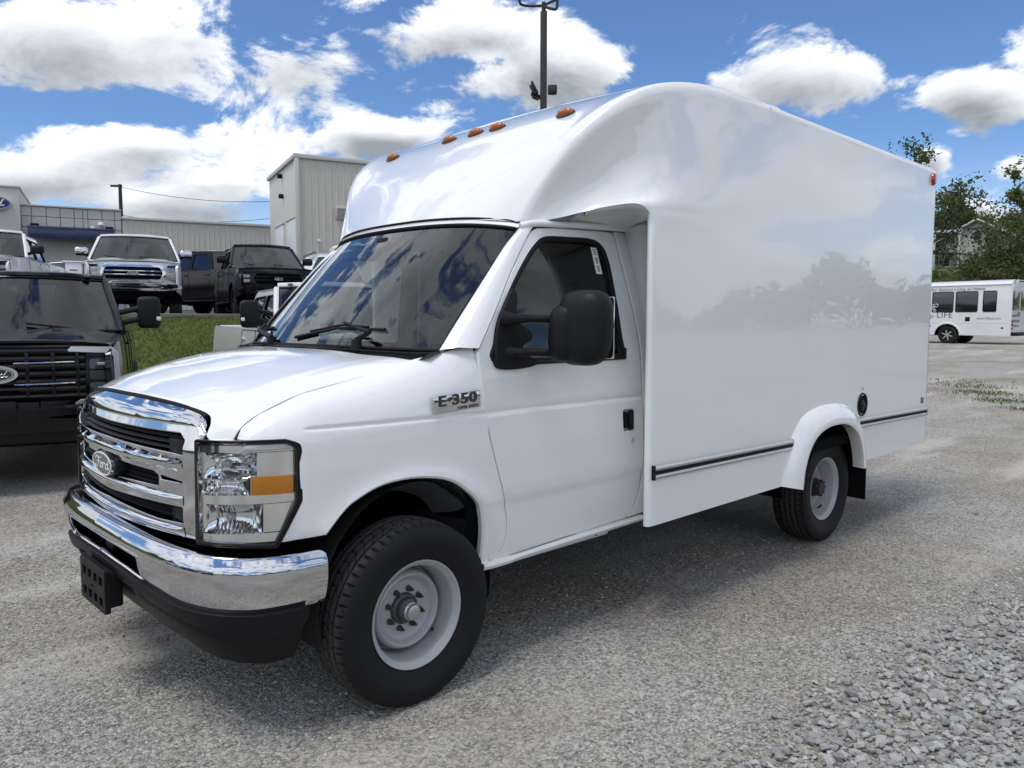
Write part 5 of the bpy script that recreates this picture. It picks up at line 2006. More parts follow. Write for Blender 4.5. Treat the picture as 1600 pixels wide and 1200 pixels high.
# tall service building
O2 = flatpt(470, 36.0)
tb = empty('metal_building', O2, BRZ, 'tall beige ribbed metal building with louvre and two shutter doors', 'building')
tb.location.z = Z0
hB = 9.03 - Z0
Lr, Ll = 17.0, 6.6
MB().add(boxg((Lr / 2, Ll / 2, hB / 2 - .05), (Lr - .12, Ll - .12, hB - .1))).build('core', JOINT, tb)
# right-hand front: eaves fall away slowly
fr_o = siding(tb, 0, Lr, 0, hB, 0, CREAM, .95)
# left return wall with doors: its own local plane, x into the depth
rw = empty('return_wall', (0, 0, 0))
rw.parent = tb
MB().add(boxg((-.03, Ll / 2, hB / 2), (.06, Ll, hB), .005)).build('wall', mat('beige_wall', (.57, .535, .475), .5, vary=(1.5, .05)), rw)
for (ya, yb, zt) in ((.10, 2.2, 4.55), (3.0, 5.0, 4.55)):
    d_ = MB().add(boxg((-.085, (ya + yb) / 2, (zt) / 2), (.05, yb - ya, zt), .005)).build('shutter_door', DOORW, rw)
    MB().add(boxg((-.10, (ya + yb) / 2, zt + .05), (.08, yb - ya + .16, .10), .01)).build('door_head', TRIMW, d_)
for (yy, zz) in ((3.0, 5.9), (3.2, 6.9)):
    MB().add(boxg((-.18, yy, zz), (.22, .16, .22), .03)).build('wall_light', BLACKP, rw)
MB().add(boxg((-.05, -.05, hB / 2), (.18, .18, hB), .01)).build('corner_trim', TRIMW, tb)
rt_ = MB().add(boxg((Lr / 2 - .05, -.02, hB + .03), (Lr + .3, .22, .20), .02)).add(boxg((-.06, Ll / 2, hB + .032), (.22, Ll + .3, .196), .02)).build('eaves_trim', TRIMW, tb)
lv = MB().add(boxg((2.05, -.05, 6.35 - Z0 + .25), (.66, .12, .62), .01)).build('louvre', TRIMW, tb)
for k in range(7):
    MB().add(boxg((2.05, -.125, 6.10 - Z0 + .25 + k * .075), (.58, .05, .03), .005)).build('louvre_blade', mat('louvre_grey', (.30, .29, .27), .5), lv)
MB().add(boxg((.9, -.10, 5.0 - Z0 + .25), (.14, .14, .14), .04)).build('camera_dome', SIGNW, tb)

# ------------------------------------------------------------------ poles
LP = flatpt(848, 23.0)
zg = float(gz(LP[0], LP[1]))
LPole = empty('light_pole', (LP[0], LP[1], zg), 0, 'dark bronze square light pole carrying angled floodlights above the truck', 'light pole')
BRONZE = mat('bronze_paint', (.030, .027, .024), .45, .3, vary=(4, .2))
topz = at(848, 34, 23.0)[2] - zg
Mp = Matrix.Rotation(YAW, 4, 'Z')                                  # local x away from camera, y to the left
pole_o = MB().add(boxg((0, 0, topz / 2), (.19, .19, topz), .012), Mp).build('pole', BRONZE, LPole)
MB().add(tubeg([(0, 0, topz - .02), (0, 0, topz + .27)], .06, 10), Mp).build('tenon', BRONZE, LPole)
def arm(pts):
    MB().add(tubeg(cr(pts, 16), .040, 8), Mp).build('arm', BRONZE, LPole)
arm([(0, 0, topz + .18), (0, .35, topz + .17), (0, .62, topz + .20), (0, .70, topz + .32), (0, .71, topz + .60)])
arm([(0, 0, topz + .16), (-.25, -.20, topz + .0), (-.30, -.33, topz - .03), (-.30, -.37, topz + .08), (-.30, -.37, topz + .40)])
arm([(0, 0, topz + .18), (.2, -.22, topz + .36), (.3, -.38, topz + .48), (.3, -.42, topz + .60), (.3, -.42, topz + 1.0)])
def flood(c, ax, ang, size=(.50, .36, .10)):
    M = Mp @ Matrix.Translation(c) @ Matrix.Rotation(ang, 4, ax)
    fo_ = MB().add(boxg((0, 0, 0), size, .03), M).add(boxg((-size[0] * .25, 0, -.08), (size[0] * .4, size[1] * .6, .08), .02), M).build('floodlight', BRONZE, LPole)
    MB().add(boxg((size[0] * .02, 0, size[2] / 2 + .003), (size[0] * .8, size[1] * .82, .006)), M).build('lamp_glass', mat('flood_glass', (.35, .36, .36), .2), fo_)
flood((-.1, -.20, topz + .70), 'X', radians(-28), (.40, .50, .10))
flood((0, .74, topz + .75), 'X', radians(30), (.34, .44, .10))
flood((.30, -.46, topz + 1.1), 'X', radians(-20), (.40, .50, .10))
zl = at(848, 150, 23.0)[2] - zg
flood((-.05, .26, zl + .05), 'X', radians(62), (.30, .40, .06))
flood((.12, .20, zl - .12), 'X', radians(20), (.30, .34, .06))
MB().add(boxg((0, -.26, zl + .02), (.24, .26, .24), .03), Mp).build('junction_box', BRONZE, LPole)

UP = flatpt(196, 62.0)
zu = float(gz(UP[0], UP[1]))
up_ = empty('utility_pole', (UP[0], UP[1], zu), 0, 'slim dark utility pole standing behind the dealership roof', 'utility pole')
WOODP = mat('pole_wood', (.035, .028, .022), .8, vary=(5, .3))
tu = at(196, 291, 62.0)[2] - zu
MB().add(tubeg([(0, 0, 0), (0, 0, tu)], [.17, .13], 10)).build('shaft', WOODP, up_)
MB().add(boxg((0, .30, tu - .12), (.14, .9, .16), .02), Mp).build('crossarm', WOODP, up_)
MB().add(latheg([(.05, 0), (.06, .06), (.03, .10), (.05, .14), (.0, .18)], 8, 'z'), Matrix.Translation((0, 0, tu - 1.6)) ).build('insulator', SIGNW, up_)
for (zp, px2, py2) in ((-.2, 470, 312), (-2.4, 470, 335)):
    p0 = np.array([UP[0], UP[1], zu + tu + zp])
    p1 = at(px2, py2, 58.)
    q = [p0 + (p1 - p0) * t - np.array([0, 0, 1.1 * 4 * t * (1 - t) * .5]) for t in np.linspace(0, 1, 16)]
    wo = mesh('overhead_wire', *tubeg(q, .018, 5), BLACKP, None)
    tag(wo, 'thin overhead wire running from the top of the utility pole' if zp > -1 else 'lower overhead wire strung from below the utility pole top', 'wire')

# ------------------------------------------------------------------ parked vehicles
def car_paint(name, c, rough=.25, metal=0.0):
    return mat(name, c, rough, metal, coat=1.0, coat_rough=.03, dirt=((.20, .19, .17), .06))


BLK = mat('black_car_paint', (.004, .004, .005), .12, spec=.42)
BLU = mat('dark_car_paint', (.004, .0045, .008), .10, spec=.45)
WHT = car_paint('white_car_paint', (.72, .73, .74))
SIL = car_paint('silver_car_paint', (.38, .40, .42), .3, .6)
SATIN = mat('satin_silver', (.50, .51, .52), .35, .9)
VGLASS = glass('vehicle_glass', (.30, .34, .34), gain=1.25)
ALLOY = mat('alloy_dark', (.10, .10, .105), .35, .8)
ALLOY_S = mat('alloy_silver', (.45, .46, .47), .3, .9)
DRL = mat('lamp_clear', (.70, .72, .74), .1, .3, coat=1)

_tv, _tf = latheg([(.255, .105), (.29, .118), (.345, .120), (.385, .108), (.398, .090), (.400, .06), (.400, .05), (.392, .046), (.392, .034), (.400, .03), (.400, -.03), (.392, -.034), (.392, -.046), (.400, -.05), (.398, -.09), (.385, -.108), (.345, -.120), (.255, -.105)], 44)
_tv, _tf = orient(_tv, _tf, (0, 1, 0))


def simple_wheel(parent, loc, R, flip, alloy):
    e = empty('wheel')
    e.parent = parent
    e.location = loc
    e.rotation_euler = (0, 0, pi if flip else 0)
    k = R / .40
    MB().add(([(x * k, y * 1.12, z * k) for x, y, z in _tv], _tf)).build('tyre', TYRE, e)
    rb = MB().add(latheg([(.262 * k, .100), (.258 * k, .108), (.245 * k, .104), (.235 * k, .07), (.230 * k, .0), (.0, -.01)], 36))
    V, F = orient(rb.V, rb.F, (0, 1, 0))
    rm = mesh('rim', V, F, mat('rim_dark', (.03, .03, .032), .5, .5), e)
    for i in range(6):
        a = 2 * pi * i / 6 + .3
        M = Matrix.Rotation(-a, 4, 'Y')
        MB().add(boxg((.145 * k, .085, 0), (.22 * k, .030, .055 * k), .010), M).build('spoke', alloy, rm)
    MB().add(latheg([(.06 * k, .08), (.055 * k, .105), (.0, .108)], 16)).build('centre_cap', alloy, rm)
    return e


def sub(a, b, t):
    return np.array(a) + (np.array(b) - np.array(a)) * t


def pickup(name, label, loc, heading, paint, P, group=None):
    """four-door pickup truck; x forward, front axle at 0"""
    root = empty(name, loc, heading, label, 'pickup truck', group)
    WB, HW, R = P['wb'], P['hw'], P['R']
    zb, zh0, zh1, zbelt, zr = P['zb'], P['zh0'], P['zh1'], P['zbelt'], P['zr']
    nx = P['nose']
    xr = -(WB + 1.20)

    def sy(x, z):
        t = max(0, (x - .25) / (nx - .25))
        tz = (z - .85) / .55
        return HW - .10 * t ** 2.2 - .035 * tz * tz - .03 * max(0, (z - (zbelt - .10)) / .2) ** 2

    def archp(cx, r):
        a = np.linspace(pi + .12, -.12, 22)
        return [(cx + r * cos(q) * 1.03, R + r * sin(q)) for q in a]
    ra = R + .085
    outl = [(nx - .10, zb + .08), (nx - .04, zb + .22), (nx - .03, zh0 - .15), (nx - .10, zh0 - .04), (nx - .35, zh0 + .02), (-.42, zh1), (-2.85, zbelt), (xr + .04, zbelt + .02), (xr, zbelt - .06), (xr - .02, zb + .15), (xr + .06, zb + .05)]
    ar, af = archp(-WB, ra), archp(0, ra)
    bottom = [(p[0], max(p[1], zb)) for p in ar] + [(-WB + ra + .06, zb), (-ra - .06, zb)] + [(p[0], max(p[1], zb)) for p in af]
    outl = outl + bottom
    body = panel('body_side', lambda x, z: (x, sy(x, z), z), outl, [], paint, root, .09, (0, 1, 0), .05, mirror=True)
    for bs, sg in zip(body, (1, -1)):
        # arch trim
        for cx in (0, -WB):
            MB().add(tubeg([(q[0], sg * (sy(q[0], q[1]) + .004), q[1]) for q in archp(cx, ra + .005) if q[1] > zb - .05], .022, 6)).build('arch_trim', P.get('arch', BLACKP), bs)
        # door cuts and handles
        for (xa, xb) in ((-.62, -1.72), (-1.73, -2.72)):
            dp = [(xa, zb + .12), (xa + .02, zbelt - .03), (xb, zbelt - .03), (xb - (.0 if xa > -1 else -.12), zb + .12)]
            dpr = resample(round_poly(dp, .06), .12)
            MB().add(tubeg([(q[0], sg * (sy(q[0], q[1]) + .0005), q[1]) for q in list(dpr) + [dpr[0]]], .0055, 4, False)).build('door_seam', BLACKM, bs)
            MB().add(boxg((xb + .16, sg * (sy(xb + .16, zbelt - .16) + .014), zbelt - .16), (.20, .03, .035), .01)).build('door_handle', P.get('handle', paint), bs)
        MB().add(boxg((-WB / 2 - .05, sg * (HW - .03), zb - .07), (WB - 2 * ra - .1, .14, .06), .02)).build('running_board', BLACKP, bs)
        G = [[(cx_ + (ra + .04) * cos(a), sg * yy, R + (ra + .04) * sin(a)) for yy in (HW - .02, HW - .35)] for cx_ in (0,) for a in np.linspace(-.2, pi + .2, 12)]
        MB().add(rawgrid(G)).build('wheel_liner', BLACKM, root)
        G = [[(-WB + (ra + .04) * cos(a), sg * yy, R + (ra + .04) * sin(a)) for yy in (HW - .02, HW - .35)] for a in np.linspace(-.2, pi + .2, 12)]
        MB().add(rawgrid(G)).build('wheel_liner', BLACKM, root)
        simple_wheel(root, (0, sg * (HW - .15), R), R, sg < 0, P['alloy'])
        simple_wheel(root, (-WB, sg * (HW - .15), R), R, sg < 0, P['alloy'])
    MB().add(boxg((-WB / 2, 0, zb + .05), (WB + 1.7, 2 * HW - .75, .30), .02)).build('underbody', BLACKM, root)
    # hood
    hy = sy(-.3, zh1) - .01
    rws = []
    for t, x in ((0, -.46), (.35, .0), (.7, .45), (.9, nx - .22), (1.0, nx - .09)):
        z = zh1 + (zh0 - zh1) * t ** 1.6
        rws.append([(x + (.10 if t == 0 else .06 * t) * (1 - (y / hy) ** 2), y, z + .045 * (1 - (abs(y) / hy) ** 3) + (.022 if abs(abs(y) - .45) < .2 and t < .9 else 0)) for y in np.linspace(-1, 1, 13) * (sy(x, z) - .01)])
    V, F = gridg(rws, 16, 36)
    MB().add(solid(orient(V, F, (0, 0, 1)), .02)).build('hood', paint, root)
    # fascia behind grille and lamps
    def fx(y, z):
        return nx - .02 - .13 * (abs(y) / HW) ** 2.5 - .03 * ((z - .9) / .4) ** 2
    fo_ = [(-HW + .07, zb + .12), (HW - .07, zb + .12), (HW - .06, zh0 - .05), (HW - .14, zh0 + .0), (-HW + .14, zh0 + .0), (-HW + .06, zh0 - .05)]
    panel('fascia', lambda y, z: (fx(y, z), y, z), fo_, [], paint, root, .10, (1, 0, 0), .05)
    P['front'](root, fx, paint, P)
    # glasshouse
    g = P['cab']
    xw0, xw1, xr1, xr0 = g                     # windshield foot, top, roof rear, rear glass foot
    gy = lambda z: HW - .075 - (z - zbelt) * .30
    zt = zr - .05
    cab_o = round_poly([(xw0 - .05, zh1), (xw1 + .02, zt - .01), (xw1 - .15, zt + .01), (xr1, zt), (xr0, zbelt - .02)], [0, .12, .2, .15, 0])
    w1 = round_poly([(xw0 - .30, zbelt + .02), (xw1 - .12, zt - .085), (-1.66, zt - .085), (-1.66, zbelt + .02)], [.05, .08, .04, .03])
    w2 = round_poly([(-1.76, zbelt + .02), (-1.76, zt - .085), (xr1 + .06, zt - .10), (xr0 + .10, zbelt + .02)], [.03, .04, .10, .05])
    for ob, sg in zip(panel('cab_side', lambda x, z: (x, gy(z), z), cab_o, [w1, w2], paint, root, .09, (0, 1, 0), .05, mirror=True), (1, -1)):
        for wnd in (w1, w2):
            V, F, N = panelg(lambda x, z: (x, gy(z) - .012, z), wnd, [], .2, (0, 1, 0), 0)
            if sg < 0:
                V, N, F = flipy(V), flipy(N), [f[::-1] for f in F]
            mesh('side_window', V, F, VGLASS, ob, True, N)
            wl = resample(wnd, .15)
            MB().add(tubeg([(q[0], sg * (gy(q[1]) + .002), q[1]) for q in list(wl) + [wl[0]]], .014, 5, False)).build('window_trim', P.get('wtrim', RUBBER), ob)
    y0, y1 = gy(zh1) - .005, gy(zt) - .01
    V, F = gridg([[(xw0 + .22 * (1 - (t * t)), t * y0, zh1 + .02) for t in np.linspace(-1, 1, 7)], [((xw0 + xw1) / 2 + .20 * (1 - t * t), t * (y0 + y1) / 2, (zh1 + zt) / 2 + .02) for t in np.linspace(-1, 1, 7)],
                  [(xw1 + .16 * (1 - t * t), t * y1, zt + .01 + .02 * (1 - t * t)) for t in np.linspace(-1, 1, 7)]], 10, 20)
    ws_ = MB().add(orient(V, F, (1, 0, .5))).build('windshield', VGLASS, root)
    Gw = np.array(V).reshape(10, 20, 3)
    ring = list(Gw[0]) + list(Gw[1:, -1]) + list(Gw[-1, ::-1][1:]) + list(Gw[::-1, 0][1:])
    MB().add(tubeg([p + np.array([.004, 0, .002]) for p in ring], .012, 6, False)).build('windshield_trim', BLACKG, ws_)
    MB().add(tubeg([p + np.array([-.045, 0, .028]) for p in Gw[-1]], .046, 8)).build('roof_header', paint, root)
    for sg in (1, -1):      # pillars outside the glass
        MB().add(tubeg([sub((xw0 - .03, sg * (y0 + .035), zh1), (xw1 + .0, sg * (y1 + .03), zt), t) for t in np.linspace(0, 1, 6)], .042, 8)).build('front_pillar', paint, root)
    V, F = gridg([[(x + (.16 if i == 0 else 0) * (1 - t * t), t * (y1 + .02) * (1 if i < 3 else .97), zt + dz_ + .055 * (1 - abs(t) ** 3) * (1 if 0 < i < 3 else .55)) for t in np.linspace(-1, 1, 9)] for i, (x, dz_) in enumerate(((xw1 + .0, .0), (xw1 - .35, .012), (xr1 + .3, .01), (xr1 + .0, .0)))], 12, 24)
    rf = MB().add(solid(orient(V, F, (0, 0, 1)), .03)).build('roof', paint, root)
    if P.get('roof_lamps'):
        for y in (-.62, -.28, 0, .28, .62):
            MB().add(boxg((xw1 - .02 + .10 * (1 - y * y), y, zt + .045 + .028 * (1 - y * y)), (.10, .07, .035), .014)).build('clearance_lamp', mat('smoked_lamp', (.10, .09, .085), .2, coat=1), rf)
    MB().add(tubeg([(xr1 + .25, 0, zr), (xr1 + .15, 0, zr + .07)], [.05, .015], 6)).build('roof_aerial', BLACKP, rf)
    V, F = gridg([[(xr0 - .02, t * (gy(zbelt) - .03), zbelt) for t in np.linspace(-1, 1, 5)], [(xr1 - .02, t * (y1), zt) for t in np.linspace(-1, 1, 5)]], 4, 8)
    MB().add(orient(V, F, (-1, 0, .2))).build('rear_window', VGLASS, root)
    # dark cabin
    MB().add(boxg((-.75, 0, zbelt - .10), (.6, 1.6, .25), .08)).build('dashboard', INT_D, root)
    for yy in (.42, -.42):
        st = MB().add(boxg((-1.75, yy, zbelt + .10), (.16, .5, .60), .07)).build('seat', INT_D, root)
        MB().add(boxg((-1.78, yy, zbelt + .46), (.10, .28, .18), .05)).build('headrest', INT_D, st)
    MB().add(boxg((-2.4, 0, zbelt), (.2, 1.5, .5), .06)).build('rear_seat', INT_D, root)
    # bed, tailgate
    MB().add(boxg(((xr0 + xr) / 2, 0, zb + .45), (xr0 - xr - .12, 2 * HW - .22, .06))).build('bed_floor', BLACKM, root)
    tg = MB().add(boxg((xr - .0, 0, (zbelt + zb) / 2 + .14), (.09, 2 * HW - .26, zbelt - zb - .22), .02)).build('tailgate', paint, root)
    MB().add(boxg((xr - .06, 0, zb + .08), (.20, 2 * HW - .10, .18), .04)).build('rear_bumper', P.get('bumper', BLACKG), root)
    for sg in (1, -1):
        MB().add(boxg((xr + .02, sg * (HW - .085), zbelt - .22), (.10, .10, .34), .02)).build('tail_lamp', REDL, root)
        # mirrors
        mx, mz = xw0 - .28, zbelt + .10
        if P.get('tow'):
            mo = MB().add(boxg((mx - .03, sg * (HW + .23), mz + .10), (.13, .24, .36), .055, 3)).build('mirror', BLACKP, root)
            MB().add(boxg((mx + .035, sg * (HW + .33), mz + .03), (.03, .045, .045), .008)).build('mirror_lamp', SIGNW, mo)
            for zz in (.03, .15):
                MB().add(tubeg([(mx - .02, sg * (HW - .10), mz + zz - .06), (mx - .02, sg * (HW + .16), mz + zz)], .032, 8)).build('mirror_arm', BLACKP, mo)
        else:
            mo = MB().add(boxg((mx - .02, sg * (HW + .13), mz + .10), (.15, .28, .19), .055, 3)).build('mirror', P.get('mirror', BLACKG), root)
            MB().add(boxg((mx - .015, sg * (HW + .13), mz + .035), (.13, .25, .07), .03)).build('mirror_shell', BLACKP, mo)
            MB().add(tubeg([(mx - .02, sg * (HW - .10), mz - .02), (mx - .02, sg * (HW + .08), mz + .04)], .035, 8)).build('mirror_arm', BLACKP, mo)
    # wipers
    for yy in (.5, -.25):
        MB().add(tubeg([(xw0 + .20, yy + .12, zh1 + .035), (xw0 + .16, yy - .40, zh1 + .10)], .012, 5)).build('wiper', BLACKP, root)
    return root


def fpanel(root, name, fx, outl, m, off, thick=.03, holes=(), step=.05):
    return panel(name, lambda y, z: (fx(y, z) + off, y, z), outl, list(holes), m, root, step, (1, 0, 0), thick)[0]


def front_half_ton(root, fx, paint, P):
    """rounded grille with two bars, bracket-shaped running lamps, bumper with a lower slot"""
    tr, bar = P['trim'], P['bar']
    z0, z1 = P['zh0'] - .43, P['zh0'] - .06
    go = round_poly([(-.60, z0), (.60, z0), (.66, z0 + .19), (.60, z1), (-.60, z1), (-.66, z0 + .19)], .09)
    gi = round_poly([(-.54, z0 + .045), (.54, z0 + .045), (.60, z0 + .19), (.545, z1 - .045), (-.545, z1 - .045), (-.60, z0 + .19)], .07)
    g = fpanel(root, 'grille', fx, go, tr, .035, .05, [gi])
    fpanel(g, 'grille_mesh', fx, gi, BLACKM, .004, .01)
    zm = (z0 + z1) / 2
    for dz_ in (.045, -.035):
        MB().add(tubeg([(fx(y, zm) + .030, y, zm + dz_) for y in np.linspace(-.56, .56, 15)], .022, 8, flat=(1.0, 1.0))).build('grille_bar', bar, g)
    for k in range(5):
        z = z0 + .075 + k * .05
        MB().add(tubeg([(fx(y, z) + .010, y, z) for y in np.linspace(-.53, .53, 9)], .006, 5)).build('grille_slat', BLACKP, g)
    oval_badge(g, frame((fx(0, zm) + .045, 0, zm + .005), (0, 1, 0), (0, 0, 1)), .115, .046, P['badge'], CHROME, thick=.02)
    for sg in (1, -1):
        s_ = lambda p: [(sg * a, b) for a, b in p] if sg > 0 else [(-a, b) for a, b in p][::-1]
        ho = round_poly([(.665, z0 + .06), (.90, z0 + .0), (.935, z1 - .10), (.92, z1 + .01), (.70, z1 + .005), (.655, z1 - .08)], .03)
        h = fpanel(root, 'headlight', fx, s_(ho), P.get('lamp', BLACKG), .030, .06)
        tb_ = round_poly([(.70, z1 - .045), (.925, z1 - .06), (.925, z1 - .005), (.70, z1 - .005)], .012)
        fpanel(h, 'lamp_brow', fx, s_(tb_), BLACKG, .040, .02)
        db = round_poly([(.875, z0 + .01), (.915, z0 + .005), (.925, z1 - .07), (.885, z1 - .06)], .012)
        fpanel(h, 'running_lamp', fx, s_(db), DRL, .046, .02)
        for zz in (z1 - .12, z0 + .13):
            pj = round_poly([(.70, zz - .035), (.85, zz - .035), (.85, zz + .035), (.70, zz + .035)], .02)
            fpanel(h, 'projector', fx, s_(pj), mat('projector', (.25, .26, .28), .12, .8), .040, .02)
    # bumper
    zb0, zb1 = P['zb'] + .10, z0 - .065
    bo_ = round_poly([(-.985, zb0 + .05), (-.60, zb0), (.60, zb0), (.985, zb0 + .05), (.985, zb1 - .02), (.62, zb1), (.45, zb1 + .03), (-.45, zb1 + .03), (-.62, zb1), (-.985, zb1 - .02)], .03)
    bi = round_poly([(-.60, zb0 + .075), (-.52, zb0 + .05), (.52, zb0 + .05), (.60, zb0 + .075), (.60, zb1 - .05), (.50, zb1 - .03), (-.50, zb1 - .03), (-.60, zb1 - .05)], .02)
    fxb = lambda y, z: fx(y * .97, z) + .0
    b = fpanel(root, 'front_bumper', fxb, bo_, P['bumper'], .085, .10, [bi])
    fpanel(b, 'bumper_intake', fxb, bi, BLACKM, .03, .01)
    MB().add(tubeg([(fx(y, zb0) + .075, y, zb0 + .085 + (.022 if abs(y) < .30 else 0)) for y in np.linspace(-.60, .60, 25)], .012, 6)).build('intake_bar', P['bumper'] if P['bumper'] is CHROME_D else SATIN, b)
    for sg in (1, -1):
        fg = round_poly([(.68, zb0 + .06), (.90, zb0 + .07), (.90, zb0 + .14), (.68, zb0 + .15)], .012)
        fpanel(b, 'fog_lamp', fxb, fg if sg > 0 else [(-a, c) for a, c in fg][::-1], BLACKG, .092, .02)
    MB().add(rawgrid([[(fx(y, .5) + .03, y, zb0 + .03), (fx(y, .5) - .12, y, zb0 - .12)] for y in np.linspace(-.80, .80, 12)])).build('chin', BLACKP, b)


def front_super_duty(root, fx, paint, P):
    """tall full-width grille with two thin bright lines, stacked lamps in a bracket, heavy bumper"""
    zt, z0 = P['zh0'] - .02, P['zh0'] - .50
    go = round_poly([(-.70, z0), (.70, z0), (.735, zt - .05), (.70, zt), (-.70, zt), (-.735, zt - .05)], .03)
    g = fpanel(root, 'grille', fx, go, BLACKM, .012, .04)
    for k in range(7):
        z = z0 + .04 + k * .068
        MB().add(solid(orient(*rawgrid([[(fx(y, z) + .030, y, z + .020), (fx(y, z) + .038, y, z), (fx(y, z) + .030, y, z - .020)] for y in np.linspace(-.70, .70, 21)]), (1, 0, 0)), .012)).build('grille_slat', BLACKG, g)
    for z in (z0 + .155, z0 + .345):
        for sg in (1, -1):
            MB().add(tubeg([(fx(y, z) + .046, sg * y, z + .012 * (y - .2)) for y in np.linspace(.15, .62, 8)], .007, 6)).build('bright_line', CHROME, g)
    for sg in (1, -1):
        for y in (.25, .45, .64):
            MB().add(boxg((fx(y, z0 + .2) + .028, sg * y, z0 + .24), (.02, .03, .40), .005)).build('grille_post', BLACKG, g)
    ec = frame((fx(0, 0.9) + .050, 0, z0 + .250), (0, 1, 0), (0, 0, 1))
    MB().add(ovalg(.190, .085, -.03, .012), ec).build('emblem_ring', CHROME, g)
    oval_badge(g, ec @ Matrix.Translation((0, 0, .010)), .155, .064, NAVY, CHROME, thick=.010)
    for sg in (1, -1):
        s_ = lambda p: [(a, b) for a, b in p] if sg > 0 else [(-a, b) for a, b in p][::-1]
        h = fpanel(root, 'headlight', fx, s_(round_poly([(.70, z0 + .03), (.94, z0 + .03), (.95, zt - .06), (.71, zt - .05)], .03)), BLACKG, .020, .05)
        # bracket: top bar, outer upright, foot
        br = round_poly([(.56, zt - .035), (.60, zt + .005), (.92, zt + .0), (.975, zt - .05), (.985, z0 + .06), (.96, z0 + .03), (.945, z0 + .06), (.935, zt - .085), (.90, zt - .055)], .012)
        fpanel(h, 'lamp_bracket', fx, s_(br), SATIN, .048, .03)
        ft = round_poly([(.60, z0 - .045), (.93, z0 - .01), (.93, z0 + .02), (.66, z0 + .0)], .008)
        fpanel(h, 'lamp_foot', fx, s_(ft), SATIN, .045, .03)
        for zz, hh in ((zt - .155, .045), (z0 + .10, .05)):
            fpanel(h, 'lamp_pod', fx, s_(round_poly([(.74, zz - hh), (.91, zz - hh), (.91, zz + hh), (.74, zz + hh)], .02)), mat('lamp_smoke', (.06, .063, .068), .12, .5, coat=1), .030, .02)
            MB().add(boxg((fx(.82, zz) + .045, sg * .835, zz), (.012, .075, .030), .006)).build('led_cell', mat('led_cell', (.35, .36, .37), .2, .6), h)
        fpanel(h, 'lamp_strip', fx, s_(round_poly([(.74, z0 + .185), (.925, z0 + .185), (.925, z0 + .26), (.74, z0 + .26)], .015)), mat('lamp_grey', (.045, .046, .05), .25, .3), .032, .02)
    zb0, zb1 = P['zb'] + .04, z0 - .055
    bo_ = round_poly([(-1.0, zb0 + .10), (-.72, zb0), (.72, zb0), (1.0, zb0 + .10), (1.0, zb1 - .02), (.58, zb1), (-.58, zb1), (-1.0, zb1 - .02)], .05)
    rec = round_poly([(.40, zb0 + .14), (.82, zb0 + .17), (.82, zb1 - .12), (.42, zb1 - .10)], .03)
    b = fpanel(root, 'front_bumper', fx, bo_, P['bumper'], .12, .14, [rec, [(-a, c) for a, c in rec][::-1]])
    for sg in (1, -1):
        MB().add(tubeg([(fx(.6, .6) + .10, sg * .52, zb0 + .21), (fx(.6, .6) + .16, sg * .60, zb0 + .22), (fx(.6, .6) + .10, sg * .68, zb0 + .21)], .020, 6)).build('tow_hook', BLACKP, b)
        MB().add(rawgrid([[(fx(y, .6) + .02, sg * y, zb0 + .1), (fx(y, .6) + .02, sg * y, zb1 - .06)] for y in (.35, .6, .9)])).build('recess_back', BLACKM, b)
        MB().add(boxg((fx(.3, .6) + .122, sg * .24, zb0 + .21), (.014, .20, .13), .008)).build('bumper_insert', BLACKP, b)
    MB().add(boxg((fx(0, .6) + .135, 0, zb0 + .20), (.03, .34, .18), .01)).build('plate_bracket', BLACKP, b)
    MB().add(solid(orient(*rawgrid([[(fx(y, .5) + .10, y, zb0 + .03), (fx(y, .5) + .09, y, zb0 - .09), (fx(y, .5) - .05, y, zb0 - .12)] for y in np.linspace(-.85, .85, 14)]), (1, 0, 0)), .02)).build('air_dam', BLACKP, b)


F150 = dict(wb=3.68, hw=1.0, R=.405, zb=.47, zh0=1.20, zh1=1.31, zbelt=1.33, zr=1.95, nose=.95, cab=(-.42, -1.16, -2.50, -2.74), alloy=ALLOY, front=front_half_ton)
F250 = dict(wb=4.06, hw=1.015, R=.425, zb=.52, zh0=1.335, zh1=1.43, zbelt=1.45, zr=2.05, nose=.98, cab=(-.45, -1.16, -2.50, -2.72), alloy=ALLOY_S, front=front_super_duty, tow=True, roof_lamps=True)


def stand(px, depth):
    p = at(px, 500, depth)
    return np.array([p[0], p[1], 0.])


def on_ground(p, lift=0.0):
    return (p[0], p[1], float(gz(p[0], p[1])) + lift)


def place(nose_px, depth, heading_deg, nose, lift=0.0):
    """front axle position such that the nose centre is seen at nose_px, depth"""
    h = radians(heading_deg)
    p = stand(nose_px, depth) - nose * np.array([cos(h), sin(h), 0])
    return on_ground(p, lift), h


lot = .05
L, h = place(-14, 6.75, 71, .98)
pickup('pickup_truck', 'near-black heavy pickup with roof clearance lamps, silver lamp brackets and tow mirrors on gravel', L, h, BLU, dict(F250, bumper=BLACKG, mirror=BLACKP))
h = radians(76)
pickup('pickup_truck', 'white heavy pickup with black tow mirrors parked behind the box truck hood', on_ground((-3.78, -5.25)), h, WHT, dict(F250, bumper=CHROME_D))
L, h = place(211, 17.2, 70, .95, lot)
pickup('pickup_truck', 'white pickup with chrome grille and chrome bumper facing the bank on the paved lot', L, h, WHT,
       dict(F150, trim=CHROME, bar=CHROME, badge=NAVY, bumper=CHROME_D, mirror=CHROME, lamp=mat('lamp_silver', (.30, .31, .33), .15, .7, coat=1)))
L, h = place(-62, 16.2, 66, .95, lot)
pickup('pickup_truck', 'white pickup with open black grille beside the dealership tower', L, h, WHT, dict(F150, trim=BLACKG, bar=BLACKP, badge=NAVY, bumper=WHT, mirror=BLACKP))
L, h = place(437, 19.8, 74, .95, lot)
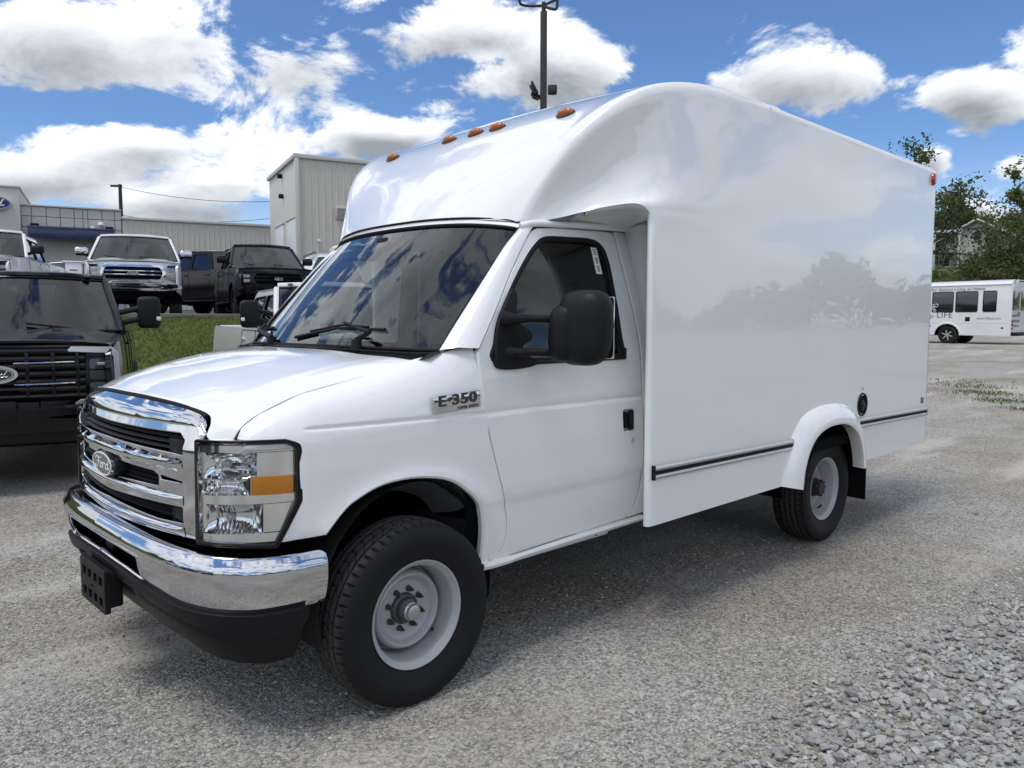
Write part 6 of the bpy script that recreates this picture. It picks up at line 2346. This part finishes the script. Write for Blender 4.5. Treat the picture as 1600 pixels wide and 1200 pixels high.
pickup('pickup_truck', 'black pickup with bright running lamp strips facing the bank on the paved lot', L, h, BLK, dict(F150, trim=BLACKG, bar=BLACKG, badge=NAVY, bumper=BLACKG))
h = radians(286)
pr_ = stand(338, 24.6)
pickup('pickup_truck', 'black pickup showing its side and rear window behind the other black pickup', on_ground(pr_ - 1.7 * np.array([-cos(h), -sin(h), 0]) * 1.0, lot), h, BLK, dict(F150, trim=BLACKG, bar=BLACKG, badge=NAVY, bumper=BLACKG))
L, h = place(88, 29, 60, .95, lot)
pickup('pickup_truck', 'small distant white pickup beside the navy canopy', L, h, WHT, dict(F150, trim=BLACKG, bar=BLACKG, badge=NAVY, bumper=WHT))


def wagon(name, label, cat, loc, heading, paint, L_=4.7, H=1.72, HW=.95, rails=True):
    """closed estate / SUV body: side profile lofted across, dark glass band, lamps, wheels; x forward, origin midway"""
    root = empty(name, loc, heading, label, cat)
    a = L_ / 2
    R = .36
    def yw(z):
        return HW - .02 * ((z - .7) / .4) ** 2 - max(0, z - 1.02) * .30
    prof = [(-a + .05, .45), (-a, .75), (-a + .05, 1.05), (-a + .28, H - .12), (-a + .55, H), (.15, H), (.55, H - .10), (1.15, 1.12), (a - .35, .98), (a - .05, .82), (a, .55), (a - .1, .36)]
    arch = lambda cx: [(cx + .43 * cos(q), max(.30, R + .43 * sin(q))) for q in np.linspace(0.05, pi - .05, 12)]
    outl = prof + arch(a - .95) + arch(-a + .98)
    outl = outl[:len(prof)] + [(p[0], p[1]) for p in arch(a - .95)] + [(p[0], p[1]) for p in arch(-a + .98)] + [(-a + .2, .36)]
    w1 = round_poly([(.95, 1.12), (.45, H - .14), (-.35, H - .10), (-.35, 1.10)], .05)
    w2 = round_poly([(-.42, 1.10), (-.42, H - .10), (-a + .70, H - .12), (-a + .42, 1.12)], .05)
    for ob, sg in zip(panel('body_side', lambda x, z: (x, yw(z), z), outl, [w1, w2], paint, root, .10, (0, 1, 0), .03, mirror=True), (1, -1)):
        for wd_ in (w1, w2):
            V, F, N = panelg(lambda x, z: (x, yw(z) - .012, z), wd_, [], .3, (0, 1, 0), 0)
            if sg < 0:
                V, N, F = flipy(V), flipy(N), [f[::-1] for f in F]
            mesh('side_window', V, F, DARKG, ob, True, N)
        for cx in (a - .95, -a + .98):
            simple_wheel(root, (cx, sg * (HW - .14), R), R, sg < 0, ALLOY_S)
        MB().add(boxg((.78, sg * (HW + .10), 1.15), (.12, .20, .14), .04)).build('mirror', paint, root)
        MB().add(boxg((-a + .10, sg * (yw(1.0) - .06), 1.0), (.14, .14, .26), .03)).build('tail_lamp', REDL, root)
        MB().add(boxg((a - .16, sg * (HW - .22), .80), (.22, .26, .12), .04)).build('headlight', DRL, root)
        if rails:
            MB().add(tubeg([(.1, sg * .55, H + .01), (.05, sg * .55, H + .06), (-a + .7, sg * .55, H + .06), (-a + .62, sg * .55, H + .01)], .018, 6)).build('roof_rail', BLACKP, root)
    def skin(nm, pts, m, inset=0.0):
        G = [[(x, t * (yw(z) - inset), z + .03 * (1 - t * t) * (1 if z > 1.4 else .2)) for t in np.linspace(-1, 1, 9)] for x, z in pts]
        V, F = rawgrid(G)
        MB().add((V, F)).build(nm, m, root)
    skin('tailgate', [(-a + .02, .45), (-a - .02, .75), (-a + .04, 1.05)], paint)
    skin('rear_window', [(-a + .045, 1.06), (-a + .27, H - .13)], DARKG, .05)
    skin('roof', [(-a + .26, H - .13), (-a + .55, H), (.15, H), (.53, H - .11)], paint)
    skin('windshield', [(.54, H - .115), (1.14, 1.12)], DARKG, .02)
    skin('hood', [(1.14, 1.12), (a - .35, .98), (a - .05, .82)], paint)
    skin('front_bumper', [(a - .05, .82), (a, .55), (a - .1, .36)], paint)
    MB().add(boxg((a - .02, 0, .62), (.06, 1.0, .22), .03)).build('grille', BLACKG, root)
    MB().add(boxg((-a + .12, 0, H - .05), (.12, .36, .035), .01)).build('brake_lamp', REDL, root)
    MB().add(boxg((0, 0, .42), (L_ - 1.0, 2 * HW - .6, .18))).build('underbody', BLACKM, root)
    return root


h = radians(252)
wagon('sport_utility', 'white closed wagon with dark rear glass and red brake lamp beyond the black pickups', 'suv', on_ground(stand(502, 27.5), lot), h, WHT, 5.0, 1.98, .98)
wagon('sport_utility', 'silver wagon half hidden between the white and the black pickups', 'suv', on_ground(stand(292, 27.0), lot), radians(340), SIL, 4.7, 1.72, .93)
wagon('sport_utility', 'pale car seen low beside the sandwich board near the canopy', 'car', on_ground(stand(108, 33.0), lot), radians(175), WHT, 4.5, 1.5, .9, False)

# upright board with printed panel on a yellow frame, between the pickups
bd = stand(119, 22.0)
bo2 = empty('sandwich_board', on_ground(bd, lot), radians(66), 'white upright board with blue print on a yellow stand beside the white pickup', 'board')
MB().add(boxg((0, 0, .98), (.10, .42, .95), .03)).build('panel', SIGNW, bo2)
MB().add(boxg((0, 0, 1.47), (.14, .56, .05), .01)).build('panel_cap', SIGNW, bo2)
MB().add(boxg((.052, 0, 1.02), (.004, .26, .10))).build('print', SIGNB, bo2)
MB().add(boxg((.052, 0, 1.24), (.004, .20, .03))).build('print', INK, bo2)
YEL = mat('yellow_steel', (.50, .30, .05), .5)
for yy in (-.42, .42):
    MB().add(tubeg([(0, yy, 0), (0, yy, .62)], .03, 8)).build('post', YEL, bo2)
for zz in (.30, .58):
    MB().add(tubeg([(0, -.46, zz), (0, .46, zz)], .028, 8)).build('rail', YEL, bo2)

# ------------------------------------------------------------------ shuttle bus
BUSP = mat('bus_white', (.74, .745, .74), .3, coat=.6, vary=(1.5, .04), dirt=((.45, .43, .38), .22))
BUSTXT = mat('bus_blue_text', (.03, .035, .16), .4)
GREYT = mat('bus_grey_text', (.10, .11, .16), .5)


def shuttle(name, label, rear_wheel_px, depth, heading_deg, group=None):
    p = stand(rear_wheel_px, depth)
    h = radians(heading_deg)
    bus = empty(name, on_ground(p), h, label, 'bus', group)
    HWb, xf, xrr = 1.18, 4.6, -2.62
    zb, ztop = .40, 2.72
    wins = []
    for k in range(7):
        x1 = -1.50 - .30 + k * 1.02 + (.0)
        wd_ = .90 if k > 0 else .66
        wins.append(round_poly([(x1 - wd_ / 2 - (0.02 if k else -.12), 1.47), (x1 + wd_ / 2, 1.47), (x1 + wd_ / 2, 2.40), (x1 - wd_ / 2 - (0.02 if k else -.12), 2.40)], .07))
    arch = [(.56 * cos(q), max(.40, .40 + .54 * sin(q))) for q in np.linspace(0, pi, 18)]
    outl = [(xrr, zb - .02), (xrr - .0, ztop - .12), (xrr + .05, ztop), (xf, ztop), (xf, zb)] + arch
    for ob, sg in zip(panel('body_side', lambda x, z: (x, HWb - .03 * max(0, z - 1.4) ** 2, z), outl, wins, BUSP, bus, .16, (0, 1, 0), .04, mirror=True), (1, -1)):
        for w_ in wins:
            V, F, N = panelg(lambda x, z: (x, HWb - .03 * max(0, z - 1.4) ** 2 - .02, z), w_, [], .4, (0, 1, 0), 0)
            if sg < 0:
                V, N, F = flipy(V), flipy(N), [f[::-1] for f in F]
            wo = mesh('window', V, F, DARKG, ob, True, N)
            wl = resample(w_, .2)
            MB().add(tubeg([(q[0], sg * (HWb - .03 * max(0, q[1] - 1.4) ** 2 + .002), q[1]) for q in list(wl) + [wl[0]]], .016, 5, False)).build('window_trim', BLACKP, wo)
        MB().add(tubeg([(.58 * cos(q), sg * (HWb + .012), .40 + .56 * sin(q)) for q in np.linspace(0, pi, 18)], .05, 8, flat=(.6, 1))).build('wheel_flare', BUSP, ob)
        simple_wheel(bus, (0, sg * (HWb - .16), .40), .40, sg < 0, mat('bus_rim', (.40, .39, .37), .5, .3))
        simple_wheel(bus, (0, sg * (HWb - .46), .40), .40, sg < 0, BLACKM)
        MB().add(boxg(((xf + xrr) / 2, sg * (HWb + .004), .985), (xf - xrr - .2, .012, .03), .004)).build('waist_rail', BUSP, ob)
        MB().add(boxg((-.86, sg * (HWb + .002), 1.14), (.20, .03, .20), .03)).build('fuel_door', BLACKP, ob)
        MB().add(boxg((1.55, sg * (HWb + .001), .66), (.78, .02, .30), .01)).build('vent_grille', BLACKP, ob)
        MB().add(boxg((.80, sg * (HWb + .002), .82), (.16, .02, .06), .008)).build('side_marker', BLACKG, ob)
        MB().add(boxg((-2.28, sg * (HWb + .002), .74), (.10, .02, .07), .008)).build('side_marker', BLACKG, ob)
        if sg > 0:
            Mt = lambda x, z: frame((x, HWb + .003, z), (-1, 0, 0), (0, 0, 1))
            MB().add(textg('SeniorLIFE', .10, .002), Mt(0, 0)) if False else None
            MB().add(textg('Senior', .27, .004, shear=.15), Mt(.92, 1.275)).build('lettering', GREYT, ob)
            MB().add(textg('LIFE', .38, .004, 1.08), Mt(.13, 1.315)).build('lettering', BUSTXT, ob)
            MB().add(textg('Complete Health Care for Seniors Living at Home', .205, .004, 1.02, .2), Mt(.62, 2.515) @ Matrix.Diagonal((1.0, .95, 1, 1))).build('lettering', GREYT, ob)
            MB().add(textg('seniorlifepa.com', .15, .004, 1.0, .1), Mt(-1.72, 1.17)).build('lettering', GREYT, ob)
            el = [(.42 * cos(q), .165 * sin(q), 0) for q in np.linspace(.5, 2 * pi - .1, 26)]
            MB().add(tubeg([tuple(Mt(1.10, 1.265) @ Vector(v)) for v in el], .010, 5)).build('lettering_swash', GREYT, ob)
            # three-lobed flourish standing on the window above the word
            fl_ = MB()
            for (cx_, cy_, r_) in ((-.10, .17, .075), (.09, .18, .085), (-.03, .05, .06), (.03, -.06, .05)):
                fl_.add(tubeg([tuple(Mt(.60, 1.60) @ Vector((cx_ + r_ * cos(q), cy_ + r_ * sin(q) * .8, 0))) for q in np.linspace(0, 2 * pi, 14)], .018, 5, False))
            fl_.build('flourish', mat('flourish_silver', (.55, .57, .60), .4), ob)
    # roof, domed
    G = []
    for x in np.linspace(xrr + .03, xf, 12):
        G.append([(x, t * (HWb - .05) if abs(t) < .97 else t * HWb, ztop + .20 * (1 - abs(t) ** 4) - (0 if abs(t) < .97 else .03)) for t in (-1.0, -.96, -.85, -.6, -.3, 0, .3, .6, .85, .96, 1.0)])
    V, F = rawgrid(G)
    MB().add(orient(V, F, (0, 0, 1))).build('roof', BUSP, bus)
    # rear wall: rounded cap, window, bumper, lettering
    G = []
    for z in np.linspace(zb + .1, ztop + .18, 14):
        k = min(1, (ztop + .20 - z) / .25)
        hw_ = HWb * (1 if z < ztop else math.sqrt(max(.0, 1 - ((z - ztop) / .2) ** 2)) * .98)
        G.append([(xrr + .03 - .03 * (1 - abs(t) ** 6) - .05 * max(0, .0), t * hw_, z) for t in np.linspace(-1, 1, 13)])
    V, F = rawgrid(G)
    rw_ = MB().add(orient(V, F, (-1, 0, 0))).build('rear_wall', BUSP, bus)
    for yy in (.62, -.42):
        MB().add(boxg((xrr - .012, yy, 1.95), (.03, .80, .86), .04)).build('rear_window', DARKG, rw_)
    Mr = lambda y, z: frame((xrr - .006, y, z), (0, -1, 0), (0, 0, 1))
    MB().add(textg('Senior', .22, .004, shear=.15), Mr(.78, 1.30)).build('lettering', GREYT, rw_)
    MB().add(textg('LIFE', .30, .004), Mr(.22, 1.33)).build('lettering', BUSTXT, rw_)
    MB().add(textg('877-998-LIFE', .17, .004), Mr(.50, 1.04)).build('lettering', GREYT, rw_)
    MB().add(textg('seniorlifepa.com', .13, .004), Mr(.50, .84)).build('lettering', GREYT, rw_)
    MB().add(boxg((xrr - .10, 0, .47), (.28, 2.2, .16), .03)).build('rear_bumper', BLACKP, bus)
    for yy in (1.06, -1.06):
        for k, zz in enumerate((.72, .88, 1.04)):
            MB().add(latheg([(.055, .0), (.055, .03), (.0, .035)], 14, 'x'), Matrix.Translation((xrr - .04, yy, zz))).build('tail_lamp', REDL if k else AMBER_D, bus)
    for yy in (.9, -.9, .25, -.25, 0):
        MB().add(boxg((xrr - .02, yy, ztop - .02 + .13 * (1 - abs(yy) ** 3)), (.05, .09, .04), .012)).build('marker_lamp', BLACKP, bus)
    MB().add(boxg((.9, 0, .52), (6.6, 1.5, .3))).build('underbody', BLACKM, bus)
    # cab nose of the van in front
    G = []
    for x, z, hw_ in ((xf, 2.45, 1.05), (xf + .35, 2.30, 1.0), (xf + .95, 1.52, .98), (xf + 1.75, 1.32, .95), (xf + 1.95, 1.05, .92), (xf + 1.97, .55, .92)):
        G.append([(x, t * hw_, z - (.0 if abs(t) < .95 else .04)) for t in np.linspace(-1, 1, 9)])
    V, F = rawgrid(G)
    nb = MB().add((V, F)).build('cab_nose', BUSP, bus)
    for sg in (1, -1):
        Vs = [(x, sg * hw_, z) for x, z, hw_ in ((xf, 2.43, 1.05), (xf + .35, 2.28, 1.0), (xf + .95, 1.50, .98), (xf + 1.75, 1.30, .95), (xf + 1.97, 1.0, .92), (xf + 1.97, .5, .92), (xf, .5, 1.0))]
        MB().add((Vs, [tuple(range(7))])).build('cab_side', BUSP, nb, smooth=False)
        simple_wheel(bus, (xf + 1.05, sg * .88, .40), .40, sg < 0, ALLOY_S)
    return bus


shuttle('shuttle_bus', 'white shuttle bus with dark windows and blue lettering parked on the far gravel', 1495, 37.0, 267)

# ------------------------------------------------------------------ trees, bushes, houses
BARK = mat('bark', (.060, .048, .038), .9, vary=(6, .3), bump=(25, .6, .03))
LEAF_A = leaf_mat('leaf_mid', (.075, .110, .026), (.150, .185, .055), (.105, .130, .040))
LEAF_B = leaf_mat('leaf_dark', (.045, .070, .024), (.095, .125, .042), (.070, .090, .032))
LEAF_C = leaf_mat('leaf_bronze', (.075, .072, .032), (.150, .135, .060), (.09, .10, .045))


def leaf_cloud(P, size, up=.4):
    """one small bent quad per point"""
    n = len(P)
    nrm = rng.normal(size=(n, 3)) + np.array([0, 0, up])
    nrm /= np.linalg.norm(nrm, axis=1, keepdims=True)
    a = np.cross(nrm, rng.normal(size=(n, 3)))
    a /= np.linalg.norm(a, axis=1, keepdims=True)
    b = np.cross(nrm, a)
    s_ = size * rng.uniform(.6, 1.35, n)[:, None]
    V = np.empty((n * 4, 3))
    V[0::4], V[1::4], V[2::4], V[3::4] = P - a * s_, P + b * s_ * .55, P + a * s_, P - b * s_ * .55 + nrm * s_ * .25
    return V, np.arange(n * 4).reshape(-1, 4)


def tree(name, label, base_, height, spread, leafm, seed, nleaf=7000, lsize=.16, lean=(0, 0), trunk=.045, bare=.28, group=None, levels=4, density=1.0):
    r2 = np.random.default_rng(seed)
    root = empty(name, tuple(base_), 0, label, 'tree', group)
    segs, tips = [], []

    def grow(p, d, L, rad, lev):
        n = 4
        pts, rs = [np.array(p)], [rad]
        q, dd = np.array(p, float), np.array(d, float)
        for i in range(n):
            dd = dd + r2.normal(0, .13, 3) + np.array([0, 0, .05])
            dd /= np.linalg.norm(dd)
            q = q + dd * L / n
            pts.append(q.copy())
            rs.append(rad * (1 - .45 * (i + 1) / n))
            if lev >= 2:
                tips.append((q.copy(), lev))
        segs.append((pts, rs, lev))
        if lev < levels:
            k = 3 if lev < 2 else int(r2.integers(2, 4))
            for j in range(k + (1 if lev == 0 else 0)):
                t = r2.uniform(.45, 1.0) if j else 1.0
                bi = min(n, int(t * n))
                nd = dd + r2.normal(0, .55, 3) * (1.0 if lev else .9) * spread / height * 1.9
                nd[2] = abs(nd[2]) * .75 + .10
                nd /= np.linalg.norm(nd)
                grow(pts[bi], nd, L * r2.uniform(.58, .80), rs[bi] * .66, lev + 1)
    grow((0, 0, 0), (lean[0], lean[1], 1), height * bare, height * trunk * .5, 0)
    tip_top = max(max(p[2] for p in s_[0]) for s_ in segs)
    k = height * .94 / tip_top
    mb = MB()
    for pts, rs, lev in segs:
        mb.add(tubeg([p * k for p in pts], list(np.array(rs) * k), 7 if lev < 2 else 4, False))
    mb.build('trunk', BARK, root)
    T_ = np.array([t[0] for t in tips]) * k
    wgt = np.array([t[1] for t in tips], float) ** 1.5
    idx = r2.choice(len(T_), nleaf, p=wgt / wgt.sum())
    # leave some twigs thin so that sky shows through
    thin = r2.random(len(T_)) < .30
    keep = ~thin[idx] | (r2.random(nleaf) < .25)
    P = T_[idx][keep] + r2.normal(0, height * .034 * density, (keep.sum(), 3))
    V, F = leaf_cloud(P, lsize)
    me = bpy.data.meshes.new('crown')
    me.from_pydata(V, [], F)
    me.materials.append(leafm)
    o = bpy.data.objects.new('crown', me)
    C.objects.link(o)
    o.parent = root
    return root


def bush(name, label, base_, size, leafm, seed, nleaf=3500, lsize=.11, group=None):
    r2 = np.random.default_rng(seed)
    root = empty(name, tuple(base_), 0, label, 'bush', group)
    cl = r2.normal(0, 1, (14, 3)) * np.array([size[0] * .38, size[1] * .38, size[2] * .28]) + np.array([0, 0, size[2] * .45])
    P = cl[r2.integers(0, 14, nleaf)] + r2.normal(0, 1, (nleaf, 3)) * np.array(size) * .14
    P[:, 2] = np.abs(P[:, 2])
    V, F = leaf_cloud(P, lsize)
    me = bpy.data.meshes.new('foliage')
    me.from_pydata(V, [], F)
    me.materials.append(leafm)
    o = bpy.data.objects.new('foliage', me)
    C.objects.link(o)
    o.parent = root
    mb = MB()
    for c in cl:
        mb.add(tubeg([(c[0] * .15, c[1] * .15, 0), tuple(c * .9)], [.05, .015], 4, False))
    mb.build('stems', BARK, root)
    return root


def spot(px, depth, lift=0.0):
    p = at(px, 500, depth)
    return np.array([p[0], p[1], float(gz(p[0], p[1])) + lift])


b_ = spot(1578, 62)
tree('broad_tree', 'large broad tree with open limbs reaching over the white houses', b_, at(1560, 238, 62)[2] - b_[2], 11, LEAF_A, 11, 6500, .13, bare=.26, density=.62, trunk=.035)
b_ = spot(1660, 66)
tree('broad_tree', 'second broad tree crowding in behind the open-limbed one', b_, at(1600, 262, 66)[2] - b_[2], 11, LEAF_B, 23, 5000, .16, bare=.25, density=.65)
b_ = spot(1476, 66)
tree('thin_tree', 'thin leafed tree standing just beyond the rear corner of the box', b_, at(1470, 294, 66)[2] - b_[2], 8, LEAF_A, 5, 5200, .10, bare=.22, density=.95, trunk=.025)
b_ = spot(1512, 71)
tree('thin_tree', 'thin leafed tree standing between the shed and the larger house', b_, at(1512, 322, 71)[2] - b_[2], 8, LEAF_C, 8, 4200, .11, bare=.22, density=.95, trunk=.025)
b_ = spot(1352, 58)
tree('tall_tree', 'tall sparse tree whose top twigs rise just above the box roof', b_, at(1400, 206, 58)[2] - b_[2], 9, LEAF_B, 31, 3600, .14, bare=.26, density=.6, trunk=.03)
b_ = spot(1440, 90)
tree('far_tree', 'distant leafy tree behind the larger white house', b_, at(1440, 330, 90)[2] - b_[2], 9, LEAF_A, 37, 5000, .22, bare=.22)
b_ = spot(1545, 96)
tree('far_tree', 'dark distant tree between the larger house and the broad trees', b_, at(1545, 352, 96)[2] - b_[2], 9, LEAF_B, 41, 5000, .22, bare=.2)
b_ = spot(1650, 100)
tree('far_tree', 'distant dark tree far behind the broad trees', b_, at(1600, 330, 100)[2] - b_[2], 11, LEAF_B, 43, 6000, .25, bare=.2)
for i, (px, d, sx_, sz_, lm, lab) in enumerate(((1545, 56, 3.4, 2.2, LEAF_A, 'rounded green bush in front of the white gabled shed'), (1592, 54, 4.0, 3.6, LEAF_B, 'dense dark bush at the foot of the broad tree'),
                                               (1522, 53, 3.2, 1.3, LEAF_C, 'low bronze-green hedge behind the bus roof'), (1462, 66, 2.0, 3.6, LEAF_B, 'dark narrow bush beside the open shed corner'),
                                               (1572, 60, 2.4, 4.6, LEAF_C, 'tall ragged bush hiding the right end of the shed'), (1630, 56, 5, 4.2, LEAF_A, 'broad green bush right of the dense dark one'), (1535, 60, 1.4, 3.4, LEAF_C, 'thin upright bush against the shed gable'))):
    b_ = spot(px, d)
    bush('bush', lab, b_, (sx_, sx_, sz_), lm, 50 + i, (2600, 3600, 2200, 2000, 1500, 3000, 700)[i], .11)

HWALL = mat('house_white', (.50, .50, .48), .7, vary=(1.2, .08), dirt=((.35, .34, .31), .3))
HROOF = mat('house_shingle', (.085, .075, .068), .85, vary=(2.0, .25))
BRICK = mat('brick_chimney', (.16, .085, .065), .85, vary=(8, .2))


def house(name, label, px, depth, heading, Wd, Dp, He, Hr, wins, chim, lift=0.0):
    b_ = spot(px, depth, lift)
    root = empty(name, tuple(b_), radians(heading), label, 'house')
    V = []
    # gable faces +x; ridge along x
    for x in (0, -Dp):
        V += [(x, -Wd / 2, -1.5), (x, Wd / 2, -1.5), (x, Wd / 2, He), (x, 0, He + Hr), (x, -Wd / 2, He)]
    F = [(0, 1, 2, 3, 4), (9, 8, 7, 6, 5), (1, 6, 7, 2), (5, 0, 4, 9)]
    MB().add((V, F)).build('wall', HWALL, root, smooth=False)
    ov = .35
    for sg in (1, -1):
        e = np.array([sg * (Wd / 2 + ov), He - ov * Hr / (Wd / 2)])
        G = [[(x, y, z) for (y, z) in ((0, He + Hr + .10), (e[0], e[1] + .10))] for x in (ov, -Dp - ov)]
        rf = MB().add(solid(orient(*rawgrid(G), (0, 0, 1)), .14)).build('roof', HROOF, root, smooth=False)
        MB().add(tubeg([(ov + .02, 0, He + Hr + .02), (ov + .02, e[0], e[1] + .02)], .10, 4)).build('barge_board', TRIMW, rf)
    for (y, z, ww, hh) in wins:
        wo = MB().add(boxg((.03, y, z), (.08, ww + .2, hh + .2), .01)).build('window', TRIMW, root)
        MB().add(boxg((.075, y, z), (.02, ww, hh))).build('pane', DARKG, wo)
    for (x, y, h_) in chim:
        MB().add(boxg((x, y, He + Hr * .6 + h_ / 2), (.9, .9, h_ + 1), .02)).build('chimney', BRICK, root)
    return root


hd = math.degrees(math.atan2(CAM[1] - spot(1510, 62)[1], CAM[0] - spot(1510, 62)[0]))
house('white_shed', 'small white gabled house with a low porch corner on the hillside', 1520, 64, hd - 10, 6.6, 8, 2.1, 1.9, [(-1.9, .9, 1.5, 1.1), (2.0, 1.0, .8, 1.1), (0, 2.7, .4, .7)], [])
pp_ = MB()
b_ = spot(1474, 63)
po = empty('porch_frame', tuple(b_), radians(hd - 10), 'open timber porch frame at the corner of the small white house', 'porch')
for yy in (-.9, .9):
    MB().add(boxg((0, yy, 1.5), (.16, .16, 3.2), .01)).build('post', TRIMW, po)
MB().add(boxg((0, 0, 3.1), (.18, 2.2, .2), .01)).build('beam', TRIMW, po)
house('white_house', 'large pale house with dark shingle roof and brick chimneys higher on the hill', 1500, 82, hd + 38, 9, 12, 4.2, 2.6, [(-2.8, 2.9, .9, 1.4), (0, 2.9, .9, 1.4), (2.8, 2.9, .9, 1.4), (-2.8, .9, .9, 1.4), (2.8, .9, .9, 1.4)], [(-2.5, 1.0, 2.0), (-9, -1.2, 1.8)], -.4)
house('grey_house', 'half hidden pale house with dormer window behind the broad trees', 1575, 84, hd - 25, 8, 10, 4.0, 2.4, [(-2, 2.8, .9, 1.3), (2, 2.8, .9, 1.3), (0, 5.0, .7, .8)], [(-3, 1.2, 1.6)], -.3)

# the other side of the yard, behind the photographer: it shows in paint, glass and chrome
nw = 42000
th_ = rng.uniform(radians(-62), radians(168), nw)
rd_ = 66 + rng.gamma(2.0, 4.0, nw) + np.where(th_ > radians(120), (th_ - radians(120)) * 60, 0)
top_ = 5.0 + 2.2 * np.sin(th_ * 9 + 1) + 1.8 * np.sin(th_ * 23 + 2) + 1.4 * np.sin(th_ * 51) + rng.normal(0, .7, nw)
zz_ = top_ * rng.random(nw) ** .6
P = np.c_[rd_ * np.cos(th_), rd_ * np.sin(th_), zz_]
P[:, 2] += gz(P[:, 0], P[:, 1])
V, F = leaf_cloud(P, .62)
me = bpy.data.meshes.new('far_woods')
me.from_pydata(V, [], F)
me.materials.append(LEAF_A)
o = bpy.data.objects.new('far_woods', me)
C.objects.link(o)
tag(o, 'belt of leafy woods closing the opposite side of the yard', 'woods', kind='stuff')
wagon('sport_utility', 'white wagon parked across the yard behind the photographer', 'suv', on_ground((-14.5, 17.5)), radians(200), WHT, 4.8, 1.8, .96)
wagon('sport_utility', 'silver wagon parked across the yard behind the photographer', 'suv', on_ground((-19.5, 19.0)), radians(200), SIL, 4.7, 1.7, .93)
wagon('sport_utility', 'black wagon parked across the lane facing the box truck grille', 'suv', on_ground((9.6, 2.2)), radians(186), BLK, 4.9, 1.85, .98)
wagon('sport_utility', 'charcoal wagon parked next to the black one across the lane', 'suv', on_ground((9.9, -1.0)), radians(184), BLU, 4.7, 1.75, .95)
wagon('sport_utility', 'white wagon parked past the charcoal one across the lane', 'suv', on_ground((10.1, -4.4)), radians(183), WHT, 4.8, 1.8, .96)
